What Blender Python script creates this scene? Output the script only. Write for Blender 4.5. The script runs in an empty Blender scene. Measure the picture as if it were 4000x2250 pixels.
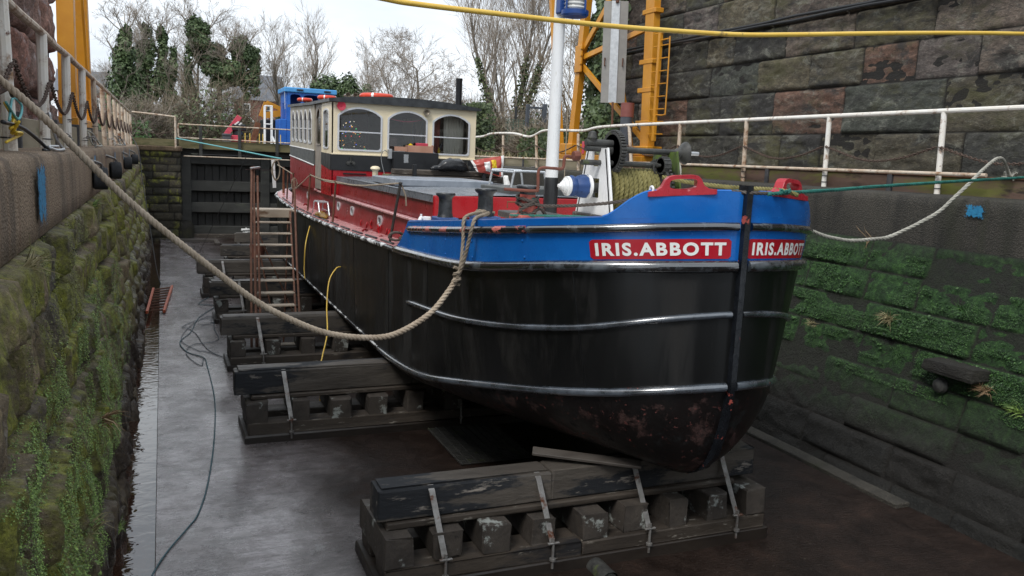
import bpy, math, random
from mathutils import Vector, Matrix, noise, geometry
V = Vector; R = math.radians; PI = math.pi
scene = bpy.context.scene
COL = scene.collection
rnd = random.Random(7)
ORG = {}

def lerp(a, b, t): return a + (b - a) * t
def table(tab, x):
    if x <= tab[0][0]: return tab[0][1]
    for (x0, y0), (x1, y1) in zip(tab, tab[1:]):
        if x <= x1: return lerp(y0, y1, (x - x0) / (x1 - x0))
    return tab[-1][1]

# ------------------------------------------------------------------ objects
def tag(o, label=None, cat=None, group=None, kind=None):
    if label: o['label'] = label
    if cat: o['category'] = cat
    if group: o['group'] = group
    if kind: o['kind'] = kind
    return o
def thing(name, label, cat, loc=(0, 0, 0), group=None):
    o = bpy.data.objects.new(name, None); COL.objects.link(o)
    o.location = loc; o.empty_display_size = .2
    ORG[o] = V(loc)
    return tag(o, label, cat, group)
def copy_tree(o, parent=None):
    c = o.copy(); COL.objects.link(c); c.parent = parent
    for ch in list(o.children): copy_tree(ch, c)
    return c

class MB:
    def __init__(s): s.v = []; s.f = []; s.m = []; s.c = None
    def add(s, vs, fs, mi=0):
        n = len(s.v); s.v.extend(vs)
        for f in fs: s.f.append(tuple(i + n for i in f)); s.m.append(mi)
    def box(s, a, b, mi=0, M=None):
        (x0, y0, z0), (x1, y1, z1) = a, b
        vs = [V((x, y, z)) for z in (z0, z1) for y in (y0, y1) for x in (x0, x1)]
        if M: vs = [M @ p for p in vs]
        s.add(vs, [(0, 2, 3, 1), (4, 5, 7, 6), (0, 1, 5, 4), (2, 6, 7, 3), (0, 4, 6, 2), (1, 3, 7, 5)], mi)
    def bbox(s, a, b, r=.01, mi=0, M=None, jit=0):
        # bevelled box
        (x0, y0, z0), (x1, y1, z1) = a, b
        c = V(((x0+x1)/2, (y0+y1)/2, (z0+z1)/2)); h = V((abs(x1-x0)/2, abs(y1-y0)/2, abs(z1-z0)/2))
        r = min(r, h.x*.45, h.y*.45, h.z*.45)
        vs = []; idx = {}
        for sx in (-1, 1):
            for sy in (-1, 1):
                for sz in (-1, 1):
                    for k in range(3):
                        p = V((sx*(h.x-(r if k != 0 else 0)), sy*(h.y-(r if k != 1 else 0)), sz*(h.z-(r if k != 2 else 0))))
                        if jit: p += V((rnd.uniform(-jit, jit), rnd.uniform(-jit, jit), rnd.uniform(-jit, jit)))
                        idx[(sx, sy, sz, k)] = len(vs); vs.append(p + c)
        if M: vs = [M @ p for p in vs]
        fs = []
        I = idx
        for s_ in (-1, 1):
            q = [(s_, -1, -1, 0), (s_, 1, -1, 0), (s_, 1, 1, 0), (s_, -1, 1, 0)]
            fs.append([I[k] for k in (q if s_ > 0 else q[::-1])])
            q = [(-1, s_, -1, 1), (1, s_, -1, 1), (1, s_, 1, 1), (-1, s_, 1, 1)]
            fs.append([I[k] for k in (q[::-1] if s_ > 0 else q)])
            q = [(-1, -1, s_, 2), (1, -1, s_, 2), (1, 1, s_, 2), (-1, 1, s_, 2)]
            fs.append([I[k] for k in (q if s_ > 0 else q[::-1])])
        for a_ in (-1, 1):
            for b_ in (-1, 1):
                q = [(-1, a_, b_, 1), (1, a_, b_, 1), (1, a_, b_, 2), (-1, a_, b_, 2)]
                fs.append([I[k] for k in (q if a_*b_ < 0 else q[::-1])][::-1])
                q = [(a_, -1, b_, 0), (a_, 1, b_, 0), (a_, 1, b_, 2), (a_, -1, b_, 2)]
                fs.append([I[k] for k in (q[::-1] if a_*b_ < 0 else q)][::-1])
                q = [(a_, b_, -1, 0), (a_, b_, 1, 0), (a_, b_, 1, 1), (a_, b_, -1, 1)]
                fs.append([I[k] for k in (q if a_*b_ < 0 else q[::-1])][::-1])
                for c_ in (-1, 1):
                    q = [I[(a_, b_, c_, 0)], I[(a_, b_, c_, 1)], I[(a_, b_, c_, 2)]]
                    fs.append(q if a_*b_*c_ > 0 else q[::-1])
        s.add(vs, [tuple(f) for f in fs], mi)
    def bar(s, p, q, w, h, mi=0, up=(0, 0, 1), r=.004):
        p, q = V(p), V(q); d = q - p; L = d.length; d.normalize()
        up = V(up)
        if abs(d.dot(up)) > .98: up = V((0, 1, 0))
        x = d.cross(up).normalized(); z = x.cross(d)
        M = Matrix(((x.x, d.x, z.x, p.x), (x.y, d.y, z.y, p.y), (x.z, d.z, z.z, p.z), (0, 0, 0, 1)))
        s.bbox((-w/2, 0, -h/2), (w/2, L, h/2), r, mi, M)
    def tube(s, pts, r, n=8, mi=0, cap=True, closed=False):
        pts = [V(p) for p in pts]; m = len(pts)
        rad = r if isinstance(r, (list, tuple)) else [r]*m
        t0 = (pts[1]-pts[0]).normalized()
        u = t0.orthogonal().normalized(); vs = []; cs = [(math.cos(2*PI*k/n), math.sin(2*PI*k/n)) for k in range(n)]
        pt = t0
        for i, p in enumerate(pts):
            if closed: t = (pts[(i+1) % m]-pts[i-1])
            else: t = (pts[min(i+1, m-1)]-pts[max(i-1, 0)])
            if t.length < 1e-9: t = pt.copy()
            t.normalize()
            u = (u - t*u.dot(t))
            if u.length < 1e-6: u = t.orthogonal()
            u.normalize(); w = t.cross(u); pt = t
            for c, sn in cs: vs.append(p + u*(c*rad[i]) + w*(sn*rad[i]))
        fs = []
        for i in range(m if closed else m-1):
            a = i*n; b = ((i+1) % m)*n
            for k in range(n): fs.append((a+k, a+(k+1) % n, b+(k+1) % n, b+k))
        if cap and not closed:
            fs.append(tuple(range(n-1, -1, -1))); fs.append(tuple((m-1)*n+k for k in range(n)))
        s.add(vs, fs, mi)
    def lathe(s, prof, n=20, M=None, mi=0):
        vs = []
        for r, z in prof:
            for k in range(n):
                a = 2*PI*k/n; p = V((r*math.cos(a), r*math.sin(a), z)); vs.append(M @ p if M else p)
        fs = []
        for i in range(len(prof)-1):
            for k in range(n):
                a, b = i*n+k, i*n+(k+1) % n
                fs.append((a, b, b+n, a+n))
        if prof[0][0] > 1e-4: fs.append(tuple(range(n-1, -1, -1)))
        if prof[-1][0] > 1e-4: fs.append(tuple((len(prof)-1)*n+k for k in range(n)))
        s.add(vs, fs, mi)
    def grid(s, rows, mi=0, flip=False):
        n = len(rows[0]); vs = [p for r in rows for p in r]; fs = []
        for i in range(len(rows)-1):
            for k in range(n-1):
                f = (i*n+k, i*n+k+1, (i+1)*n+k+1, (i+1)*n+k)
                fs.append(f[::-1] if flip else f)
        s.add(vs, fs, mi)
    def plate(s, outer, holes, M, th, mi=0):
        # flat plate with holes: polygons in (x,y), extruded along local z by th
        loops = [outer] + list(holes)
        tri = geometry.tessellate_polygon([[V((x, y, 0)) for x, y in l] for l in loops])
        flat = [q for l in loops for q in l]; n = len(flat)
        vs = [M @ V((x, y, 0)) for x, y in flat] + [M @ V((x, y, th)) for x, y in flat]
        fs = []
        for t in tri:
            a, b, c = [V((flat[i][0], flat[i][1])) for i in t]
            if (b.x-a.x)*(c.y-a.y)-(b.y-a.y)*(c.x-a.x) < 0: t = t[::-1]
            fs.append(tuple(i+n for i in t)); fs.append(tuple(t[::-1]))
        o = 0
        for l in loops:
            k = len(l)
            for i in range(k):
                a, b = o+i, o+(i+1) % k; fs.append((a, b, b+n, a+n))
            o += k
        s.add(vs, fs, mi)
    def build(s, name, mat, parent=None, smooth=35, bc=None, jt=None):
        o_ = ORG.get(parent, V((0, 0, 0)))
        me = bpy.data.meshes.new(name)
        me.from_pydata([tuple(p - o_) for p in s.v], [], s.f)
        mats = mat if isinstance(mat, (list, tuple)) else [mat]
        for m_ in mats: me.materials.append(m_)
        if len(mats) > 1: me.polygons.foreach_set('material_index', s.m)
        if smooth:
            me.polygons.foreach_set('use_smooth', [True]*len(s.f))
            if smooth < 180: me.set_sharp_from_angle(angle=R(smooth))
        if bc:
            a = me.attributes.new('bc', 'FLOAT', 'POINT'); a.data.foreach_set('value', bc)
        if jt:
            a = me.attributes.new('jt', 'FLOAT', 'POINT'); a.data.foreach_set('value', jt)
        me.update(); me.validate()
        o = bpy.data.objects.new(name, me); COL.objects.link(o)
        if parent:
            o.parent = parent; ORG[o] = o_
        return o

def spline(pts, n=8):
    pts = [V(p) for p in pts]; out = []
    P = [pts[0]*2-pts[1]] + pts + [pts[-1]*2-pts[-2]]
    for i in range(1, len(P)-2):
        a, b, c, d = P[i-1:i+3]
        for k in range(n):
            t = k/n
            out.append(.5*((2*b)+(c-a)*t+(2*a-5*b+4*c-d)*t*t+(3*b-a-3*c+d)*t**3))
    out.append(pts[-1]); return out
def resample(pts, step):
    out = [pts[0].copy()]; acc = 0
    for a, b in zip(pts, pts[1:]):
        L = (b-a).length
        if L < 1e-9: continue
        t = step-acc
        while t <= L:
            out.append(a.lerp(b, t/L)); t += step
        acc = L-(t-step)
    if (out[-1]-pts[-1]).length > step*.3: out.append(pts[-1].copy())
    return out
def rope(mb, pts, r, mi=0, pitch=None, strands=3, n=5, dense=9):
    pitch = pitch or r*8
    P = resample(spline(pts, 10), pitch/dense)
    u = (P[1]-P[0]).orthogonal().normalized(); fr = []
    for i, p in enumerate(P):
        t = (P[min(i+1, len(P)-1)]-P[max(i-1, 0)]).normalized()
        u = (u-t*u.dot(t)).normalized(); fr.append((p, u.copy(), t.cross(u)))
    for s_ in range(strands):
        q = []
        for i, (p, a, b) in enumerate(fr):
            th = 2*PI*(i/dense)+2*PI*s_/strands
            q.append(p+(a*math.cos(th)+b*math.sin(th))*r*.52)
        mb.tube(q, r*.56, n, mi)
def chain(mb, pts, L=.05, r=.006, mi=0):
    P = resample(spline(pts, 8), L*.72)
    for i in range(len(P)-1):
        p = (P[i]+P[i+1])/2; t = (P[i+1]-P[i]).normalized()
        a = t.orthogonal().normalized()
        if abs(t.z) < .9: a = t.cross(V((0, 0, 1))).normalized()
        if i % 2: a = t.cross(a)
        q = []
        for k in range(8):
            th = 2*PI*k/8
            q.append(p+t*(math.cos(th)*L*.5)+a*(math.sin(th)*L*.3))
        mb.tube(q, r, 4, mi, closed=True)
def fbm(p, o=4):
    s = 0; a = .5
    for _ in range(o):
        s += a*noise.noise(p); p = p*2.03; a *= .5
    return s

# ------------------------------------------------------------------ materials
class NT:
    def __init__(s, name):
        s.m = bpy.data.materials.new(name); s.m.use_nodes = True
        s.t = s.m.node_tree; s.t.nodes.clear()
        s.out = s.n('ShaderNodeOutputMaterial'); s.b = s.n('ShaderNodeBsdfPrincipled')
        s.l(s.b.outputs[0], s.out.inputs[0])
    def n(s, t, **k):
        x = s.t.nodes.new(t)
        for a, b in k.items(): setattr(x, a, b)
        return x
    def l(s, a, b): s.t.links.new(a, b)
    def coord(s, scale=(1, 1, 1), random_=True):
        tc = s.n('ShaderNodeTexCoord'); mp = s.n('ShaderNodeMapping')
        mp.inputs['Scale'].default_value = scale
        s.l(tc.outputs['Object'], mp.inputs['Vector'])
        if random_:
            oi = s.n('ShaderNodeObjectInfo'); ml = s.n('ShaderNodeMath', operation='MULTIPLY'); ml.inputs[1].default_value = 37.
            s.l(oi.outputs['Random'], ml.inputs[0]); s.l(ml.outputs[0], mp.inputs['Location'])
        return mp.outputs[0]
    def noise(s, vec, scale, detail=5, rough=.6, dist=0):
        x = s.n('ShaderNodeTexNoise'); x.inputs['Scale'].default_value = scale; x.inputs['Detail'].default_value = detail
        x.inputs['Roughness'].default_value = rough; x.inputs['Distortion'].default_value = dist
        s.l(vec, x.inputs['Vector']); return x.outputs['Fac']
    def ramp(s, fac, stops, interp='LINEAR'):
        x = s.n('ShaderNodeValToRGB'); x.color_ramp.interpolation = interp
        el = x.color_ramp.elements
        while len(el) < len(stops): el.new(.5)
        for e, (p, c) in zip(el, stops):
            e.position = p; e.color = (c, c, c, 1) if isinstance(c, (int, float)) else (*c, 1)
        s.l(fac, x.inputs[0]); return x.outputs[0]
    def mix(s, fac, a, b, mode='MIX'):
        x = s.n('ShaderNodeMix', data_type='RGBA', blend_type=mode)
        for v, i in ((fac, 0), (a, 6), (b, 7)):
            if isinstance(v, (int, float)): x.inputs[i].default_value = v if i == 0 else (v, v, v, 1)
            elif isinstance(v, tuple): x.inputs[i].default_value = (*v, 1)
            else: s.l(v, x.inputs[i])
        return x.outputs[2]
    def math(s, op, a, b=0., clamp=False):
        x = s.n('ShaderNodeMath', operation=op, use_clamp=clamp)
        for v, i in ((a, 0), (b, 1)):
            if isinstance(v, (int, float)): x.inputs[i].default_value = v
            else: s.l(v, x.inputs[i])
        return x.outputs[0]
    def bump(s, h, strength=.3, dist=.01):
        x = s.n('ShaderNodeBump'); x.inputs['Strength'].default_value = strength; x.inputs['Distance'].default_value = dist
        s.l(h, x.inputs['Height']); s.l(x.outputs[0], s.b.inputs['Normal'])
    def set(s, col=None, rough=None, metal=None, spec=None):
        for v, nme in ((col, 'Base Color'), (rough, 'Roughness'), (metal, 'Metallic'), (spec, 'Specular IOR Level')):
            if v is None: continue
            i = s.b.inputs[nme]
            if isinstance(v, (int, float)): i.default_value = v
            elif isinstance(v, tuple): i.default_value = (*v, 1)
            else: s.l(v, i)

def mat(name, c1, c2=None, scale=3., rough=.6, rvar=.12, metal=0., bump=.15, bscale=40., bdist=.004, spots=(), stretch=(1, 1, 1), spec=.5, lo=.35, hi=.65):
    """Noise blend of two colours, plus patches (colour, scale, threshold, softness) of chips, rust, dirt or painted sheen."""
    t = NT(name); vec = t.coord(stretch)
    c = t.ramp(t.noise(vec, scale, 6, .65), [(lo, c1), (hi, c2 or c1)])
    rg = t.ramp(t.noise(vec, scale*2.3, 4), [(.3, max(.03, rough-rvar)), (.7, min(1, rough+rvar))])
    for (sc, ss, th, so) in spots:
        f = t.ramp(t.noise(vec, ss, 7, .68), [(th, 0.), (min(1, th+so), 1.)])
        c = t.mix(f, c, sc); rg = t.mix(f, rg, .75)
    t.set(c, rg, metal, spec)
    if bump: t.bump(t.noise(vec, bscale, 6, .65), bump, bdist)
    return t.m
def plain(name, col, rough=.5, metal=0.):
    t = NT(name); t.set(col, rough, metal); return t.m
RUST = (.13, .045, .02); RUSTD = (.05, .02, .012)
M = {}
M['white_rail'] = mat('rail_paint', (.76, .71, .63), (.83, .81, .77), 6, .5, spots=[((.30, .17, .09), 5, .54, .12), (RUST, 9, .62, .08)], bump=.2)
M['tan_rail'] = mat('rail_rusty', (.50, .38, .27), (.62, .54, .45), 5, .6, spots=[((.24, .12, .06), 7, .5, .15), (RUST, 9, .6, .1)], bump=.25)
M['rust'] = mat('rust', RUST, (.2, .085, .04), 9, .85, bump=.4, bscale=60, spots=[(RUSTD, 5, .55, .15)])
M['rust_red'] = mat('rusty_red_oxide', (.22, .07, .045), (.13, .05, .035), 7, .75, bump=.3)
M['galv'] = mat('galvanised', (.42, .43, .44), (.55, .56, .57), 12, .4, metal=.7, bump=.1)
M['chain'] = mat('chain_steel', (.20, .19, .18), (.34, .33, .32), 12, .5, metal=.6, spots=[(RUST, 8, .56, .1)])
M['chain_rust'] = mat('chain_rust', (.06, .037, .028), (.11, .072, .055), 12, .8)
M['crane'] = mat('crane_yellow', (.52, .215, .014), (.60, .27, .02), 2, .45, bump=.06, spots=[((.33, .14, .02), 3, .6, .2), ((.10, .05, .02), 8, .70, .06)])
M['crane_dark'] = mat('crane_dark_steel', (.05, .05, .055), (.09, .09, .1), 4, .6)
M['rubber'] = mat('tyre_rubber', (.022, .023, .026), (.045, .047, .052), 5, .75, bump=.1)
M['concrete'] = None
M['hull_black'] = mat('hull_blacking', (.0022, .0025, .0028), (.005, .0054, .0056), 1.3, .37, rvar=.1, bump=.12, bscale=14, bdist=.006,
                      spots=[((.0085, .0078, .0072), 2.2, .50, .14), ((.06, .055, .05), 60, .70, .03)], stretch=(1, .8, .16))
M['band_black'] = mat('band_blacking', (.005, .006, .008), (.012, .014, .018), 6, .22, bump=.25, bscale=30, spots=[((.48, .13, .11), 6, .49, .03), ((.2, .21, .22), 20, .66, .03)])
M['band_sheer'] = mat('sheer_band_blacking', (.004, .005, .006), (.009, .011, .014), 5, .2, bump=.4, bscale=22, spots=[((.10, .12, .14), 5, .5, .2)], spec=.9)  # pale patches paint a sky sheen into the blacking
M['band_low'] = mat('low_band_blacking', (.008, .011, .015), (.03, .036, .045), 5, .15, bump=.4, bscale=22, spots=[((.10, .125, .16), 3, .42, .35), ((.40, .09, .07), 4, .655, .02)], spec=.9)  # bluish patches are wear and painted sky sheen, red ones are chips
for k_ in ('band_low', 'band_sheer'):
    b_ = [n for n in M[k_].node_tree.nodes if n.type == 'BSDF_PRINCIPLED'][0]; b_.inputs['Coat Weight'].default_value = 1; b_.inputs['Coat IOR'].default_value = 2.0; b_.inputs['Coat Roughness'].default_value = .15
M['gunwale'] = mat('gunwale_worn_paint', (.008, .009, .011), (.02, .022, .025), 9, .2, bump=.3, spots=[((.62, .63, .64), 7, .50, .05)], stretch=(1, .5, 1))
M['stem'] = mat('stem_blacking', (.005, .006, .008), (.012, .014, .018), 6, .24, bump=.25, bscale=30, spots=[((.40, .08, .06), 7, .62, .02)], spec=.4)
for k_ in ('band_black',):
    b_ = [n for n in M[k_].node_tree.nodes if n.type == 'BSDF_PRINCIPLED'][0]; b_.inputs['Coat Weight'].default_value = 1; b_.inputs['Coat IOR'].default_value = 1.35; b_.inputs['Coat Roughness'].default_value = .15
M['hull_bottom'] = mat('bottom_coating', (.003, .0026, .0028), (.008, .0055, .0055), 2.2, .4, bump=.3, bscale=18,
                       spots=[((.05, .024, .021), 4, .54, .08), ((.10, .03, .026), 24, .62, .02), ((.42, .06, .05), 5.5, .675, .012), ((.002, .002, .0025), 2.5, .56, .05)])
M['blue'] = mat('blue_paint', (.004, .10, .40), (.007, .135, .48), 1.7, .24, rvar=.1, bump=.12, bscale=9, bdist=.01, spots=[((.02, .16, .5), 14, .70, .04)])
M['blue_dull'] = mat('blue_worn_paint', (.015, .05, .17), (.03, .08, .24), 6, .55, bump=.3, spots=[((.01, .015, .04), 9, .58, .08)])
M['red'] = mat('red_paint', (.33, .006, .012), (.40, .009, .016), 2.5, .28, bump=.06, bscale=12, spots=[((.5, .12, .1), 40, .74, .02)])
M['red_board'] = mat('red_board_paint', (.36, .004, .014), (.40, .006, .018), 3, .35, bump=.04)
M['red_rail'] = mat('fairlead_red', (.34, .012, .022), (.45, .03, .045), 5, .3, bump=.2, spots=[((.6, .2, .2), 8, .66, .05)])
M['maroon'] = mat('red_oxide_side', (.20, .012, .016), (.27, .022, .026), 2, .35, bump=.12, bscale=10, spots=[((.33, .03, .03), 9, .6, .06), ((.12, .006, .01), 14, .62, .05)])
M['deck_pink'] = mat('red_deck_sheen', (.48, .22, .22), (.58, .31, .305), 2.5, .28, rvar=.16, bump=.2, spots=[((.22, .05, .05), 9, .62, .08)])  # red made paler: wet reflection is put into the deck colour
M['ledge'] = mat('ledge_pink', (.55, .25, .25), (.7, .42, .42), 5, .28, bump=.2)
M['deck_white'] = mat('white_deck_paint', (.66, .62, .54), (.76, .74, .70), 4, .45, bump=.2, spots=[((.30, .22, .15), 10, .64, .06), ((.05, .12, .3), 3, .68, .05)])
M['white'] = mat('white_paint', (.82, .83, .84), (.86, .86, .86), 3, .35, bump=.06, spots=[((.45, .30, .18), 5, .70, .08)], stretch=(1, 1, .4))
M['letter'] = plain('letter_white', (.80, .80, .77), .4)
M['cream'] = mat('cream_paint', (.78, .67, .46), (.82, .72, .53), 1.5, .35, bump=.03)
M['cream_dirty'] = mat('weathered_cream', (.36, .32, .245), (.44, .40, .32), 4, .5, bump=.08, spots=[((.2, .2, .16), 5, .62, .1)])
M['grey_door'] = mat('door_grey', (.22, .19, .16), (.3, .26, .22), 5, .5)
M['blackband'] = mat('cabin_black', (.012, .013, .015), (.02, .021, .023), 3, .4, bump=.06)
M['weathered_black'] = mat('weathered_black', (.06, .065, .065), (.10, .105, .10), 5, .55)
M['roof_black'] = mat('roof_black', (.018, .02, .024), (.05, .055, .06), 6, .4, bump=.3, spots=[((.2, .21, .22), 8, .66, .08)])
M['roof_grey'] = mat('roof_grey', (.10, .115, .135), (.17, .185, .21), 4, .35, rvar=.2, bump=.1)
M['hatch_grey'] = mat('hatch_grey', (.22, .25, .29), (.32, .35, .40), 5, .35, bump=.1, spots=[((.05, .06, .09), 6, .68, .05)])
M['frame_alu'] = mat('window_alloy', (.62, .63, .66), (.72, .73, .75), 6, .35, metal=.3)
M['alu'] = mat('aluminium', (.55, .58, .62), (.68, .70, .72), 6, .3, metal=.6, bump=.05)
M['bollard'] = mat('bollard_black', (.012, .014, .017), (.045, .05, .056), 14, .35, bump=.6, bscale=30, bdist=.006, spots=[((.16, .06, .05), 5, .66, .08), ((.30, .31, .32), 22, .70, .05)])
M['bollard_red'] = mat('bollard_red', (.30, .05, .04), (.45, .12, .09), 9, .6, bump=.5, spots=[((.03, .03, .035), 6, .56, .05)])
M['iron'] = mat('old_iron', (.035, .035, .034), (.075, .075, .07), 12, .55, metal=.2, bump=.5, bscale=40, spots=[((.09, .12, .03), 5, .60, .1), ((.4, .4, .38), 16, .70, .03)])
M['iron_moss'] = mat('mossy_iron', (.10, .16, .02), (.05, .07, .025), 5, .9, bump=.5, spots=[((.03, .03, .03), 6, .52, .1)])
M['mast_white'] = mat('mast_white', (.72, .74, .76), (.80, .81, .83), 5, .4, bump=.15, bscale=25, spots=[((.45, .45, .38), 6, .62, .1)], stretch=(1, 1, .3))
M['pipe_grey'] = mat('pipe_grey', (.05, .058, .072), (.075, .083, .10), 4, .5)
M['lamp_blue'] = plain('lamp_blue', (.008, .05, .22), .35)
M['lens'] = mat('lens_glass', (.45, .46, .45), (.62, .62, .60), 5, .15)
M['timber_old'] = mat('old_timber', (.03, .023, .018), (.07, .055, .042), 3, .65, bump=.7, bscale=16, bdist=.012, stretch=(.25, 1, 1), spots=[((.12, .10, .08), 4, .58, .12), ((.012, .011, .012), 3, .56, .1), ((.22, .2, .17), 18, .6, .06)])
M['timber_end'] = mat('painted_timber', (.035, .029, .025), (.07, .058, .048), 5, .7, bump=.7, bscale=22, bdist=.01, spots=[((.32, .34, .32), 3.2, .575, .05), ((.03, .025, .022), 6, .60, .06)])
M['timber_top'] = mat('timber_top', (.05, .043, .037), (.10, .087, .074), 4, .5, bump=.8, bscale=14, bdist=.014, stretch=(.25, 1, 1),
                      spots=[((.012, .014, .018), 3.5, .50, .06), ((.27, .24, .21), 7, .62, .06), ((.30, .12, .06), 5, .70, .06)])
M['timber_wet'] = mat('wet_footing', (.016, .012, .010), (.03, .023, .018), 4, .45, bump=.5, bscale=20, stretch=(.4, 1, 1))
M['plank'] = mat('grey_plank', (.055, .046, .04), (.10, .087, .076), 4, .65, bump=.5, stretch=(.2, 1, 1))
M['gate_black'] = mat('gate_timber', (.010, .010, .010), (.026, .026, .024), 3, .5, bump=.6, bscale=18, bdist=.01, stretch=(1, 1, .3), spots=[((.05, .045, .03), 6, .62, .08)])
M['gate_beam'] = mat('gate_beam', (.022, .022, .020), (.05, .05, .045), 4, .5, bump=.5, bscale=14, stretch=(.25, 1, 1), spots=[((.07, .075, .055), 5, .60, .1)])
M['deck_wood'] = mat('walkway_timber', (.10, .085, .035), (.17, .145, .07), 4, .7, bump=.5, stretch=(.3, 1, 1), spots=[((.06, .065, .02), 5, .55, .1)])
M['kerb_board'] = mat('kerb_board', (.20, .17, .11), (.30, .26, .18), 2.5, .7, bump=.3, stretch=(1, .25, 1), spots=[((.10, .11, .04), 3, .56, .12)])
M['kerb_right'] = mat('kerb_board_right', (.085, .048, .034), (.15, .095, .07), 2.5, .7, bump=.35, stretch=(1, .25, 1), spots=[((.12, .125, .025), 1.2, .53, .08), ((.03, .02, .015), 6, .6, .1)])
M['rope_old'] = mat('hemp_rope', (.34, .27, .20), (.48, .40, .31), 7, .85, bump=.4, bscale=160, bdist=.003)
M['rope_dark'] = mat('tarred_rope', (.05, .042, .037), (.10, .085, .075), 9, .8, bump=.4, bscale=160, bdist=.003)
M['rope_tan'] = mat('tan_rope', (.21, .17, .125), (.31, .26, .20), 9, .85, bump=.4, bscale=160, bdist=.003)
M['rope_green'] = mat('green_rope', (.012, .10, .085), (.03, .19, .155), 12, .7, bump=.3, bscale=160, bdist=.003)
M['rope_moss'] = mat('mossy_rope', (.14, .125, .04), (.25, .22, .085), 9, .9, bump=.4, bscale=160, bdist=.003)
M['rope_grey'] = mat('grey_rope', (.30, .29, .25), (.44, .43, .38), 9, .85, bump=.4, bscale=160, bdist=.003)
M['teal_line'] = plain('teal_line', (.13, .42, .44), .6)
M['hose_yellow'] = mat('yellow_hose', (.70, .45, .07), (.76, .52, .10), 5, .4, bump=.05, spots=[((.35, .24, .08), 9, .62, .08)])
M['cord_yellow'] = plain('cord_yellow', (.75, .52, .05), .5)
M['cable_black'] = plain('cable_black', (.02, .021, .023), .5)
M['cable_teal'] = plain('cable_teal', (.02, .08, .10), .5)
M['cable_blue'] = plain('cable_bluegrey', (.06, .08, .10), .5)
M['orange'] = mat('orange_paint', (.42, .075, .03), (.5, .12, .05), 8, .5, spots=[(RUST, 9, .6, .1)])
M['buoy'] = mat('lifebuoy_orange', (.62, .045, .02), (.68, .07, .03), 4, .35)
M['pink_horn'] = plain('horn_red', (.45, .03, .06), .3)
M['brass'] = mat('dull_brass', (.20, .17, .13), (.28, .24, .19), 9, .4, metal=.6)
M['card'] = mat('cardboard', (.42, .22, .15), (.5, .28, .2), 4, .8)
M['plastic_black'] = mat('bag_plastic', (.012, .012, .014), (.02, .02, .022), 5, .28)
M['bag_red'] = mat('bag_red', (.33, .04, .03), (.42, .08, .055), 6, .35, spots=[((.7, .65, .6), 8, .66, .03)])
M['bag_white'] = mat('bag_white', (.68, .68, .66), (.74, .74, .72), 6, .35)
M['bag_yellow'] = plain('bag_yellow', (.70, .48, .02), .35)
M['tarp'] = mat('ochre_tarp', (.17, .09, .012), (.26, .14, .02), 8, .45, bump=.4)
M['interior'] = mat('dark_interior', (.11, .075, .06), (.17, .12, .10), 3, .7)
M['interior_pale'] = mat('pale_curtain', (.66, .63, .54), (.74, .71, .62), 3, .8)
M['red_dark'] = mat('dark_red_curtain', (.20, .05, .04), (.3, .08, .06), 3, .8)
M['steel_blue'] = mat('boat_blue', (.012, .10, .42), (.02, .14, .52), 3, .4)
M['boat_red'] = mat('crane_red', (.50, .04, .07), (.6, .08, .12), 4, .4)
M['slate'] = mat('slate_roof', (.10, .11, .13), (.16, .17, .19), 6, .6, stretch=(1, 1, 3))
M['brick'] = None
M['ladder_rust'] = mat('ladder_rust', (.085, .036, .021), (.15, .068, .042), 8, .8, bump=.3)
M['tread'] = mat('tread_timber', (.30, .24, .18), (.42, .36, .29), 4, .6, stretch=(.3, 1, 1), spots=[((.12, .07, .04), 6, .6, .1)])

def glass(name, tint=(.92, .95, .95), mixf=.12):
    t = NT(name); t.t.nodes.remove(t.b)
    tr = t.n('ShaderNodeBsdfTransparent'); tr.inputs[0].default_value = (*tint, 1)
    gl = t.n('ShaderNodeBsdfGlossy'); gl.inputs['Roughness'].default_value = .03
    fr = t.n('ShaderNodeFresnel'); fr.inputs[0].default_value = 1.45
    mx = t.n('ShaderNodeMixShader')
    a = t.math('ADD', fr.outputs[0], mixf, True)
    t.l(a, mx.inputs[0]); t.l(tr.outputs[0], mx.inputs[1]); t.l(gl.outputs[0], mx.inputs[2]); t.l(mx.outputs[0], t.out.inputs[0])
    return t.m
M['glass'] = glass('window_glass', (.88, .90, .91), .03)
M['glass_dark'] = plain('dark_glass', (.03, .04, .045), .08)

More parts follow.
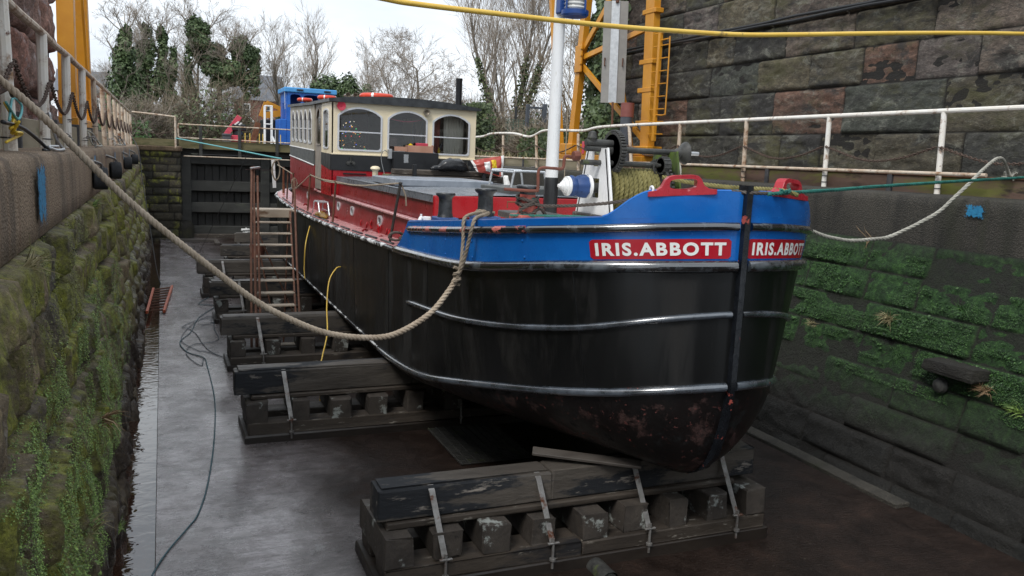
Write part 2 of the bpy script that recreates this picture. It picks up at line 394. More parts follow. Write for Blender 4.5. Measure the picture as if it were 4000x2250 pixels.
def stone_mat(name, pal, moss, zlo, zhi, amt=.5, wet=None, lich=None, rough=.8, vscale=(1, 1, 1), fade=None, olive=False):
    """Coursed stone: one tone per block (attribute bc), weathering, moss on a height band, lime streaks."""
    t = NT(name); vec = t.coord(vscale, False)
    at = t.n('ShaderNodeAttribute'); at.attribute_name = 'bc'
    base = t.ramp(at.outputs['Fac'], [(i/(len(pal)), c) for i, c in enumerate(pal)], 'CONSTANT')
    n1 = t.noise(vec, 2.2, 8, .7); n2 = t.noise(vec, 11, 8, .7, .6)
    base = t.mix(t.ramp(n2, [(.3, 1.), (.72, 0.)]), base, t.mix(.75, base, (.018, .017, .015)))
    dark = t.ramp(n1, [(.38, 1.), (.62, 0.)])
    base = t.mix(t.math('MULTIPLY', dark, .5), base, (.03, .028, .025))
    base = t.mix(t.ramp(t.noise(vec, 19, 8, .75, .3), [(.52, 0.), (.66, .8)]), base, t.mix(1., base, 2.1, 'MULTIPLY'))
    if olive:
        base = t.mix(t.ramp(t.noise(vec, .9, 8, .72), [(.5, 0.), (.64, .75)]), base, (.085, .082, .036))
        base = t.mix(t.ramp(t.noise(vec, 1.4, 9, .75, .8), [(.52, 0.), (.60, .85)]), base, (.036, .035, .034))
    if lich:
        f = t.ramp(t.noise(vec, 3.2, 11, .8, .6), [(.53, 0.), (.62, 1.)])
        base = t.mix(t.math('MULTIPLY', f, lich[1]), base, lich[0])
    sx = t.n('ShaderNodeSeparateXYZ'); tc = t.n('ShaderNodeTexCoord'); t.l(tc.outputs['Object'], sx.inputs[0])
    z = sx.outputs[2]
    if moss:
        band = t.math('MULTIPLY', t.ramp(t.math('MULTIPLY', t.math('SUBTRACT', z, zlo-.5), 1.), [(0., 0.), (.9, 1.)]),
                      t.ramp(t.math('SUBTRACT', zhi+.2, z), [(0., 0.), (.5, 1.)]))
        mn = t.noise(vec, 1.6, 8, .72, .3)
        mf = t.math('MULTIPLY', band, t.ramp(mn, [(.62-amt*.35, 0.), (.74-amt*.35, 1.)]))
        mc = t.ramp(t.noise(vec, 14, 9, .8), [(.36, moss[0]), (.5, moss[1]), (.64, moss[2])])
        base = t.mix(mf, base, mc)
    ja = t.n('ShaderNodeAttribute'); ja.attribute_name = 'jt'
    base = t.mix(t.ramp(ja.outputs['Fac'], [(.05, .85), (.6, 0.)]), base, (.018, .016, .014))
    rg = rough
    if wet:
        wb = t.math('MULTIPLY', t.ramp(t.math('SUBTRACT', .95, z), [(0., 0.), (.6, 1.)]), t.ramp(t.noise(vec, 1.8, 7, .7), [(.35, .2), (.55, 1.)]))
        base = t.mix(wb, base, (.035, .022, .015))
        wf = t.math('MULTIPLY', t.ramp(t.math('SUBTRACT', wet, z), [(0., 0.), (.5, 1.)]), t.ramp(t.noise(vec, 2.5, 4), [(.38, 0.), (.6, 1.)]))
        rg = t.mix(wf, rough, .22)
    t.set(base, rg, 0, .4)
    h = t.math('ADD', t.math('MULTIPLY', n2, .6), t.noise(vec, 45, 6, .7))
    h = t.math('ADD', h, t.math('MULTIPLY', t.noise(vec, 5, 9, .72, .5), 1.6))
    t.bump(h, .8, .035)
    return t.m
def concrete_mat(name, c1, c2, streak, rough=.85, sp=()):
    t = NT(name); vec = t.coord((1, 1, 1), False)
    agg = t.noise(vec, 55, 3, .6); agg2 = t.n('ShaderNodeTexVoronoi'); agg2.inputs['Scale'].default_value = 60; t.l(vec, agg2.inputs['Vector'])
    c = t.ramp(t.noise(vec, 1.6, 7, .7), [(.35, c1), (.65, c2)])
    c = t.mix(t.ramp(agg, [(.35, .55), (.65, 0.)]), c, t.mix(.6, c, (.02, .018, .016)))
    c = t.mix(t.ramp(agg2.outputs['Distance'], [(0.05, .85), (.42, 0.)]), c, streak[2])
    sv = t.coord((1, 1.6, .18), False)
    c = t.mix(t.ramp(t.noise(sv, 2.4, 5, .6), [(.5, 0.), (.68, .8)]), c, streak[0])
    c = t.mix(t.ramp(t.noise(sv, 1.1, 5, .6), [(.56, 0.), (.7, .7)]), c, streak[1])
    t.set(c, rough); t.bump(t.math('ADD', agg, t.math('MULTIPLY', agg2.outputs['Distance'], .8)), .7, .015)
    return t.m
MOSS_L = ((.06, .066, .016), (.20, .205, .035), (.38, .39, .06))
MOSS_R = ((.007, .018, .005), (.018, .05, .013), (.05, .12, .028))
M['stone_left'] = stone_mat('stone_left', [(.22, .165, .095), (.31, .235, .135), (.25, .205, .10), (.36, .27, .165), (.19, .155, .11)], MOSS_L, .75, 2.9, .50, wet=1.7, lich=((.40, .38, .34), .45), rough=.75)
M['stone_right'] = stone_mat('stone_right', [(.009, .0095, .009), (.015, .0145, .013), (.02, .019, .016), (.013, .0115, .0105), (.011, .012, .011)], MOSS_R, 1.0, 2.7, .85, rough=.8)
M['stone_abut'] = stone_mat('stone_abutment', [(.075, .072, .06), (.15, .13, .09), (.095, .095, .085), (.19, .16, .105), (.06, .058, .056), (.15, .115, .095), (.105, .115, .095), (.23, .18, .145), (.25, .14, .10), (.20, .165, .15)], None, 0, 0, .3, lich=((.30, .30, .25), .45), rough=.85, vscale=(1, .8, 1.7), olive=True)
M['stone_pier'] = stone_mat('stone_pier', [(.46, .23, .175), (.56, .31, .24), (.36, .22, .18), (.52, .32, .26), (.42, .19, .145)], None, 0, 0, .3, lich=((.5, .47, .49), .6), rough=.8)
M['stone_gate'] = stone_mat('stone_gate', [(.07, .06, .04), (.10, .085, .055), (.06, .056, .042)], MOSS_L, .2, 3.4, .30, rough=.8)
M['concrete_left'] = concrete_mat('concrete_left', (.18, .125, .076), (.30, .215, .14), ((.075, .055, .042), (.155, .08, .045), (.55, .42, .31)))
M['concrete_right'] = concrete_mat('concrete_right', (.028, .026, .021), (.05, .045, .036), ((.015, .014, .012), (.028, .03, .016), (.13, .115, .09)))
M['blue_spray'] = mat('blue_spray', (.015, .16, .33), (.03, .25, .45), 30, .7, bump=.5, bscale=60)
def spray(m):
    nt_ = m.node_tree; b_ = [n for n in nt_.nodes if n.type == 'BSDF_PRINCIPLED'][0]; tc = nt_.nodes.new('ShaderNodeTexCoord'); nz = nt_.nodes.new('ShaderNodeTexNoise'); nz.inputs['Scale'].default_value = 38; nz.inputs['Detail'].default_value = 4
    rp = nt_.nodes.new('ShaderNodeValToRGB'); rp.color_ramp.elements[0].position = .92; rp.color_ramp.elements[1].position = 1.12
    at = nt_.nodes.new('ShaderNodeAttribute'); at.attribute_name = 'bc'; ma = nt_.nodes.new('ShaderNodeMath'); ma.operation = 'ADD'; rp.color_ramp.elements[1].position = 1.0; rp.color_ramp.elements[0].position = .8
    m2 = nt_.nodes.new('ShaderNodeMath'); m2.operation = 'MULTIPLY'; m2.inputs[1].default_value = .62
    nt_.links.new(tc.outputs['Object'], nz.inputs['Vector']); nt_.links.new(nz.outputs['Fac'], ma.inputs[0]); nt_.links.new(at.outputs['Fac'], m2.inputs[0]); nt_.links.new(m2.outputs[0], ma.inputs[1]); nt_.links.new(ma.outputs[0], rp.inputs[0]); nt_.links.new(rp.outputs[0], b_.inputs['Alpha'])
spray(M['blue_spray'])

def floor_mat():
    t = NT('dock_floor_concrete'); vec = t.coord((1, 1, 1), False)
    sx = t.n('ShaderNodeSeparateXYZ'); t.l(vec, sx.inputs[0]); X = sx.outputs[0]
    big = t.noise(vec, .55, 6, .65, .4); med = t.noise(vec, 2.6, 8, .7, .3); fine = t.noise(vec, 30, 6, .7)
    st = t.noise(t.coord((.35, 3.2, 1), False), 3.5, 6, .65)
    conc = t.ramp(med, [(.34, (.19, .16, .155)), (.5, (.36, .315, .325)), (.66, (.50, .455, .465))])
    conc = t.mix(t.ramp(t.noise(vec, .8, 8, .72, .6), [(.42, .45), (.56, 0.)]), conc, (.10, .078, .068))
    conc = t.mix(t.ramp(st, [(.36, .65), (.52, 0.)]), conc, (.085, .068, .062))
    silt = t.ramp(med, [(.3, (.0075, .0042, .003)), (.55, (.016, .0082, .0052)), (.75, (.033, .016, .0095))])
    edge = t.math('ADD', X, t.math('MULTIPLY', t.math('SUBTRACT', big, .5), 3.0))
    f = t.ramp(t.math('MULTIPLY', t.math('SUBTRACT', edge, .75), .8), [(0., 0.), (1., 1.)])
    col = t.mix(f, conc, silt)
    col = t.mix(t.ramp(fine, [(.62, 0.), (.72, .5)]), col, (.16, .13, .11))
    sp = t.ramp(t.noise(vec, 5.5, 3, .5), [(.73, 0.), (.75, 1.)])
    col = t.mix(sp, col, (.34, .34, .33))
    wet = t.ramp(t.math('ADD', t.math('MULTIPLY', t.noise(vec, 1.1, 7, .7, .5), .6), t.math('MULTIPLY', t.noise(vec, 7, 6, .7), .4)), [(.42, .10), (.52, .28), (.62, .6)])
    rg = t.mix(f, wet, t.ramp(med, [(.3, .35), (.7, .75)]))
    rip = t.noise(t.coord((1.6, 7, 1), False), 5, 7, .7, .6)
    col = t.mix(t.ramp(rip, [(.38, .6), (.52, 0.)]), col, (.055, .042, .038))
    col = t.mix(t.ramp(t.noise(vec, 2.1, 9, .75, .7), [(.585, 0.), (.63, .55)]), col, (.42, .41, .41))
    f2 = t.math('MULTIPLY', f, 1.)
    col = t.mix(f2, col, t.mix(t.ramp(fine, [(.6, 0.), (.72, .5)]), silt, (.10, .08, .065)))
    pud = t.math('MULTIPLY', t.ramp(t.noise(t.coord((1.3, .8, 1), False), .9, 7, .68, .9), [(.44, 0.), (.62, 1.)]), t.math('SUBTRACT', 1., f))
    pud = t.math('MULTIPLY', pud, t.ramp(t.noise(t.coord((1.2, 3.5, 1), False), 9, 7, .72, .4), [(.40, .1), (.60, 1.)]))
    col = t.mix(pud, col, t.mix(.55, col, (.05, .045, .045))); rg = t.mix(pud, rg, .07)
    t.set(col, rg, 0, t.math('SUBTRACT', 1., t.math('MULTIPLY', f, .65)))
    cw = t.math('MULTIPLY', t.ramp(t.noise(t.coord((1.1, 1.6, 1), False), 2.4, 9, .74, .5), [(.30, .25), (.72, .9)]), t.math('SUBTRACT', 1., f))
    t.l(cw, t.b.inputs['Coat Weight']); t.b.inputs['Coat IOR'].default_value = 1.55; t.b.inputs['Coat Roughness'].default_value = .2
    hh = t.math('ADD', t.math('MULTIPLY', rip, 1.2), t.math('MULTIPLY', fine, .5))
    t.bump(t.math('MULTIPLY', hh, t.math('SUBTRACT', 1., t.math('MULTIPLY', pud, .82))), .6, .02)
    return t.m
M['floor'] = floor_mat()
def water_mat(name, col, scale, strength, rough=.03, stretch=(1, 1, 1), ior=1.45):
    t = NT(name); vec = t.coord(stretch, False)
    t.set(col, rough, 0, .5); t.b.inputs['IOR'].default_value = ior
    w = t.n('ShaderNodeTexNoise'); w.inputs['Scale'].default_value = scale; w.inputs['Detail'].default_value = 1.5; w.inputs['Distortion'].default_value = .8
    t.l(vec, w.inputs['Vector']); t.bump(w.outputs['Fac'], strength, .05); return t.m
M['water_gutter'] = water_mat('gutter_water', (.04, .02, .013), 5, .085, .02, (1.2, 1.6, 1), 2.0)
M['water_canal'] = water_mat('canal_water', (.02, .022, .015), 3, .3)
M['ground'] = mat('bank_soil', (.06, .055, .03), (.11, .10, .055), 3, .9, bump=.6, bscale=12, bdist=.03, spots=[((.05, .08, .02), 2, .52, .1)])
M['coping_top'] = M['concrete_left']
M['leaf'] = None
def leaf_mat(name, c1, c2, c3, rough=.5):
    t = NT(name)
    oi = t.n('ShaderNodeAttribute'); oi.attribute_name = 'bc'
    c = t.ramp(oi.outputs['Fac'], [(0., c1), (.55, c2), (1., c3)])
    t.set(c, rough, 0, .35); return t.m
M['ivy'] = leaf_mat('ivy_leaves', (.04, .064, .03), (.095, .14, .06), (.17, .225, .10))
M['ivy_light'] = leaf_mat('light_ivy_leaves', (.028, .045, .018), (.06, .085, .032), (.13, .155, .06))
M['laurel'] = leaf_mat('laurel_leaves', (.02, .05, .015), (.05, .11, .03), (.12, .2, .06))
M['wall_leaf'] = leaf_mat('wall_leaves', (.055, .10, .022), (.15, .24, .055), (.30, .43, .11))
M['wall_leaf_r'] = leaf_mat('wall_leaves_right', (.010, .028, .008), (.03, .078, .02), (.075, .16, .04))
M['moss_leaf'] = leaf_mat('moss_tufts', (.05, .058, .012), (.13, .145, .026), (.25, .27, .05))
M['grass'] = leaf_mat('bank_grass', (.10, .09, .035), (.24, .20, .10), (.40, .35, .20), .7)
M['dry_twig'] = leaf_mat('dry_twigs', (.09, .072, .05), (.19, .155, .11), (.31, .265, .195), .8)
M['dry'] = leaf_mat('dry_stems', (.12, .07, .035), (.24, .15, .08), (.38, .28, .17), .7)
M['bark'] = mat('bark', (.085, .072, .058), (.15, .13, .105), 3, .85, bump=0)
M['twig'] = mat('twig', (.22, .185, .155), (.32, .275, .23), 2, .85, bump=0)
M['twig_brown'] = mat('brown_twig', (.14, .105, .07), (.24, .19, .13), 1.2, .85, bump=0)
M['needle'] = leaf_mat('needles', (.03, .06, .035), (.07, .12, .07), (.15, .22, .13))

def brick_mat():
    t = NT('red_brick'); vec = t.coord((1, 1, 1), False)
    c = t.ramp(t.noise(vec, 1.5, 5), [(.3, (.22, .075, .055)), (.7, (.30, .12, .09))])
    sx = t.n('ShaderNodeSeparateXYZ'); t.l(vec, sx.inputs[0])
    j = t.math('FRACT', t.math('MULTIPLY', sx.outputs[2], 13.))
    c = t.mix(t.ramp(j, [(.0, .7), (.16, .0)]), c, (.28, .22, .19)); t.set(c, .8); return t.m
M['brick'] = brick_mat()
def emit(name, col, s):
    t = NT(name); t.set(col, .4); t.b.inputs['Emission Color'].default_value = (*col, 1); t.b.inputs['Emission Strength'].default_value = s; return t.m
# ------------------------------------------------------------------ camera, light, sky
cam = bpy.data.cameras.new('camera'); camo = bpy.data.objects.new('camera', cam); COL.objects.link(camo)
RX = V((0.92198799, -0.38466255, 0.04441699)); RD = V((-0.01892255, -0.15932898, -0.98704418)); RF = V((0.38675585, 0.9092024, -0.1541782))
camo.matrix_world = Matrix(((RX.x, -RD.x, -RF.x, 0), (RX.y, -RD.y, -RF.y, 0), (RX.z, -RD.z, -RF.z, 3.4), (0, 0, 0, 1)))
cam.sensor_width = 36; cam.lens = 2080/2576*36; cam.clip_start = .05; cam.clip_end = 3000
scene.camera = camo
SUN_EL, SUN_AZ = R(50), R(232)
w = bpy.data.worlds.new('World'); scene.world = w; w.use_nodes = True
nt = w.node_tree; nt.nodes.clear()
def wn(t, **k):
    x = nt.nodes.new(t)
    for a, b in k.items(): setattr(x, a, b)
    return x
wo = wn('ShaderNodeOutputWorld'); bg = wn('ShaderNodeBackground'); nt.links.new(bg.outputs[0], wo.inputs[0])
sky = wn('ShaderNodeTexSky', sky_type='NISHITA', sun_disc=False); sky.sun_elevation = SUN_EL; sky.sun_rotation = SUN_AZ; sky.air_density = 1.2; sky.dust_density = 2.
bg.inputs['Strength'].default_value = .10
tcw = wn('ShaderNodeTexCoord'); mpw = wn('ShaderNodeMapping'); mpw.inputs['Scale'].default_value = (1.2, 1.2, 3.2); mpw.inputs['Location'].default_value = (.3, .9, .2)
nt.links.new(tcw.outputs['Generated'], mpw.inputs[0])
cl = wn('ShaderNodeTexNoise'); cl.inputs['Scale'].default_value = 2.1; cl.inputs['Detail'].default_value = 7; cl.inputs['Roughness'].default_value = .55; cl.inputs['Distortion'].default_value = .35
nt.links.new(mpw.outputs[0], cl.inputs['Vector'])
cr = wn('ShaderNodeValToRGB'); e = cr.color_ramp.elements
e[0].position = .36; e[0].color = (4.1, 4.55, 5.1, 1); e[1].position = .62; e[1].color = (6.5, 6.9, 7.3, 1)
nt.links.new(cl.outputs['Fac'], cr.inputs[0])
cv = wn('ShaderNodeValToRGB'); e = cv.color_ramp.elements; e[0].position = .30; e[0].color = (.86, .86, .86, 1); e[1].position = .45; e[1].color = (1, 1, 1, 1)
nt.links.new(cl.outputs['Fac'], cv.inputs[0])
mxw = wn('ShaderNodeMix', data_type='RGBA')
nt.links.new(cv.outputs[0], mxw.inputs[0]); nt.links.new(sky.outputs[0], mxw.inputs[6]); nt.links.new(cr.outputs[0], mxw.inputs[7])
nt.links.new(mxw.outputs[2], bg.inputs[0])
sl = bpy.data.lights.new('sun', 'SUN'); sl.energy = 1.3; sl.angle = R(20); sl.color = (1, .97, .92)
slo = bpy.data.objects.new('sun', sl); COL.objects.link(slo)
sd = V((math.sin(SUN_AZ)*math.cos(SUN_EL), math.cos(SUN_AZ)*math.cos(SUN_EL), math.sin(SUN_EL)))
slo.rotation_euler = sd.to_track_quat('Z', 'Y').to_euler()
scene.view_settings.view_transform = 'Standard'; scene.view_settings.look = 'None'; scene.view_settings.gamma = 1; scene.view_settings.exposure = 0.88
scene.cycles.max_bounces = 6; scene.cycles.transparent_max_bounces = 12; scene.cycles.diffuse_bounces = 3
scene.cycles.use_denoising = True

def struct(name, mb, m, smooth=35): return tag(mb.build(name, m, None, smooth), kind='structure')

# ------------------------------------------------------------------ dock floor, gutter, ground
b = MB()
NX, NY = 24, 70
rows = []
for j in range(NY+1):
    y = lerp(-4, 33.6, j/NY); row = []
    for i in range(NX+1):
        x = lerp(-.115, 7.7, i/NX)
        z = -.02*max(0, (x-1))*.3 + .006*noise.noise(V((x*2, y*2, 0)))
        row.append(V((x, y, z)))
    rows.append(row)
b.grid(rows)
b.grid([[V((-.125, y, -.35)), V((-.122, y, -.03)), V((-.115, y, rows[0][0].z))] for y in (33.6, -4)])
struct('dock_floor', b, M['floor'])
b = MB(); b.grid([[V((-.9, y, -.28)), V((-.11, y, -.28))] for y in (-4, 34)]); struct('gutter_bed', b, M['timber_wet'])
b = MB(); b.grid([[V((-.9, y, -.10)), V((-.118, y, -.10))] for y in (-4, 33.5)]); struct('gutter_water', b, M['water_gutter'])
b = MB()
b.grid([[V((-400, y, 3.26)), V((-1.02, y, 3.26))] for y in (-40, 34)])
b.grid([[V((9.2, y, 3.17)), V((400, y, 3.17))] for y in (-40, 34)])
b.grid([[V((x, y, 3.2 + (.9 if y > 70 else 0) + (3 if y > 200 else 0))) for x in (-400, -60, -12)] for y in (34, 60, 75, 130, 250, 900)])
b.grid([[V((x, y, 3.2 + (.9 if y > 70 else 0) + (3 if y > 200 else 0))) for x in (11, 60, 400)] for y in (34, 60, 75, 130, 250, 900)])
b.grid([[V((x, y, 3.2 + (.9 if y > 70 else 0) + (3 if y > 200 else 0))) for x in (-12, 11)] for y in (56, 60, 75, 130, 250, 900)])
b.grid([[V((x, y, 3.2)) for x in (-400, 400)] for y in (-300, -4.5)])
struct('ground', b, M['ground'])
b = MB(); b.grid([[V((-13, y, 2.85)), V((12, y, 2.85))] for y in (33.4, 58)]); struct('canal_water', b, M['water_canal'])

# ------------------------------------------------------------------ stone walls
def stone_wall(name, O, U, W, N, length, courses, bl, relief, res, m, seed, joint=.03, layer=(1, 1), end_round=True, resfn=None, amp=.6, jitter=.25, dome=.1, ridge=0., dw=.42):
    """Blocks laid in courses; every block face is a displaced patch with worn edges and recessed joints, all in one mesh."""
    r = random.Random(seed); mb = MB(); bc = []; mb.jt = []
    O, U, W, N = V(O), V(U).normalized(), V(W).normalized(), V(N).normalized()
    v0 = 0
    for ch in courses:
        u0 = -r.uniform(0, bl[1])
        while u0 < length:
            L = r.uniform(*bl); a, c = max(0, u0), min(length, u0+L); u0 += L
            if c-a < .06: continue
            rs = resfn(a) if resfn else res
            nu = max(2, int((c-a)/rs)); nv = max(2, int(ch/rs)); tone = r.random(); off = r.uniform(-jitter, 1)*relief*.5
            sd_ = V((r.uniform(0, 99), r.uniform(0, 99), r.uniform(0, 99)))
            tl = r.uniform(-.12, .12)*relief; tv = r.uniform(-.3, .3)*relief
            rows = []
            for j in range(nv+1):
                row = []
                for i in range(nu+1):
                    u = lerp(a, c, i/nu); v = lerp(0, ch, j/nv)
                    du = min(u-a, c-u); dv = min(v, ch-v)
                    wob = .012*noise.noise(V((u*7, (v0+v)*7, seed)))
                    e_ = min(du, dv)+wob*(1 if min(du, dv) > 0 else 0)
                    t = max(0., min(1., e_/(joint*1.6))); t = t*t*(3-2*t)
                    t2 = max(0., min(1., e_/(min(ch, c-a)*dw)))
                    p = sd_+V((u*2.2*layer[0], (v0+v)*2.6*layer[1], 0))
                    d = relief*(amp*fbm(p, 6)+dome*t2*(2-t2)+ridge*(abs(noise.noise(p*1.7+V((5, 1, 2))))+.5*abs(noise.noise(p*3.9))-.3)) + off + tl*(i/nu-.5)*2+tv*(j/nv-.5)*2
                    d = -joint*1.3*(1-t) + d*t
                    row.append(O+U*u+W*(v0+v)+N*d); bc.append(tone); mb.jt.append(t)
                rows.append(row)
            mb.grid(rows)
        v0 += ch
    n0 = len(mb.v)
    mb.add([O-N*joint*1.2, O+U*length-N*joint*1.2, O+U*length+W*v0-N*joint*1.2, O+W*v0-N*joint*1.2], [(0, 1, 2, 3)])
    bc += [.45]*4; mb.jt += [0.]*4
    return mb, bc

def patch_outline(cx, cy, w_, h_, seed, n=26):
    r = random.Random(seed); out = []
    for k in range(n):
        a = 2*PI*k/n; s_ = max(abs(math.cos(a)), abs(math.sin(a)))
        q = (1/s_)*r.uniform(.82, 1.08)
        out.append((cx+math.cos(a)*w_*.5*q, cy+math.sin(a)*h_*.5*q))
    return out

# left dock wall: battered rubble below, concrete coping above
LW = thing('dock_wall', 'left dock wall of bulging mossy stone under a rough concrete coping', 'wall', (-.6, 15, 0))
Y0, Y1 = 2.2, 32.3
cs = [.33, .36, .32, .38, .34, .36, .38, .34]
mb, bc = stone_wall('w', (-.46, Y0, -.28), (0, 1, 0), (-.31, 0, 3.05), (1, 0, .115), Y1-Y0, [c*1.09 for c in cs], (.36, .82), .12, .05, None, 11,
                    joint=.03, layer=(2.3, .75), amp=.55, jitter=.9, dome=.55, ridge=-.4, dw=.2, resfn=lambda a: .025 if a < 6.5 else (.05 if a < 13 else .09))
mb.build('stone_courses', M['stone_left'], LW, 180, bc, mb.jt); LWV = [q for q in mb.v[:-4] if (q.x+.46+.31/3.05*(q.z+.28)) > -.015]
b = MB(); rows = []
for j in range(241):
    y = lerp(-4, Y1, j/240)
    def wq(z): return .004*fbm(V((y*2.2, z*3, 3)), 4)
    prof = [(-1.3, 2.70), (-.80, 2.73), (-.745+wq(0), 2.76), (-.74+wq(.2), 2.9), (-.742+wq(.5), 3.05), (-.745+wq(.8), 3.2), (-.76+wq(1), 3.27+wq(2)*.5), (-.80, 3.295+wq(3)*.5), (-.95, 3.30), (-1.25, 3.30)]
    rows.append([V((x, y, z)) for x, z in prof])
b.grid(rows, flip=True); b.build('coping', M['concrete_left'], LW, 60)
def blue_mark(parent, X, y, z, w_, h_, seed, nx):
    b = MB(); o = patch_outline(y, z, w_, h_, seed)
    n = len(o); vs = [V((X, y, z))]+[V((X, lerp(y, p, f), lerp(z, q, f))) for f in (.6, 1.12) for p, q in o]
    fs = [(0, 1+k, 1+(k+1) % n) for k in range(n)]+[(1+k, 1+n+k, 1+n+(k+1) % n, 1+(k+1) % n) for k in range(n)]
    b.add(vs, [f if nx > 0 else f[::-1] for f in fs]); return b.build('paint_mark', M['blue_spray'], parent, 0, [1.]+[.85]*n+[0.]*n)
for y, z, w_, h_, sd_ in ((6.1, 3.05, .5, .46, 1), (10.75, 3.14, .32, .24, 2), (15.2, 3.12, .3, .3, 3), (18.6, 3.14, .3, .26, 4), (21.8, 3.14, .3, .24, 5)):
    blue_mark(LW, -.717, y, z, w_, h_, sd_, 1)
# right dock wall
RW = thing('dock_wall', 'right dock wall of dark stone courses green with moss under stained concrete', 'wall', (7.8, 15, 0))
cs = [.24, .34, .33, .33, .32, .34, .33, .34]
mb, bc = stone_wall('w', (7.16, Y1, -.15), (0, -1, 0), (.76, 0, 2.77), (-1, 0, .275), Y1-1.0, [c*1.128 for c in cs], (.7, 1.5), .06, .06, None, 23,
                    joint=.02, layer=(.9, 1.6), amp=.8, jitter=1.1, dome=.0, ridge=-.6, resfn=lambda a: .04 if a > 21 else .12)
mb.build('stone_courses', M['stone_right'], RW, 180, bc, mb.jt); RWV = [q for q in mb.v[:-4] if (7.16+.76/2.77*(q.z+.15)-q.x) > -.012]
b = MB(); rows = []
for j in range(241):
    y = lerp(-4, Y1, j/240)
    def wq(z): return .004*fbm(V((y*2.2, z*3, 9)), 4)
    prof = [(8.5, 2.56), (8.05, 2.585), (7.97+wq(0), 2.62), (7.96+wq(.3), 2.75), (7.962+wq(.5), 2.9), (7.965+wq(.8), 3.1), (7.98+wq(1), 3.18), (8.02, 3.2), (8.3, 3.2), (9.25, 3.2)]
    rows.append([V((x, y, z)) for x, z in prof])
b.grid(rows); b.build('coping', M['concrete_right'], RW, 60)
blue_mark(RW, 7.938, 6.22, 3.07, .30, .17, 7, -1); blue_mark(RW, 7.938, 10.1, 3.12, .5, .1, 8, -1); blue_mark(RW, 7.938, 20.8, 3.1, .4, .16, 9, -1)
for y, z, l in ((5.85, 1.46, .62),):
    b = MB(); b.bbox((7.36, y-l/2, z-.06), (7.62, y+l/2, z+.06), .02, jit=.012); b.build('projecting_stone', M['stone_abut'], RW, 30)
b = MB(); b.lathe([(.0, 0), (.075, 0), (.085, .03), (.07, .07), (.03, .09), (0, .09)], 12, Matrix.Translation((7.52, 6.0, 1.25)) @ Matrix.Rotation(-PI/2, 4, 'Y')); b.build('drain_boss', M['iron'], RW)
# thin ledge of pale concrete at the right wall's foot
b = MB(); b.bbox((7.0, 5.95, -.06), (7.2, 10.6, .012), .01); tag(b.build('concrete_ledge', M['concrete_right']), 'narrow pale concrete ledge along the foot of the right dock wall', 'ledge')
# dock end wall under the camera
b = MB(); b.bbox((-1.2, -4.8, -.3), (9.2, -4.0, 3.25), .03); tag(b.build('end_wall', M['concrete_right']), 'plain concrete end wall of the dock', 'wall')

# upper abutment on the right, pier on the left
AB = thing('stone_abutment', 'tall dark sandstone viaduct abutment behind the right railing', 'abutment', (10.3, 10, 3.2))
cs = [.84, .76, .58, .57, .66, .70, .66]
mb, bc = stone_wall('w', (10.2, 19.0, 3.2), (0, -1, 0), (0, 0, 1), (-1, 0, 0), 21, cs, (.85, 1.9), .07, .06, None, 41, joint=.02, layer=(.8, 1.9), amp=.75, jitter=.6, dome=0.1, ridge=-.7, dw=.1,
                    resfn=lambda a: .04 if a < 13 else .1)
mb2, bc2 = stone_wall('w', (10.2+4, 19.0, 3.2), (-1, 0, 0), (0, 0, 1), (0, 1, 0), 4, cs, (.85, 1.9), .075, .09, None, 43, joint=.02, layer=(.8, 1.6))
mb.add(mb2.v, mb2.f); mb.jt += mb2.jt; mb.build('stone_face', M['stone_abut'], AB, 180, bc+bc2, mb.jt)
b = MB(); b.box((10.26, -3, 3.2), (14, 18.95, 7.9)); b.build('core', M['stone_abut'], AB)
PR = thing('stone_pier', 'rough red sandstone viaduct pier behind the left railing', 'pier', (-3, 9, 3.2))
cs = [.70, .74, .74, .74]
mb, bc = stone_wall('w', (-1.62, 2.0, 3.25), (0, 1, 0), (0, 0, 1), (1, 0, 0), 13.3, cs, (.75, 1.35), .14, .05, None, 55, joint=.045, layer=(2.2, .8), amp=.8, jitter=.4, dome=.5, ridge=-.6, dw=.16)
mb2, bc2 = stone_wall('w', (-1.62, 15.3, 3.25), (-1, 0, 0), (0, 0, 1), (0, 1, 0), 4, cs, (.75, 1.35), .2, .12, None, 56, joint=.035, layer=(1.6, .7), amp=.95)
mb.add(mb2.v, mb2.f); mb.jt += mb2.jt; mb.build('stone_face', M['stone_pier'], PR, 180, bc+bc2, mb.jt)
b = MB(); b.box((-5.5, 2.1, 3.25), (-1.69, 15.2, 6.1)); b.build('core', M['stone_pier'], PR)

# gate abutments at the far end
GA = thing('gate_abutment', 'mossy coursed stone pillar holding the left side of the black lock gate', 'abutment', (-.1, 32.6, 0))
mb, bc = stone_wall('w', (-1.6, 32.3, -.3), (1, 0, 0), (0, 0, 1), (0, -1, 0), 2.22, [.34, .3, .3, .3, .31, .3, .28, .3, .26, .26, .26, .22], (.4, .85), .05, .06, None, 61, joint=.022, amp=.7, jitter=.4)
mb2, bc2 = stone_wall('w', (.62, 32.3, -.3), (0, 1, 0), (0, 0, 1), (1, 0, 0), 1.6, [.34, .3, .3, .3, .31, .3, .28, .3, .26, .26, .26, .22], (.4, .85), .04, .08, None, 62, joint=.022)
mb.add(mb2.v, mb2.f); mb.jt += mb2.jt; mb.build('stone_face', M['stone_gate'], GA, 180, bc+bc2, mb.jt)
b = MB(); b.box((-1.7, 32.36, -.3), (.57, 34, 3.2)); b.bbox((-1.7, 32.27, 3.13), (.66, 34, 3.31), .03); b.build('cap_stone', M['concrete_left'], GA)
b = MB(); b.lathe([(.42, -.3), (.42, .35), (.38, .5), (.25, .62), (0, .66)], 16, Matrix.Translation((.62, 32.7, 0))); b.build('rounded_foot', M['stone_gate'], GA)
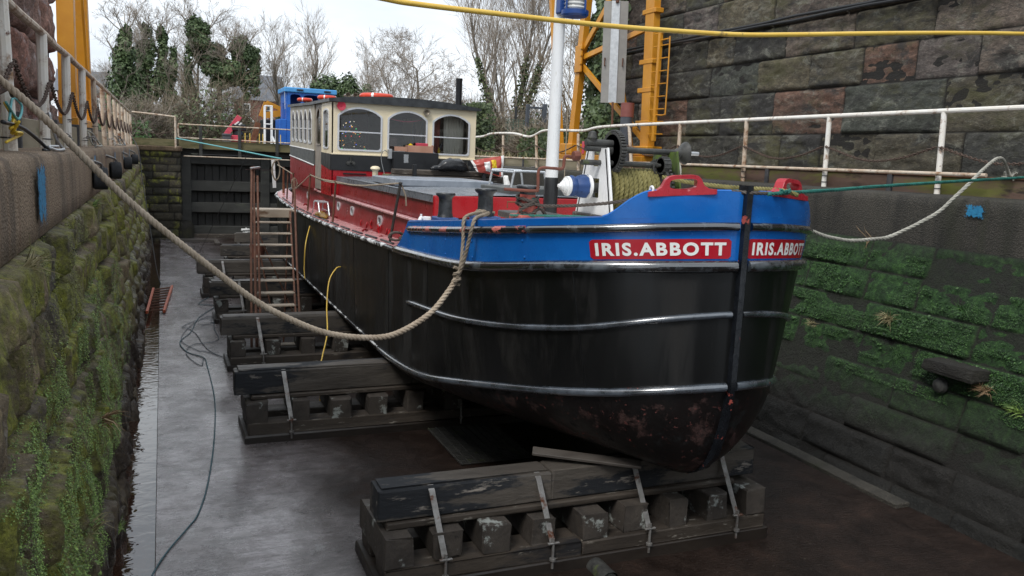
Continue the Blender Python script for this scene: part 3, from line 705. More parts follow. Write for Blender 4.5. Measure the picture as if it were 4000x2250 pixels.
GB = thing('gate_abutment', 'coursed stone pillar at the right side of the lock gate behind the barge', 'abutment', (7.6, 32.6, 0))
mb, bc = stone_wall('w', (6.6, 32.3, -.3), (1, 0, 0), (0, 0, 1), (0, -1, 0), 2.6, [.34, .3, .3, .3, .31, .3, .28, .3, .26, .26, .26, .22], (.4, .85), .05, .12, None, 63, joint=.022)
mb.build('stone_face', M['stone_gate'], GB, 180, bc, mb.jt)
b = MB(); b.box((6.62, 32.36, -.3), (9.2, 34, 3.2)); b.build('core', M['stone_gate'], GB)

# ------------------------------------------------------------------ lock gate with walkway
LG = thing('lock_gate', 'black timber lock gate closing the far end of the dry dock', 'lock gate', (3.5, 33, 0))
b = MB()
for k in range(23):
    x = .66+k*.26; b.bbox((x, 33.05, .1), (x+.25, 33.12, 3.0), .012, jit=.006)
b.box((.66, 33.13, .05), (6.7, 33.2, 3.05)); b.build('planking', M['gate_black'], LG)
for z0, z1 in ((.12, .42), (.92, 1.30), (1.72, 2.10), (2.70, 3.02)):
    b = MB(); b.bbox((.64, 32.78, z0), (6.6, 33.06, z1), .02, jit=.006); b.build('cross_beam', M['gate_beam'], LG)
for x in (.62, 3.4, 6.3):
    b = MB(); b.bbox((x, 32.74, .05), (x+.34, 33.1, 3.12), .02, jit=.004); b.build('upright_post', M['gate_beam'], LG)
b = MB(); b.bbox((.62, 32.7, 3.07), (6.7, 33.2, 3.245), .015); b.build('top_beam', M['gate_beam'], LG)
b = MB(); b.bbox((.6, 32.6, -.05), (6.7, 33.3, .14), .02); b.build('sill', M['timber_old'], LG)
WK = thing('gate_walkway', 'mossy plank walkway with thin railing along the top of the lock gate', 'walkway', (3.5, 32.5, 3.2))
b = MB(); b.bbox((.55, 32.30, 3.25), (6.9, 32.42, 3.56), .012); b.build('side_plank', M['deck_wood'], WK)
b = MB(); b.bbox((.55, 32.42, 3.26), (6.9, 33.0, 3.32), .01); b.build('deck', M['deck_wood'], WK)
for x in (1.28, 2.62, 3.95, 5.3, 6.6):
    b = MB(); b.bbox((x-.055, 32.22, 2.95), (x+.055, 32.3, 4.09), .008); b.build('post', M['gate_beam'], WK)
b = MB(); b.tube(spline([(6.9, 32.25, 4.10), (1.2, 32.25, 4.10), (.62, 32.25, 4.10), (.54, 32.25, 4.06), (.54, 32.25, 3.7), (.56, 32.25, 3.64), (.7, 32.25, 3.62), (1.3, 32.25, 3.62), (6.9, 32.25, 3.6)], 6), .024, 6); b.build('handrail', M['tan_rail'], WK)
b = MB(); b.tube([(.7, 32.22, 2.98), (6.8, 32.22, 2.98)], .02, 6); b.build('lower_rail', M['tan_rail'], WK)
# sill curb timbers at the far end of the floor
b = MB(); b.bbox((.35, 31.0, .0), (1.75, 31.18, .12), .015); b.bbox((1.62, 30.2, .0), (1.78, 31.0, .1), .015); tag(b.build('curb_timber', M['plank']), 'L shaped timber curb lying on the floor before the lock gate', 'timber')
b = MB()
for k in range(5): b.bbox((2.75+rnd.uniform(-.1, .1), 32.35, .14+k*.05), (2.95+rnd.uniform(-.08, .08), 32.5, .2+k*.05), .03, jit=.03)
tag(b.build('rag_bundle', M['bag_white']), 'pale crumpled rag bundle on the sill of the lock gate', 'rag')
# cross rail on the abutment
CR = thing('abutment_railing', 'short rusty rail across the top of the far left stone pillar', 'railing', (-.2, 32, 3.3))
b = MB(); b.tube([(-.95, 31.9, 4.42), (-.2, 31.95, 4.38), (.44, 32, 4.33)], .03, 8); b.build('top_rail', M['tan_rail'], CR)
b = MB(); b.tube([(.44, 32, 3.25), (.44, 32, 4.36)], .035, 8); b.build('post', M['tan_rail'], CR)
b = MB(); b.bbox((-.9, 32.0, 3.3), (.46, 32.1, 3.55), .01); b.build('kick_board', M['deck_wood'], CR)
b = MB(); chain(b, [(-.9, 31.95, 3.95), (-.2, 31.98, 3.72), (.42, 32, 3.86)], .05, .007); b.build('chain', M['chain_rust'], CR)

# ------------------------------------------------------------------ railings and kerb boards
RL = thing('dock_railing', 'long flaking white pipe railing on the left dock coping with rusty chains', 'railing', (-1, 18, 3.3))
ys = [4.75+2.09*k for k in range(14)]
b = MB(); pts = [(-1.0+.006*math.sin(k*1.7), lerp(2.5, 31.9, k/40), 4.335+.004*math.sin(k*2.3)+(.06*(k/40))) for k in range(41)]
b.tube(pts, .034, 10); b.build('top_rail', M['tan_rail'], RL)
for k, y in enumerate(ys):
    near = k < 5; lean = rnd.uniform(-.02, .02)
    b = MB(); b.tube([(-1.0+lean, y, 3.28), (-1.0, y-.03+rnd.uniform(-.02, .02), 4.34)], .046 if near else .04, 10)
    p = b.build('post', M['white_rail' if near else 'tan_rail'], RL)
    if k < 6:
        b = MB()
        for z in (3.39, 3.62):
            b = MB(); b.tube([(-1.0+.05*math.cos(a_*PI/5), y+.05*math.sin(a_*PI/5), z) for a_ in range(10)], .006, 4, closed=True); b.build('cable_tie', M['cable_black'], p)
    if k < 13:
        b = MB(); y2 = ys[k]+2.09
        chain(b, [(-.95, y+.02, 3.93), (-.95, lerp(y, y2, .25), 3.74), (-.95, lerp(y, y2, .5), 3.66), (-.95, lerp(y, y2, .75), 3.72), (-.95, y2-.02, 3.91)], .05, .0065)
        b.build('chain', M['chain_rust'], RL)
KB = thing('kerb_board', 'weathered pale timber kerb board standing behind the left railing', 'kerb board', (-1.22, 18, 3.3))
y = 3.0
while y < 31.5:
    b = MB(); b.bbox((-1.25, y, 3.28), (-1.19, y+2.75, 3.58), .008, jit=.004); b.build('board', M['kerb_board'], KB)
    b = MB(); b.bbox((-1.3, y+2.76, 3.28), (-1.16, y+2.84, 3.62), .006); b.build('bracket', M['crane_dark'], KB); y += 2.86
RR = thing('dock_railing', 'cream pipe railing along the right dock coping in front of the dark abutment', 'railing', (9, 15, 3.2))
ys = [2.0, 3.87, 5.75, 7.65, 9.6, 11.48, 13.42, 15.3, 17.6, 20.0, 22.3, 24.8, 27.4, 30]
b = MB(); b.tube(spline([(9, 1.5, 4.24), (9, 7, 4.23), (9, 13.4, 4.21), (9, 16.4, 4.19), (9.02, 17.4, 4.12), (9.02, 18.8, 4.15), (9.0, 19.6, 4.14), (9.0, 20.4, 4.00), (9.02, 21.6, 4.10), (9.0, 23.2, 4.11), (9, 24.6, 4.02), (9, 30, 4.1)], 6), .032, 10); b.build('top_rail', M['white_rail'], RR)
for k, y in enumerate(ys):
    ln = rnd.uniform(-.03, .03) if y < 15 else rnd.uniform(.05, .28)
    b = MB(); b.tube([(9.0, y-.02-ln, 3.16), (9.0, y, 4.21 if y < 17 else 4.05)], .036, 10); p = b.build('post', M['white_rail' if y < 10 else 'tan_rail'], RR)
    if k < 7:
        b = MB()
        for z in (3.27, 3.36):
            b = MB(); b.tube([(9+.041*math.cos(a_*PI/5), y-.02-ln*.9+.041*math.sin(a_*PI/5), z) for a_ in range(10)], .006, 4, closed=True); b.build('cable_tie', M['cable_black'], p)
    if k < len(ys)-1:
        y2 = ys[k+1]; sg = .2
        b = MB(); chain(b, [(8.96, y+.03, 3.78), (8.96, lerp(y, y2, .3), 3.63), (8.96, lerp(y, y2, .6), 3.60), (8.96, y2-.03, 3.78)], .05, .0065); b.build('chain', M['chain_rust'], RR)
b = MB(); b.tube([(8.92, 6.9, 3.455), (8.92, 17, 3.43), (8.92, 26, 3.43)], .024, 10); tag(b.build('scaffold_pole', M['tan_rail']), 'long scaffold pole tied low along the right railing posts', 'pole')
KR = thing('kerb_board', 'rust stained timber kerb board behind the posts of the right railing', 'kerb board', (9.1, 15, 3.2))
y = 1.0; k = 0
while y < 31:
    b = MB(); b.bbox((9.08, y, 3.19), (9.14, y+2.4, 3.42), .008, jit=.004); b.build('board', M['kerb_right' if y < 16 else 'kerb_board'], KR)
    b = MB(); b.bbox((9.06, y+2.41, 3.19), (9.2, y+2.49, 3.43), .006); b.build('bracket', M['crane_dark'], KR); y += 2.5
b = MB(); b.bbox((9.06, 1, 3.42), (9.2, 31, 3.435), .004); b.build('top_flange', M['rust'], KR)
# ------------------------------------------------------------------ vegetation
class LB:
    def __init__(s): s.mb = MB(); s.bc = []
    def leaf(s, p, n, size, r, asp=.8, tone=None):
        n = V(n)
        if n.length < 1e-4: n = V((0, 0, 1))
        n = (n.normalized()+V((r.uniform(-.7, .7), r.uniform(-.7, .7), r.uniform(-.4, .7)))).normalized()
        a = n.orthogonal().normalized(); b = n.cross(a); th = r.uniform(0, 2*PI)
        u = a*math.cos(th)+b*math.sin(th); w_ = n.cross(u)
        sz = size*r.uniform(.6, 1.25)
        s.mb.add([p-u*sz*.5, p+w_*sz*.5*asp-n*sz*.06, p+u*sz*.5, p-w_*sz*.5*asp-n*sz*.06], [(0, 1, 2, 3)])
        t = r.random() if tone is None else max(0, min(1, tone+r.uniform(-.25, .25)))
        s.bc += [t]*4
    def blade(s, p, d, L, w_, r, bend=.5):
        d = V(d).normalized(); side = d.orthogonal().normalized()
        side = (Matrix.Rotation(r.uniform(0, 2*PI), 3, d) @ side); g = d.cross(side)
        q = [p, p+d*L*.5+g*L*bend*.12, p+d*L*.9+g*L*bend*.5+V((0, 0, -L*.12*bend))]
        t = r.random(); s.mb.add([q[0]-side*w_, q[0]+side*w_, q[1]+side*w_*.8, q[1]-side*w_*.8, q[2]], [(0, 1, 2, 3), (3, 2, 4)]); s.bc += [t]*5
    def build(s, name, m, parent=None): return s.mb.build(name, m, parent, 0, s.bc)

def branchy(mb, r, p, d, L, rad, lvl, maxl, up=.15, spread=.7, kids=(3, 5), wob=.16, twist=None, tips=None, seg=4):
    pts = [p.copy()]; dd = d.copy()
    for k in range(seg):
        dd = (dd+V((r.uniform(-1, 1), r.uniform(-1, 1), r.uniform(-1, 1)))*wob+V((0, 0, up))*.25).normalized()
        pts.append(pts[-1]+dd*L/seg)
    rads = [lerp(rad, rad*(.45 if lvl < maxl else .3), i/seg) for i in range(seg+1)]
    mb.tube(pts, rads, 7 if lvl == 0 else (5 if lvl == 1 else 3), cap=False)
    if tips is not None: tips.append((pts, lvl))
    if lvl >= maxl: return
    nk = r.randint(*kids)
    for k in range(nk):
        t = r.uniform(.35, 1.0) if lvl else r.uniform(.3, 1.0)
        i = min(seg-1, int(t*seg)); q = pts[i].lerp(pts[i+1], t*seg-i)
        ax = (pts[i+1]-pts[i]).normalized(); o = ax.orthogonal().normalized(); o = Matrix.Rotation(r.uniform(0, 2*PI), 3, ax) @ o
        nd = (ax*r.uniform(.5, 1.0)+o*spread*r.uniform(.7, 1.3)).normalized()
        branchy(mb, r, q, nd, L*r.uniform(.5, .75), max(rads[i]*r.uniform(.45, .65), .0085), lvl+1, maxl, up, spread, kids, wob, twist, tips, 3 if lvl+1 < maxl else 2)

def bare_tree(seed, h, label, group=None, loc=(0, 0, 0), up=.5, spread=.6, trunk=.45, lv=4, kids=(4, 6), m='twig', rad=.02, name='bare_tree', ivy=None, lean=(0, 0), ivy_m='ivy', leafsz=.22, stems=1):
    r = random.Random(seed); t = thing(name, label, 'tree', loc, group); o = V(loc); b = MB(); tips = []
    tr = MB()
    for s_ in range(stems):
        d0 = V((lean[0]+(r.uniform(-.35, .35) if stems > 1 else 0), lean[1]+(r.uniform(-.2, .2) if stems > 1 else 0), 1)).normalized()
        pts = [o+V((r.uniform(-.4, .4)*(stems > 1), 0, -.1))]; d = d0.copy(); n = 7
        for k in range(n):
            d = (d+V((r.uniform(-.09, .09), r.uniform(-.09, .09), .05))).normalized(); pts.append(pts[-1]+d*h*.72/n)
        rr = [h*rad*lerp(1, .35, k/n) for k in range(n+1)]
        tr.tube(pts, rr, 8, cap=False)
        for k in range(2, n+1):
            for q in range(r.randint(2, 3)):
                a = r.uniform(0, 2*PI); lo = k/n
                nd = V((math.cos(a)*spread*1.4, math.sin(a)*spread*1.4, up+lo*.6)).normalized()
                branchy(b, r, pts[k], nd, h*lerp(.36, .24, lo)*r.uniform(.8, 1.15), max(rr[k]*.5, .03), 1, lv, up*.5, spread, kids, .18, None, tips)
        tips.append((pts, 0))
    tr.build('trunk', M['bark'], t); b.build('crown', M[m], t)
    if ivy:
        lb = LB(); n_, zmax, w0, w1 = ivy
        for _ in range(n_):
            pts, lvl = tips[-1 - r.randrange(stems)] if stems == 1 else r.choice([q for q in tips if q[1] == 0])
            f = r.random()**1.1*zmax; i = min(len(pts)-2, int(f*(len(pts)-1))); c = pts[i].lerp(pts[i+1], f*(len(pts)-1)-i)
            a = r.uniform(0, 2*PI); lump = .7+.6*noise.noise(V((a*1.3, c.z*.8, seed)))
            R_ = lerp(w0, w1, f/zmax)*lump*math.sqrt(r.uniform(.25, 1))
            lb.leaf(c+V((math.cos(a)*R_, math.sin(a)*R_, r.uniform(-.2, .2))), V((math.cos(a), math.sin(a), .3)), leafsz, r)
        lb.build('ivy', M[ivy_m], t)
    return t

def blob_foliage(lb, r, c, rx, ry, rz, n, size, seed, lumps=7):
    """Leaves through an uneven crown volume made of overlapping lumps."""
    L = []
    for k in range(lumps):
        a = r.uniform(0, 2*PI); q = r.uniform(.25, .75)
        L.append((V((c[0]+math.cos(a)*rx*q, c[1]+math.sin(a)*ry*q, c[2]+r.uniform(-.75, .8)*rz)), r.uniform(.38, .62), r.random()))
    for _ in range(n):
        p0, s_, tone = r.choice(L)
        d = V((r.gauss(0, 1), r.gauss(0, 1), r.gauss(0, 1))).normalized(); q = r.uniform(.45, 1.05)**.6
        q *= .85+.4*noise.noise(d*2.2+V((seed, tone*9, 0)))
        p = p0+V((d.x*rx*s_*q, d.y*ry*s_*q, d.z*rz*s_*q))
        lb.leaf(p, d, size, r, tone=.5+.35*(tone-.5))

def ivy_tree(seed, loc, h, crown, label, n=3500, size=.26, m='ivy', twigs=True, lean=0, group=None):
    """A tree smothered in ivy: trunk, limbs, lumps of leaves, bare twigs standing out on top."""
    r = random.Random(seed); o = V(loc); t = thing('ivy_clad_tree', label, 'tree', loc, group)
    b = MB(); pts = [o+V((lean*k/6*h*.3, 0, h*.8*k/6)) for k in range(7)]
    b.tube(pts, [h*.03*lerp(1, .4, k/6) for k in range(7)], 8, cap=False); b.build('trunk', M['bark'], t)
    lb = LB()
    for (cx, cz, rx, rz, sh) in crown:
        blob_foliage(lb, r, (o.x+cx, o.y, o.z+cz), rx*1.15, rx, rz*1.1, int(n*sh*2.9), size, seed+cx, 10)
    lb.build('ivy', M[m], t)
    if twigs:
        b = MB()
        for (cx, cz, rx, rz, sh) in crown:
            for k in range(4 if cz < 4 else 6):
                a = r.uniform(0, 2*PI)
                branchy(b, r, o+V((cx+math.cos(a)*rx*.4, math.sin(a)*rx*.4, cz+rz*.35)), V((math.cos(a)*.7, math.sin(a)*.7, r.uniform(.6, 1.4))).normalized(), h*.19*r.uniform(.7, 1.2), h*.006, 1, 4, .3, .65, (3, 5), .2)
        b.build('twigs', M['twig'], t)
    return t

def thicket(seed, loc, w_, d_, h, label, n=700, m='twig_brown', leaves=0, lm='ivy_light', name='bare_shrub', haze=5000, hm='dry_twig'):
    r = random.Random(seed); o = V(loc); t = thing(name, label, 'shrub', loc); b = MB()
    for k in range(n):
        a = r.uniform(0, 2*PI); q = math.sqrt(r.random()); p = o+V((math.cos(a)*w_*.38*q, math.sin(a)*d_*.38*q, 0))
        d = V((math.cos(a)*q*.9+r.uniform(-.3, .3), math.sin(a)*q*.9+r.uniform(-.3, .3), r.uniform(.8, 1.3))).normalized()
        L = h*r.uniform(.55, 1.)*(1-.35*q*q)
        branchy(b, r, p, d, L, .03, 3, 5 if k % 3 == 0 else 4, -.05, .7, (4, 7), .16, None, None, 4)
    b.build('twigs', M[m], t)
    hz = LB()
    for k in range(haze):
        a = r.uniform(0, 2*PI); q = r.random()**.45; z = r.random()**.8; zm = h*.95*math.sqrt(max(.02, 1-q*q*.92))
        p = o+V((math.cos(a)*w_*.5*q, math.sin(a)*d_*.5*q, z*zm*(.9+.2*noise.noise(V((a*2, q*3, seed))))))
        hz.blade(p, (math.cos(a)*.5+r.uniform(-.7, .7), math.sin(a)*.5+r.uniform(-.7, .7), r.uniform(.1, 1.2)), r.uniform(.35, .8), .011, r, .8)
    if haze: hz.build('fine_twigs', M[hm], t)
    if leaves:
        lb = LB()
        for _ in range(leaves):
            a = r.uniform(0, 2*PI); q = math.sqrt(r.random()); z = r.random()
            lb.leaf(o+V((math.cos(a)*w_*.5*q, math.sin(a)*d_*.5*q, z*h*.8*(1-q*q*.5))), V((math.cos(a), math.sin(a), .6)), .2, r)
        lb.build('leaves', M[lm], t)
    return t
G = 3.2
ivy_tree(3, (-2.1, 55, G), 7, [(0, 2.4, 1.2, 2.2, .45), (.05, 4.4, .9, 1.7, .35), (.25, 6.2, .3, .8, .2)], 'leftmost ivy clad tree, a broad green column with thin bare top', 4200, .19, group='ivy clad trees beyond the dock')
ivy_tree(4, (-.75, 58, G), 7.2, [(0, 3.0, .8, 1.8, .5), (-.1, 5.0, .5, 1.4, .35), (-.05, 6.5, .28, .8, .15)], 'slim ivy column tree, left one of the narrow pair', 2600, .18, group='ivy clad trees beyond the dock')
ivy_tree(5, (.25, 58, G), 7.2, [(0, 2.9, .85, 1.8, .5), (.1, 4.8, .55, 1.4, .3), (-.1, 6.4, .32, .9, .2)], 'slim ivy column tree, right one of the narrow pair', 2600, .18, group='ivy clad trees beyond the dock')
ivy_tree(6, (3.6, 60, G), 8.6, [(-1.2, 6.9, .95, 1.2, .22), (-.3, 5.6, 1.2, 1.1, .22), (.7, 5.0, 1.2, 1.0, .2), (1.5, 5.9, .95, 1.5, .22), (1.9, 4.3, .7, .9, .08), (-1.9, 4.4, .45, 1.5, .06)], 'big dark ivy tree with a wide leaning crown and bare branches on top', 7500, .2, lean=.0, group='ivy clad trees beyond the dock')
bare_tree(12, 8.2, 'pale bare tree rising just behind the big ivy tree crown', 'bare trees beyond the dock', (2.4, 64, G), lv=4, kids=(4, 5))
bare_tree(13, 8.2, 'bare tree with a few upright limbs right of the house', 'bare trees beyond the dock', (7.5, 62, G), lv=4, kids=(4, 5), ivy=(900, .45, .5, .25), up=1.0, spread=.42)
bare_tree(14, 10, 'tallest pale bare tree, behind the blue boat cabin', 'bare trees beyond the dock', (10.4, 66, G), lv=4, kids=(4, 5), up=1.1, spread=.4, ivy=(4200, .72, .6, .35), leafsz=.2)
bare_tree(15, 7.5, 'grey bare tree low behind the lifebuoys', 'bare trees beyond the dock', (12.2, 74, G), lv=4, kids=(4, 5))
bare_tree(16, 10.5, 'distant thin bare tree seen above the middle of the barge cabin', 'bare trees beyond the dock', (20.5, 90, G), lv=4, kids=(4, 5), up=1.0, spread=.4)
bare_tree(24, 6.2, 'distant bare tree at the far left beside the yellow crane leg', 'bare trees beyond the dock', (-4.4, 75, G), lv=4, kids=(4, 5))
bare_tree(25, 5.5, 'thin bare tree between the ivy columns and the big ivy tree', 'bare trees beyond the dock', (1.2, 66, G), lv=4, kids=(4, 5), up=.9, spread=.4)
ivy_tree(7, (11.0, 60, G), 5.2, [(0, 3.2, 1.35, 1.9, 1)], 'dark evergreen bush tree between blue cabin and lifebuoy', 1700, .2, twigs=False, group='evergreens behind the barge')
ivy_tree(8, (12.7, 58, G), 5.2, [(0, 3.1, 1.3, 2.0, 1)], 'rounded dark evergreen above the orange lifebuoy', 1800, .2, twigs=False, group='evergreens behind the barge')
thicket(31, (2.5, 50, G), 4.6, 3.2, 4.4, 'big rounded mound of brown bare twigs with some ivy low down', 34, 'twig_brown', 1500, 'ivy')
thicket(32, (5.4, 56, G), 4, 3, 1.9, 'low brown bush in front of the brick house', 18, 'twig_brown', 700, 'ivy')
thicket(38, (.6, 52, G), 3.4, 2.4, 3.0, 'tangled pale bush at the left end of the brown mound', 14, 'twig', 500, 'ivy')
thicket(39, (12.6, 31.5, G), 3.4, 1.6, 1.9, 'dry brown brambles behind the right railing beside the barge cabin', 12, 'twig', 900, 'ivy_light')
thicket(40, (11.6, 24.5, G), 2.6, 1.6, 1.5, 'low dry brambles at the feet of the grey steel gate', 8, 'twig', 500, 'ivy_light', haze=3000)
thicket(41, (17.5, 34, G), 5, 2, 2.6, 'brown bramble bank behind the grey steel gate', 16, 'twig_brown', 400, 'ivy_light')
thicket(33, (-1.0, 46, G), 2.6, 2.4, 2.6, 'pale bare bush behind the corner of the left railing', 14, 'twig', 500, 'laurel')
bare_tree(17, 7.4, 'spreading bare tree with arching dark limbs above the barge roof', 'bare trees beyond the dock', (13.8, 48, G), lv=5, kids=(3, 5), up=.05, spread=.95, ivy=(1100, .55, .7, .5), lean=(.05, 0))
bare_tree(18, 10.5, 'tall many stemmed bare tree with ivy up its trunk left of the mast', 'bare trees beyond the dock', (16.6, 41, G), lv=4, kids=(3, 4), up=1.15, spread=.4, rad=.012, stems=3, ivy=(3000, .72, .8, .3), ivy_m='ivy_light', leafsz=.15)
bare_tree(19, 9.5, 'tall bare tree behind the white mast', 'bare trees beyond the dock', (19.6, 47, G), lv=4, kids=(3, 4), up=1.1, spread=.45, rad=.012, stems=3)
bare_tree(26, 7.6, 'twiggy bare tree behind the stove pipe', 'bare trees beyond the dock', (15.2, 56, G), lv=4, kids=(4, 5), up=.7, spread=.6, rad=.014, stems=2)
bare_tree(27, 7.0, 'reddish bare tree between the mast and the yellow crane', 'bare trees beyond the dock', (18.8, 38, G), lv=4, kids=(4, 4), up=.8, spread=.5, rad=.012, stems=2, m='twig_brown')
thicket(34, (15.5, 44, G), 4.5, 3, 3.6, 'wild brown thicket behind the barge stove pipe', 26, 'twig_brown', 800, 'ivy_light')
thicket(35, (18.5, 40, G), 4.5, 3, 3.8, 'brown thicket behind the white mast', 26, 'twig_brown', 600, 'ivy_light')
thicket(36, (19.5, 52, G), 7, 3, 4.6, 'far brown thicket in the gap right of the barge cabin', 24, 'twig_brown', 0)
thicket(37, (14.0, 38, G), 2.6, 2.4, 2.3, 'low thicket of bare stems beside the grey gate frame', 12, 'twig', 500, 'ivy')

def ivy_mass(name, label, boxes, m, seed, size, cat='ivy', nrm=(0, -1, .2)):
    r = random.Random(seed); lb = LB()
    for (x0, x1, y0, y1, z0, z1, n) in boxes:
        for _ in range(n):
            p = V((r.uniform(x0, x1), r.uniform(y0, y1), r.uniform(z0, z1)))
            if fbm(V((p.x*1.3, p.z*.9, p.y*.8+seed)), 3) < -.12: continue
            lb.leaf(p, V(nrm), size, r, tone=.45+.6*fbm(p*1.7, 2))
    return tag(lb.build(name, M[m]), label, cat)
ivy_mass('ivy', 'ivy climbing the far corner of the dark abutment behind the yellow crane', [(9.75, 10.25, 17.6, 19.2, 3.2, 9.8, 5200), (10.0, 11.2, 19.05, 19.35, 3.2, 9.8, 5200)], 'ivy', 5, .13, nrm=(-.7, -.7, .2))
ivy_mass('ivy_bush', 'bushy ivy on the fence right beside the barge cabin', [(10.6, 11.55, 29.4, 30.6, 3.2, 5.4, 3800)], 'ivy_light', 6, .14, 'ivy bush')
ivy_mass('ivy_bush', 'dark ivy heap on the ground at the foot of the abutment behind the railing', [(9.7, 11.6, 20.5, 23, 3.2, 4.3, 2600)], 'ivy_light', 8, .12, 'ivy bush')
ivy_mass('laurel_bush', 'glossy green laurel bush behind the left railing end', [(-1.9, -.5, 44, 46, 3.2, 4.4, 900)], 'laurel', 9, .13, 'laurel bush')
ivy_mass('hedge', 'dark evergreen undergrowth along the far canal bank', [(-9, 4.5, 51, 54, 3.2, 4.6, 5500), (4.5, 12, 62, 64, 3.2, 4.6, 2500)], 'ivy', 10, .2, 'undergrowth')
def grass(label, x0, x1, y0, y1, z, n, L, seed):
    r = random.Random(seed); lb = LB()
    for _ in range(n):
        p = V((r.uniform(x0, x1), r.uniform(y0, y1), z)); lb.blade(p, (r.uniform(-.3, .3), r.uniform(-.3, .3), 1), L*r.uniform(.5, 1.2), .012, r, .8)
    o = tag(lb.build('tall_grass', M['grass']), label, 'grass', kind='stuff')
grass('dry tall grass on the right bank beyond the railing', 9.4, 15, 20, 33, 3.17, 4200, .55, 1)
grass('dry grass behind the railing on the far left bank', -6, -1.3, 30, 44, 3.2, 3000, .6, 2)
def far_wood(seed, x0, x1, y, n, h):
    r = random.Random(seed); b = MB()
    for k in range(n):
        x = r.uniform(x0, x1); hh = h*r.uniform(.6, 1.1)*(1+.25*noise.noise(V((x*.08, 0, seed))))
        branchy(b, r, V((x, y+r.uniform(-6, 6), G)), V((r.uniform(-.15, .15), 0, 1)).normalized(), hh*.75, hh*.012, 1, 4, .35, .5, (4, 6), .12)
    tag(b.build('far_wood', M['twig'], None, 0), 'far bare winter wood along the horizon', 'wood', kind='stuff')
far_wood(3, -45, 75, 115, 120, 6.5)

# planting on the dock walls
def wall_leaves(name, label, vs, nr, n, size, m, seed, thr, zr, yr, kind='stuff'):
    r = random.Random(seed); lb = LB(); k = 0
    while k < n:
        q = r.choice(vs); y, z = q.y, q.z
        if not (yr[0] < y < yr[1] and zr[0] < z < zr[1]): k += .01; continue
        if fbm(V((y*1.3, z*1.6, seed)), 4) + .25*fbm(V((y*6, z*6, seed)), 2) < thr: k += .05; continue
        lb.leaf(q+V((0, r.uniform(-.02, .02), r.uniform(-.02, .02)))+V(nr)*r.uniform(.002, .028), V(nr)+V((0, 0, .5)), size, r); k += 1
    tag(lb.build(name, M[m]), label, 'wall plants', kind=kind)
lf = lambda y, z: (V((-.40-.1147*(z)+.075, y, z)), (1, 0, .4))
rf = lambda y, z: (V((7.16+.274*(z)-.03, y, z)), (-1, 0, .4))
wall_leaves('wall_moss', 'bright green small leaved plants and moss on the left dock wall', LWV, (1, 0, .4), 70000, .0105, 'wall_leaf', 2, -.12, (.5, 2.0), (3.4, 12))
wall_leaves('wall_moss', 'olive moss tufts on the left dock wall', LWV, (1, 0, .4), 34000, .0095, 'moss_leaf', 3, -.04, (.9, 2.72), (4.6, 16))
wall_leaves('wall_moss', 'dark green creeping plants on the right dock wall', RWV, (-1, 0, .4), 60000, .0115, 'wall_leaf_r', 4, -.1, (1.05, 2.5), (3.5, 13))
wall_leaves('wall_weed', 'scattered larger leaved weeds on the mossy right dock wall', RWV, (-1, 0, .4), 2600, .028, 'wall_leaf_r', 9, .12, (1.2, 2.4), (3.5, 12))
wall_leaves('wall_weed', 'scattered larger leaved weeds on the mossy left dock wall', LWV, (1, 0, .4), 1800, .024, 'wall_leaf', 12, .14, (.6, 2.1), (4.6, 11))
def tuft(label, p, n, L, seed, m, nr, bend=1.2, name='wall_fern', cat='plant'):
    r = random.Random(seed); lb = LB()
    for _ in range(n): lb.blade(V(p)+V((0, r.uniform(-.06, .06), r.uniform(-.03, .03))), V(nr)+V((0, r.uniform(-1.1, 1.1), r.uniform(-.3, 1))), L*r.uniform(.5, 1.2), L*.022, r, bend)
    tag(lb.build(name, M[m]), label, cat)
tuft('yellowing long leaved plant growing from the coping joint at the far left', (-.69, 5.0, 2.70), 26, .2, 1, 'grass', (1, 0, .5))
tuft('small grass tuft in the left wall just below the first tyre', (-.68, 9.7, 2.72), 22, .13, 2, 'wall_leaf', (1, 0, .6))
tuft('broad pale leaved plant low on the left wall', (-.42, 5.15, 1.15), 14, .15, 3, 'grass', (1, 0, .2))
tuft('dry brown stalks hanging on the mossy left wall', (-.45, 6.6, 1.35), 30, .2, 4, 'dry', (1, 0, -.3))
tuft('small fern rosette low on the left wall', (-.33, 6.0, .75), 18, .1, 5, 'wall_leaf', (1, 0, .6))
tuft('dry straw tuft on the right wall beside the bow', (7.68, 9.0, 1.98), 70, .13, 6, 'grass', (-1, 0, .3))
tuft('dead grass clump upper middle of the mossy right wall', (7.64, 6.9, 1.78), 80, .15, 7, 'grass', (-1, 0, .2))
tuft('dead grass clump beside the projecting stone on the right wall', (7.5, 5.5, 1.33), 60, .13, 8, 'dry', (-1, 0, .2))
tuft('green grass tuft at the right edge of the right wall', (7.5, 5.15, 1.22), 60, .15, 9, 'wall_leaf', (-1, 0, .5))
tuft('straw tuft on the dark middle of the right wall', (7.58, 8.0, 1.5), 50, .11, 10, 'grass', (-1, 0, .3))
tuft('fern clump below the concrete on the right wall', (7.72, 7.5, 2.1), 34, .16, 11, 'wall_leaf_r', (-1, 0, .4))
tuft('fern clump right of centre on the right wall', (7.68, 6.0, 2.05), 34, .16, 12, 'wall_leaf_r', (-1, 0, .4))
tuft('thin dry weed under the scaffold pole side of the coping', (7.93, 7.6, 2.63), 8, .22, 13, 'dry', (-.6, 0, -.4))

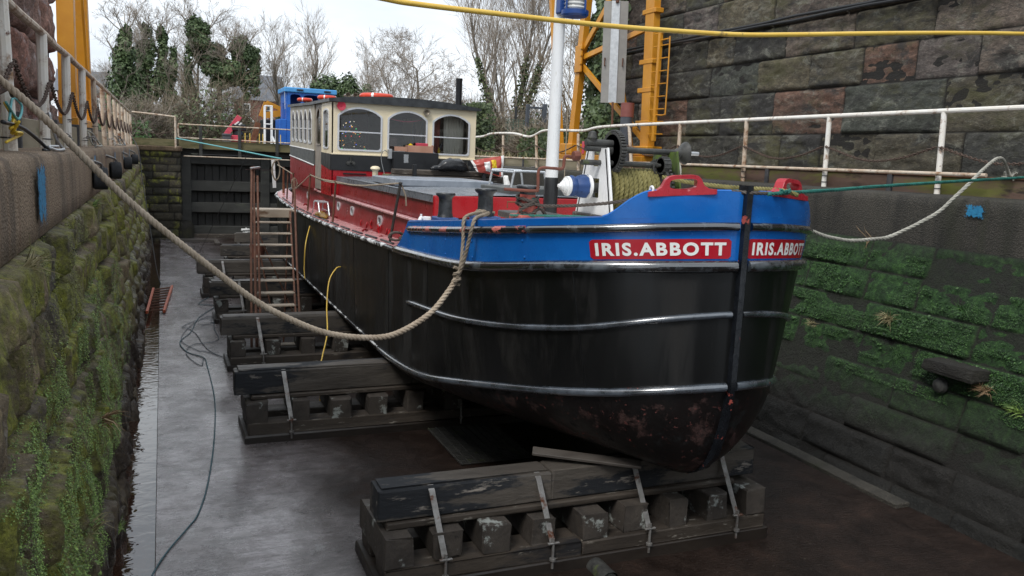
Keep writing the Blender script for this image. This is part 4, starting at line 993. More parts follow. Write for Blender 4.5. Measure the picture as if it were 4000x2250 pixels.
# ------------------------------------------------------------------ gantry crane legs
def frame_leg(name, label, x, cat='crane leg'):
    t = thing(name, label, cat, (x, 17.6, 3.2), 'yellow gantry crane legs'); y0, y1 = 15.95, 19.4
    return t, y0, y1
t, y0, y1 = frame_leg('gantry_leg', 'yellow steel gantry crane leg standing behind the left railing', -1.45)
for (a, b_, w_) in (((-1.46, 16.2, 3.75), (-1.46, 16.75, 10.4), .34), ((-1.46, 19.6, 3.8), (-1.46, 18.7, 10.4), .34)):
    b = MB(); b.bar(a, b_, .26, w_, up=(0, 1, 0)); b.build('box_leg', M['crane'], t)
b = MB(); b.bar((-1.36, 16.6, 10), (-1.36, 19.2, 4.2), .05, .05); b.build('conduit', M['crane'], t)
b = MB(); b.bbox((-1.62, 15.7, 3.62), (-1.28, 19.95, 3.76), .01); b.build('sill_beam', M['crane'], t)
b = MB(); b.bbox((-1.58, 14.2, 3.42), (-1.30, 16.9, 3.62), .02); b.bbox((-1.58, 19.2, 3.42), (-1.3, 20.3, 3.62), .02); b.build('bogie', M['crane_dark'], t)
b = MB()
for y in (14.6, 16.4, 19.5, 20.0): b.lathe([(0, 0), (.13, 0), (.13, .1), (0, .1)], 14, Matrix.Translation((-1.5, y, 3.39)) @ Matrix.Rotation(PI/2, 4, 'Y'))
b.build('wheel', M['rust'], t)
t, y0, y1 = frame_leg('gantry_leg', 'yellow braced gantry crane leg with ladder on the right bank before the abutment', 9.7)
legs = {'a': ((9.7, 19.3, 3.5), (9.7, 18.55, 10.4)), 'b': ((9.75, 15.75, 3.5), (9.75, 16.05, 10.4)), 'c': ((9.72, 19.95, 3.5), (9.72, 21.6, 10.4))}
for k, (p, q) in legs.items():
    b = MB(); b.bar(p, q, .16, .34 if k == 'b' else (.24 if k == 'a' else .13), up=(0, 1, 0)); b.build('box_leg', M['crane'], t)
LP = lambda k, z: V(legs[k][0]).lerp(V(legs[k][1]), (z-3.5)/6.9)
for (k0, z0, k1, z1, ww) in (('a', 5.82, 'b', 3.85, .13), ('a', 5.95, 'b', 6.35, .13), ('a', 6.1, 'b', 8.6, .15), ('b', 3.6, 'b', 8.4, .12)):
    p, q = LP(k0, z0), LP(k1, z1)
    if k0 == k1: p = V((9.62, 16.15, 3.6)); q = V((9.62, 17.95, 7.8))
    b = MB(); b.bar(p, q, .07, ww, up=(0, 1, 0)); b.build('brace', M['crane'], t)
b = MB()
for z in (5.6, 5.78, 5.98, 6.14):
    b.bbox((9.55, 18.78, z), (9.6, 18.84, z+.04), .005)
b.bbox((9.57, 18.8, 5.6), (9.62, 19.15, 6.25), .01); b.build('gusset', M['crane'], t)
b = MB(); b.bbox((9.5, 15.55, 3.42), (9.95, 20.2, 3.58), .01); b.bbox((9.5, 18.95, 3.58), (9.95, 19.6, 3.85), .02); b.bbox((9.55, 15.45, 3.58), (9.95, 16.15, 3.8), .02); b.build('sill_beam', M['crane'], t)
b = MB(); b.bbox((9.52, 15.5, 3.22), (9.9, 16.5, 3.42), .02); b.bbox((9.52, 18.9, 3.22), (9.9, 19.9, 3.42), .02); b.build('bogie', M['crane_dark'], t)
for z in (4.25, 4.95, 5.55, 6.6):
    b = MB(); b.bbox((9.655, 15.63, z), (9.86, 16.17, z+.1), .01); b.build('collar', M['crane'], t)
pass
lad = MB(); lad.bbox((9.6, 15.30, 3.9), (9.68, 15.38, 6.2), .008)
for k in range(9): lad.tube([(9.64, 15.02, 4.05+k*.26), (9.64, 15.6, 4.05+k*.26)], .012, 6)
lad.tube(spline([(9.64, 15.3, 5.98), (9.64, 15.02, 5.98), (9.64, 14.98, 5.9), (9.64, 14.96, 4.6), (9.64, 15.0, 4.45), (9.64, 15.3, 4.45)], 5), .016, 6)
lad.build('ladder', M['crane'], t)
b = MB(); b.bbox((9.48, 18.2, 3.6), (9.5, 18.32, 3.9), .003); b.build('warning_board', M['boat_red'], t)
# grey folded cover on the crane leg
t2 = thing('cable_cover', 'long grey folded sheet metal cover with white middle strip hung on the right crane leg', 'cover', (9.3, 16.3, 4.7))
b = MB()
A_ = V((9.3, 16.62, 4.74)); Bq = V((9.3, 16.72, 6.95)); HX = V((.82, -.57, 0)); HN = V((-.57, -.82, 0))
for (o0, o1, dx, dy_, mi) in ((-.27, -.085, .06, .02, 0), (-.09, .09, -.01, -.01, 1), (.085, .27, .02, .06, 0)):
    b2 = MB()
    b2.add([A_+HX*o0-HN*dx, A_+HX*o1-HN*dy_, Bq+HX*o1-HN*dy_, Bq+HX*o0-HN*dx, A_+HX*o0-HN*(dx+.02), A_+HX*o1-HN*(dy_+.02), Bq+HX*o1-HN*(dy_+.02), Bq+HX*o0-HN*(dx+.02)],
           [(0, 1, 2, 3), (7, 6, 5, 4), (0, 4, 5, 1), (3, 2, 6, 7), (0, 3, 7, 4), (1, 5, 6, 2)])
    b2.build('side_panel' if mi == 0 else 'middle_strip', mat('cover_grey', (.22, .21, .20), (.28, .27, .25), 3, .5) if mi == 0 else M['galv'], t2, 0)
b = MB()
for dy, z in ((.2, 5.55), (-.2, 5.55)): b.tube([V((9.3, 16.66, z_))+HX*dy+HN*q_ for q_, z_ in ((-.03, z), (.03, z), (.03, z+.16), (-.03, z+.16))], .014, 6)
b.tube([(9.3, 16.66, 6.9), (9.3, 16.7, 7.5)], .04, 8); b.tube([(9.3, 16.6, 4.75), (9.3, 16.55, 4.2)], .025, 8); b.build('bracket', M['ladder_rust'], t2)
t3 = thing('grey_post', 'leaning dark grey steel tube with dull red band at the top on the right bank', 'post', (9.28, 15.95, 3.2))
b = MB(); b.tube([(9.28, 15.9, 3.1), (9.3, 15.93, 4.4)], .135, 20); b.build('tube', M['pipe_grey'], t3)
b = MB(); b.tube([(9.3, 15.93, 4.4), (9.305, 15.94, 4.70)], .143, 20); b.build('red_band', mat('band_red', (.19, .055, .045), (.24, .08, .065), 4, .6), t3)
# cable pair on the abutment
t4 = thing('wall_cable', 'pair of black cables clipped along the face of the dark abutment', 'cable', (10.1, 12, 5.98))
for dz in (0, .055):
    b = MB(); b.tube([(10.06, 19-k*.8, 5.975+dz+.012*math.sin(k*1.9+dz*50)) for k in range(24)], .026, 8); b.build('cable', M['cable_black'], t4)
# ------------------------------------------------------------------ the barge
CXB, YS = 4.1, 5.16           # centre line, stem
BG = thing('barge', 'black and blue steel barge with red trunk and cream wheelhouse resting on keel blocks', 'barge', (CXB, 13, .86))
ZB = [(0, 2.66), (.6, 2.59), (1.84, 2.43), (3.7, 2.32), (4.9, 2.29), (7.8, 2.215), (12.4, 2.185), (15, 2.27), (17.2, 2.45)]     # sheer band
ZS = [(0, 1.70), (.5, 1.57), (1.75, 1.33), (3.2, 1.05), (4.2, .94), (5.2, .90), (17.2, .90)]    # lower strip
ZM = [(0, 2.28), (.66, 2.08), (1.8, 1.92), (3.75, 1.76)]                                           # middle rubbing band
ZU = [(0, 2.965), (.6, 2.88), (1.84, 2.75), (3.7, 2.585)]                                           # upper band
ZT = [(0, 3.23), (.3, 3.19), (1, 3.16)]
def ctable(tab, x):
    if x <= tab[0][0]: return tab[0][1]
    if x >= tab[-1][0]: return tab[-1][1]
    for i in range(len(tab)-1):
        if x <= tab[i+1][0]: break
    (x0, y0), (x1, y1) = tab[i], tab[i+1]; h = x1-x0
    m = lambda j: (tab[min(j+1, len(tab)-1)][1]-tab[max(j-1, 0)][1])/(tab[min(j+1, len(tab)-1)][0]-tab[max(j-1, 0)][0])
    t = (x-x0)/h; m0, m1 = m(i)*h, m(i+1)*h
    return (2*t**3-3*t*t+1)*y0+(t**3-2*t*t+t)*m0+(-2*t**3+3*t*t)*y1+(t**3-t*t)*m1
def ell(s, L, B):
    if s <= 0: return 0.
    return B if s >= L else B*math.sqrt(max(0, 1-((L-s)/L)**2))
def sterntaper(s):
    if s < 15.2: return 1.
    q = min(1, (s-15.2)/2.0); return math.sqrt(max(0., 1-q*q))
def hb(s, z):
    zs = ctable(ZS, s); zt = ctable(ZU, min(s, 3.7)) if s < 3.7 else ctable(ZB, s)
    f = max(0., min(1.15, (z-zs)/(zt-zs)))**.75
    return ell(s, lerp(3.1, 1.85, f), lerp(1.555, 1.6, f))*(sterntaper(s) if f > .3 else sterntaper(s))
def hp(s, z, side, off=0):
    """Point on the hull surface, pushed off along the outward normal."""
    h = hb(s, z)
    if off:
        e = .02; h2 = hb(s+e, z); h1 = hb(max(0, s-e), z)
        ds = (s+e)-max(0, s-e); n = V((ds*1., -(h2-h1), 0)); n = V((n.x, n.y, 0)).normalized()
        return V((CXB+side*(h+n.x*off), YS+s+n.y*off, z))
    return V((CXB+side*h, YS+s, z))
SS = [0, .006, .02, .045, .08, .13, .19, .26, .34, .44, .56, .7, .86, 1.05, 1.3, 1.6, 1.95, 2.4, 2.9, 3.4, 3.7, 4.2, 4.8, 5.5, 6.5, 8, 9.5, 11, 12.5, 14, 15.2, 15.6, 16, 16.4, 16.7, 16.95, 17.1, 17.18]
def zkeel(s): return table([(0, 1.70), (.03, 1.5), (.06, 1.36), (.15, 1.08), (.28, .90), (.45, .81), (14, .81), (16, 1.0), (17.2, 1.5)], s)
hull = MB(); bott = MB()
for side in (-1, 1):
    rows = [[hp(s, lerp(ctable(ZS, s), ctable(ZB, s), k/10), side) for k in range(11)] for s in SS]
    hull.grid(rows, flip=side < 0)
    rows = []
    for s in SS:
        zs, zk = ctable(ZS, s), zkeel(s); b_ = hb(s, zs); zk = min(zk, zs)
        n_ = table([(0, 1.5), (1, 1.8), (3, 2.4), (5.5, 9), (14, 9), (17, 2)], s); row = []
        for k in range(13):
            ph = (PI/2)*k/12
            row.append(V((CXB+side*b_*math.sin(ph)**(2/n_), YS+s+ (0), zs-(zs-zk)*math.cos(ph)**(2/n_))))
        rows.append(row)
    bott.grid(rows, flip=side < 0)
ho = hull.build('hull_side', M['hull_black'], BG, 50)
bott.build('hull_bottom', M['hull_bottom'], BG, 50)
# plate seams and rivets: raised laps on the black side
for side in (-1, 1):
    for s in (.62, 3.0, 4.6, 6.6, 8.8, 11, 13.2):
        b = MB(); b.tube([hp(s, lerp(ctable(ZS, s)+.04, ctable(ZB, s)-.05, k/8), side, .001) for k in range(9)], .0045, 4); b.build('plate_lap', M['hull_black'], ho)
pass
# blue bow strake
b = MB()
SB = [s for s in SS if s <= 3.4] + [3.55, 3.66, 3.72]
for side in (-1, 1):
    rows = []
    for s in SB:
        z0 = ctable(ZB, s); z1 = ctable(ZU, s)+.085
        rows.append([hp(s, lerp(z0, z1, k/5), side, .004) for k in range(6)])
    b.grid(rows, flip=side < 0)
    # swept end down to the gunwale
    rows = []
    for k in range(9):
        a = k/8; s = 3.72+.62*a; zt = lerp(ctable(ZU, 3.7)+.085, ctable(ZB, s)+.02, math.sin(a*PI/2)**.9)
        rows.append([hp(s, lerp(ctable(ZB, s)-.005, zt, q/4), side, .004) for q in range(5)])
    b.grid(rows, flip=side < 0)
bs = b.build('bow_strake', M['blue'], BG, 50)
for side in (-1, 1):
    for s in (1.0, 1.7, 2.4, 3.1):
        for z in (.25, .7):
            zz = lerp(ctable(ZB, s), ctable(ZU, s), z); b = MB(); b.lathe([(.012, 0), (.009, .005), (0, .007)], 8, Matrix.Translation(hp(s, zz, side, .004)) @ (hp(s, zz, side, 1)-hp(s, zz, side)).to_track_quat('Z', 'Y').to_matrix().to_4x4()); b.build('rivet', M['blue'], bs)
# raised bulwark around the stem
b = MB()
SQ = [0, .006, .02, .045, .08, .13, .19]+[.19+.21*k/8 for k in range(1, 9)]
for side in (-1, 1):
    def ztop(s): return table(ZT, s) if s <= .19 else lerp(table(ZT, .19), ctable(ZU, .42)+.085, (lambda a: a*a*(3-2*a)*.6+.4*math.sin(a*PI/2))((s-.19)/.23))
    for off, fl in ((.004, side < 0), (-.022, side > 0)):
        rows = [[hp(s, lerp(ctable(ZU, s)+.07, max(ztop(s), ctable(ZU, s)+.085), k/5), side, off) for k in range(6)] for s in SQ]
        b.grid(rows, flip=fl)
    b.tube([hp(s, ztop(s), side, -.009) for s in SQ[1:]], .014, 6)
b.build('bulwark', M['blue'], BG, 50)
# rubbing bands
def band(name, tab, s0, s1, r, m, zoff=0, squash=1.0, n=90, ext=None):
    for side in (-1, 1):
        b = MB(); pts = [hp(lerp(s0, s1, (k/n)**3), ctable(tab, lerp(s0, s1, (k/n)**3))+zoff, side, r*.35) for k in range(n+1)]
        b.tube(pts, [r*(.4 if k in (0, n) else 1) for k in range(n+1)], 10); b.build(name, M[m], BG, 60)
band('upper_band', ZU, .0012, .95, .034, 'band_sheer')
band('upper_band', ZU, .95, 3.72, .034, 'band_black')
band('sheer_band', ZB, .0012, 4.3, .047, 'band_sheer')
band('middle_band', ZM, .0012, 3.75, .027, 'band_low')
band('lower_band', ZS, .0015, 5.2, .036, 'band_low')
band('chine_strip', ZS, 5.2, 15.2, .014, 'gunwale')
band('gunwale', ZB, 4.2, 17.15, .032, 'gunwale', -.015)
# stem post
def stem_y(z): return YS+ (table([(.80, .50), (.86, .40), (.93, .27), (1.08, .14), (1.36, .055), (1.7, 0), (3.4, 0)], z))
b = MB(); rows = []
for k in range(40):
    z = lerp(.82, 3.28, k/39); y = stem_y(z)
    rows.append([V((CXB-.026, y+.06, z)), V((CXB-.026, y-.05, z)), V((CXB+.026, y-.05, z)), V((CXB+.026, y+.06, z))])
b.grid(rows); b.add(rows[-1], [(3, 2, 1, 0)]); b.build('stem_post', M['stem'], BG)
# name boards with lettering
def s_of_arc(side, z, arc0):
    pts = []; s = 0; acc = 0; p = hp(0, z, side); out = [(0, 0)]
    for k in range(1, 600):
        s = (k/600)**2*1.4; q = hp(s, z, side); acc += (q-p).length; p = q; out.append((acc, s))
    return out
def name_board(side):
    zc = lambda s: lerp(2.795, 2.725, min(1, s/.55))
    arc = s_of_arc(side, 2.77, 0); L, a0 = (1.10, .10) if side < 0 else (.96, .05); H = .152
    def P(u, v, off): # u along board from left (as read), v up
        a = a0+(L-u if side < 0 else u); s = table(arc, a); return hp(s, zc(s)+v, side, off)
    b = MB(); rows = []
    n = 48
    for k in range(n+1):
        u = L*k/n; c = .018; e = min(u, L-u); hh = H/2-(c-e if e < c else 0)
        rows.append([P(u, lerp(-hh, hh, q/4), .0085) for q in range(5)])
    b.grid(rows); o = b.build('name_board', M['red_board'], BG, 50)
    cu = bpy.data.curves.new('lettering', 'FONT'); cu.body = 'IRIS.ABBOTT'; cu.size = .145; cu.space_character = 1.22; cu.align_x = 'CENTER'; cu.align_y = 'CENTER'; cu.offset = .0055; cu.resolution_u = 4
    to = bpy.data.objects.new('tmp', cu); COL.objects.link(to); bpy.context.view_layer.update()
    me = bpy.data.meshes.new_from_object(to.evaluated_get(bpy.context.evaluated_depsgraph_get()))
    import bmesh
    bm = bmesh.new(); bm.from_mesh(me)
    xs = [v.co.x for v in bm.verts]; ysv = [v.co.y for v in bm.verts]
    x0, x1, y0, y1 = min(xs), max(xs), min(ysv), max(ysv)
    for k in range(1, 110):
        xx = lerp(x0, x1, k/110); g = bm.verts[:]+bm.edges[:]+bm.faces[:]
        bmesh.ops.bisect_plane(bm, geom=g, plane_co=(xx, 0, 0), plane_no=(1, 0, 0))
    mb = MB(); bm.verts.ensure_lookup_table(); bm.verts.index_update()
    vs = [P(lerp(.045, L-.045, (v.co.x-x0)/(x1-x0)), lerp(-.051, .051, (v.co.y-y0)/(y1-y0)), .0125) for v in bm.verts]
    mb.add(vs, [tuple(v.index for v in f.verts) for f in bm.faces]); bm.free()
    bpy.data.objects.remove(to); mb.build('lettering', M['letter'], o, 0)
name_board(-1); name_board(1)
# decks
def deckz(s): return ctable(ZU, s)+.075
b = MB(); rows = []
for s in [.03, .1, .2, .35, .6, 1, 1.5, 2, 2.6, 3.2, 3.74]:
    h = hb(s, ctable(ZU, s))-.015; rows.append([V((CXB+h*q/6, YS+s, deckz(s)+.035*(1-(q/6)**2))) for q in range(-6, 7)])
b.grid(rows, flip=True); b.build('foredeck', M['deck_white'], BG)
b = MB()
for side in (-1, 1):
    rows = []
    for s in [.42, .6, .8, 1, 1.3, 1.6, 2, 2.5, 3, 3.72]:
        h = hb(s, ctable(ZU, s)); rows.append([V((CXB+side*(h-.14), YS+s, deckz(s)+.02)), V((CXB+side*(h-.02), YS+s, deckz(s)+.022)), V((CXB+side*(h+.006), YS+s, deckz(s)-.0)), ])
    b.grid(rows, flip=side > 0); b.build('deck_margin', M['blue_dull'], BG); b = MB()
def trunk_h(s): return min(1.285, hb(s, ctable(ZB, s))-.12)
b = MB()
for side in (-1, 1):
    rows = []
    for s in [3.76, 4.2, 5, 6, 7, 8, 9.5, 11, 12.5, 14, 15.2, 15.8, 16.4, 16.8, 17.1]:
        h = hb(s, ctable(ZB, s)); rows.append([V((CXB+side*max(0, h-.005), YS+s, ctable(ZB, s)+.015)), V((CXB+side*max(0., min(1.2, h-.02)), YS+s, ctable(ZB, s)+.03))])
    b.grid(rows, flip=side < 0)
b.build('side_deck', M['deck_pink'], BG)
b = MB()
for side in (-1, 1):
    s = 4.55
    while s < 14.6:
        b.bar(hp(s, ctable(ZB, s)+.028, side, -.05), hp(s+.62, ctable(ZB, s+.62)+.028, side, -.05), .03, .022); s += .86
b.build('toe_rail', M['blackband'], BG)
# fo'c'sle rear face
b = MB(); h = hb(3.74, 2.6)-.01; b.add([V((CXB-h, YS+3.745, 2.3)), V((CXB+h, YS+3.745, 2.3)), V((CXB+h, YS+3.745, deckz(3.74))), V((CXB-h, YS+3.745, deckz(3.74)))], [(0, 3, 2, 1)]); b.build('break_bulkhead', M['maroon'], BG)
# trunk: lower coaming with portholes, ledge, upper trunk, grey roof
YA, YF, YBk = 8.96, 15.0, 20.1
co = MB(); rows = []
for y in (YA, 10.5, 12, 13.5, 15, 16.5, 18, 19.2, YBk):
    zl = lerp(2.6, 2.64, (y-YA)/9); rows.append([V((2.815, y, ctable(ZB, y-YS)-.02)), V((2.835, y, lerp(2.2, zl, .6))), V((2.85, y, zl))])
co.grid(rows, flip=True); rows2 = [[V((2*CXB-p.x, p.y, p.z)) for p in r_] for r_ in rows]; co.grid(rows2)
coam = co.build('coaming', M['maroon'], BG)
b = MB()
for side in (-1, 1): b.bbox((CXB+side*1.285-.03, YA-.02, 2.592), (CXB+side*1.285+.055, 16.6, 2.625), .012)
b.bbox((2.76, 16.6, 2.61), (2.82, 20.1, 2.645), .01)
b.build('coaming_ledge', M['ledge'], BG)
up = MB()
up.bbox((2.90, YA+.02, 2.60), (5.42, YF+.1, 2.925), .012); up.build('trunk', M['maroon'], BG)
b = MB(); b.bbox((2.80, YA-.03, 2.70), (5.50, YA+.02, 2.955), .008); b.build('front_bulkhead', M['red'], BG)
b = MB(); b.bbox((2.865, YA-.0, 2.86), (2.90, YF, 2.958), .006); b.bbox((5.42, YA, 2.86), (5.455, YF, 2.958), .006); b.build('roof_edge', M['roof_grey'], BG)
b = MB(); rows = [[V((CXB+1.24*q/6, y, 2.945+.03*(1-(q/6)**2))) for q in range(-6, 7)] for y in (YA+.01, 11, 13, YF)]
b.grid(rows, flip=True); b.build('trunk_roof', M['roof_grey'], BG)
for y in (9.9, 11.54, 13.42, 14.55, 17.9):
    p = MB(); oc = []; ic = []
    for k in range(20):
        a = 2*PI*k/20; sx = math.copysign(abs(math.cos(a))**.6, math.cos(a)); sz = math.copysign(abs(math.sin(a))**.6, math.sin(a))
        oc.append((sx*.115, sz*.075)); ic.append((sx*.085, sz*.05))
    MM = Matrix(((0, 0, -1, 2.838), (-1, 0, 0, y), (0, 1, 0, 2.45), (0, 0, 0, 1)))
    p.plate(oc, [ic], MM, .022); f = p.build('porthole', M['frame_alu'], coam)
    g = MB(); g.add([MM @ V((x, z, .008)) for x, z in ic], [tuple(range(20))]); g.build('pane', M['glass_dark'], f, 0) if False else g.build('porthole_glass', M['glass_dark'], coam, 0)
# wheelhouse
WH = thing('wheelhouse', None, None, (CXB, YF, 2.95)); WH.parent = BG; WH.location = V((CXB, YF, 2.95))-V((CXB, 13, .86)); ORG[WH] = V((CXB, YF, 2.95))
XL, XR = 2.775, 5.49
def arch(x0, x1, z0, zs, zt, rc=.05, n=10):
    """Window outline: round lower corners, segment-arch head."""
    out = []
    for k in range(5): a = PI+PI/2*k/4; out.append((x0+rc+rc*math.cos(a), z0+rc+rc*math.sin(a)))
    for k in range(5): a = 1.5*PI+PI/2*k/4; out.append((x1-rc+rc*math.cos(a), z0+rc+rc*math.sin(a)))
    rr = rc*.8
    for k in range(4): a = (PI/3)*k/3; out.append((x1-rr+rr*math.cos(a), zs-rr+rr*math.sin(a)))
    for k in range(1, n): t_ = k/n; out.append((lerp(x1-rr*.5, x0+rr*.5, t_), zs+(zt-zs)*math.sin(PI*t_)**.8))
    for k in range(4): a = 2*PI/3+(PI/3)*k/3; out.append((x0+rr+rr*math.cos(a), zs-rr+rr*math.sin(a)))
    return out
def grow(o, d):
    cx = (min(p[0] for p in o)+max(p[0] for p in o))/2; cz = (min(p[1] for p in o)+max(p[1] for p in o))/2
    w_ = max(p[0] for p in o)-cx; h = max(p[1] for p in o)-cz
    return [(cx+(x-cx)*(1+d/w_), cz+(z-cz)*(1+d/h)) for x, z in o]
FM = Matrix(((1, 0, 0, 0), (0, 0, -1, YF+.04), (0, 1, 0, 0), (0, 0, 0, 1)))     # (x,z) plane facing -Y
wins = [arch(2.88, 3.68, 3.42, 4.06, 4.185), arch(3.785, 4.53, 3.42, 4.05, 4.175), arch(4.635, 5.365, 3.415, 4.045, 4.165)]
b = MB(); b.plate([(XL, 3.345), (XR, 3.345), (XR, 4.262), (XL, 4.262)], wins, FM, .04); b.build('front_wall', M['cream'], WH, 0)
def window(outl, MM, rail, name='window', w_=.026, m='frame_alu'):
    b = MB(); b.plate(grow(outl, .006), [grow(outl, -w_)], MM @ Matrix.Translation((0, 0, .028)), .026, 0)
    ins = grow(outl, -w_+.002); n = len(ins)
    b.add([MM @ V((x, z, .034)) for x, z in ins], [tuple(range(n))], 1)
    if rail:
        xs = [p[0] for p in ins]; zs = [p[1] for p in ins]; zz = lerp(min(zs), max(zs), rail)
        b.box((min(xs), zz-.011, .036), (max(xs), zz+.011, .05), 0, MM)
    return b.build(name, [M[m], M['glass']], WH, 0)
for i, o_ in enumerate(wins): window(o_, FM, .43)
b = MB(); b.bbox((XL-.012, YF-.012, 3.06), (XR+.012, YF+.05, 3.35), .006); b.build('black_band', M['blackband'], WH)
b = MB(); b.bbox((XL, YF, 2.60), (XR, YF+.05, 3.065), .006); b.build('lower_wall', M['red'], WH)
b = MB(); b.bbox((XL-.01, YF-.02, 3.338), (XR+.01, YF+.05, 3.362), .004); b.build('belt_moulding', M['cream'], WH)
# port side
SL_ = Matrix(((0, 0, -1, 2.80), (-1, 0, 0, 0), (0, 1, 0, 0), (0, 0, 0, 1)))     # (-y,z) plane facing -X
rz = lambda y: .026*(y-YF)
def sidewall(y0, y1, wl, m, z0=3.345, z1=4.262, name='side_wall'):
    b = MB(); b.plate([(-y1, z0+rz(y1)), (-y0, z0+rz(y0)), (-y0, z1+rz(y0)*.7), (-y1, z1+rz(y1)*.7)], wl, SL_, .04); b.build(name, M[m], WH, 0)
w1 = arch(-15.72, -15.2, 3.44, 4.12, 4.15, .04); sidewall(15.0, 15.95, [w1], 'cream'); window(w1, SL_, None)
wl = []
for k in range(5):
    y = 17.25+k*.58; wl.append(arch(-y-.2, -y+.2, 3.47+rz(y), 3.98+rz(y), 4.16+rz(y)*.8, .05))
sidewall(16.75, YBk, wl, 'cream_dirty')
for o_ in wl: window(o_, SL_, .42)
b = MB(); dw = arch(-16.6, -16.1, 3.5, 4.05, 4.2, .05); b.plate([(-16.75, 2.66), (-15.95, 2.66), (-15.95, 4.285), (-16.75, 4.285)], [dw], SL_ @ Matrix.Translation((0, 0, -.02)), .04); b.build('side_door', M['grey_door'], WH, 0)
window(dw, SL_ @ Matrix.Translation((0, 0, -.02)), None, 'door_window', .02, 'grey_door')
for y0, y1, m in ((15.0, 15.95, 'blackband'), (16.75, YBk, 'weathered_black')):
    b = MB(); b.plate([(-y1, 3.12+rz(y1)), (-y0, 3.06+rz(y0)), (-y0, 3.345+rz(y0)), (-y1, 3.345+rz(y1))], [], SL_, .046); b.build('side_band', M[m], WH, 0)
for y0, y1, m in ((15.0, 15.95, 'red'), (16.75, YBk, 'maroon')):
    b = MB(); b.plate([(-y1, 2.6), (-y0, 2.6), (-y0, 3.06+rz(y0)), (-y1, 3.12+rz(y1))], [], SL_, .04); b.build('side_lower', M[m], WH, 0)
b = MB(); b.bar((2.752, 16.75, 3.345+rz(16.75)), (2.752, YBk, 3.345+rz(YBk)), .018, .022); b.bar((2.75, 16.75, 3.105), (2.75, YBk, 3.255), .018, .022); b.build('white_moulding', M['white'], WH)
# starboard and rear
b = MB()
SRm = Matrix(((0, 0, 1, XR-.05), (1, 0, 0, 0), (0, 1, 0, 0), (0, 0, 0, 1)))
wr = [arch(y-.2, y+.2, 3.47, 4.0, 4.16, .05) for y in (15.6, 16.3, 17.0, 17.7, 18.4, 19.1)]
b.plate([(YF+.05, 2.6), (YBk, 2.6), (YBk, 4.3), (YF+.05, 4.262)], wr, SRm, .045); b.build('starboard_wall', M['cream'], WH, 0)
for o_ in wr: window(o_, SRm, .42)
b = MB(); RM = Matrix(((1, 0, 0, 0), (0, 0, -1, YBk), (0, 1, 0, 0), (0, 0, 0, 1)))
wq_ = []
b.plate([(2.8, 2.6), (XR, 2.6), (XR, 4.3), (2.8, 4.36)], wq_, RM, .04); b.build('rear_wall', M['cream_dirty'], WH, 0)
b = MB(); b.box((2.85, YF+.1, 3.0), (5.4, YBk-.1, 3.02)); b.build('cabin_floor', M['interior'], WH)
b = MB(); b.box((2.83, YF+.06, 4.235), (5.42, YBk-.06, 4.25)); b.build('cabin_ceiling', M['interior'], WH)
b = MB(); b.bbox((2.86, 16.85, 3.02), (3.85, 16.9, 4.23), .01); b.build('partition', M['interior'], WH)
b = MB()
for k in range(14):
    b.tube([(4.97+k*.028, 15.3+.03*(k % 2), 3.05), (4.97+k*.028, 15.3+.03*((k+1) % 2), 4.2)], .018, 6)
b.build('curtain', M['interior_pale'], WH)
b = MB()
for k in range(8): b.tube([(4.68+k*.025, 15.3+.03*(k % 2), 3.05), (4.72+k*.02, 15.3, 4.2)], .018, 6)
b.build('red_curtain', M['red_dark'], WH)
b = MB(); b.bar((4.85, 15.45, 3.45), (5.25, 15.5, 3.95), .05, .05); b.build('steering_strut', M['pipe_grey'], WH)
b = MB(); b.bbox((3.8, 15.3, 3.30), (4.55, 15.75, 3.42), .01); b.bbox((3.95, 15.5, 3.42), (4.1, 15.6, 3.7), .02); b.build('helm_shelf', M['interior'], WH)
# roof
b = MB(); rows = []
RX0, RX1 = 2.71, 5.56
for y, dz in ((YF-.07, 0), (YF+.02, 0), (17, .02), (YBk+.1, .1)):
    top = []; x_ = [lerp(RX0, RX1, q/12) for q in range(13)]
    top = [V((x, y, 4.305+dz+.10*(1-((x-CXB)/1.45)**2))) for x in x_]
    rows.append([V((p.x, p.y, 4.258+dz)) for p in top[:1]]+top+[V((p.x, p.y, 4.258+dz)) for p in top[-1:]])
b.grid(rows, flip=True); b.add(rows[0], [tuple(range(len(rows[0])))]); b.add(rows[-1], [tuple(range(len(rows[0])-1, -1, -1))])
b.grid([[V((RX0, YF-.07, 4.258)), V((RX1, YF-.07, 4.258))], [V((RX0, YBk+.1, 4.358)), V((RX1, YBk+.1, 4.358))]])
b.build('cabin_roof', M['roof_black'], WH, 40)
b = MB(); b.lathe([(.02, .06), (.035, .03), (.05, .01), (.078, 0), (.08, -.006), (.05, .004), (.0, .02)], 16, Matrix.Translation((2.93, YF-.06, 4.19)) @ Matrix.Rotation(-PI/2, 4, 'X')); b.tube([(2.93, YF-.05, 4.19), (2.93, YF+.02, 4.2)], .03, 8); b.build('horn', M['pink_horn'], WH)
b = MB(); b.lathe([(.0, .08), (.05, .06), (.06, .0), (.064, -.01), (.045, -.008), (.02, .02), (0, .02)], 16, Matrix.Translation((4.50, YF-.06, 4.175)) @ Matrix.Rotation(-PI/2, 4, 'X')); b.tube([(4.5, YF-.05, 4.19), (4.5, YF+.02, 4.22)], .02, 8); b.build('horn', M['brass'], WH)
b = MB()
for dx in (-.02, .06): b.lathe([(0, .3), (.03, .3), (.035, .1), (.05, 0), (.044, 0), (.03, .03), (0, .05)], 12, Matrix.Translation((3.34+dx*1.8, 16.2, 4.47)) @ Matrix.Rotation(-PI/2, 4, 'X'))
b.build('air_horn', M['brass'], WH)
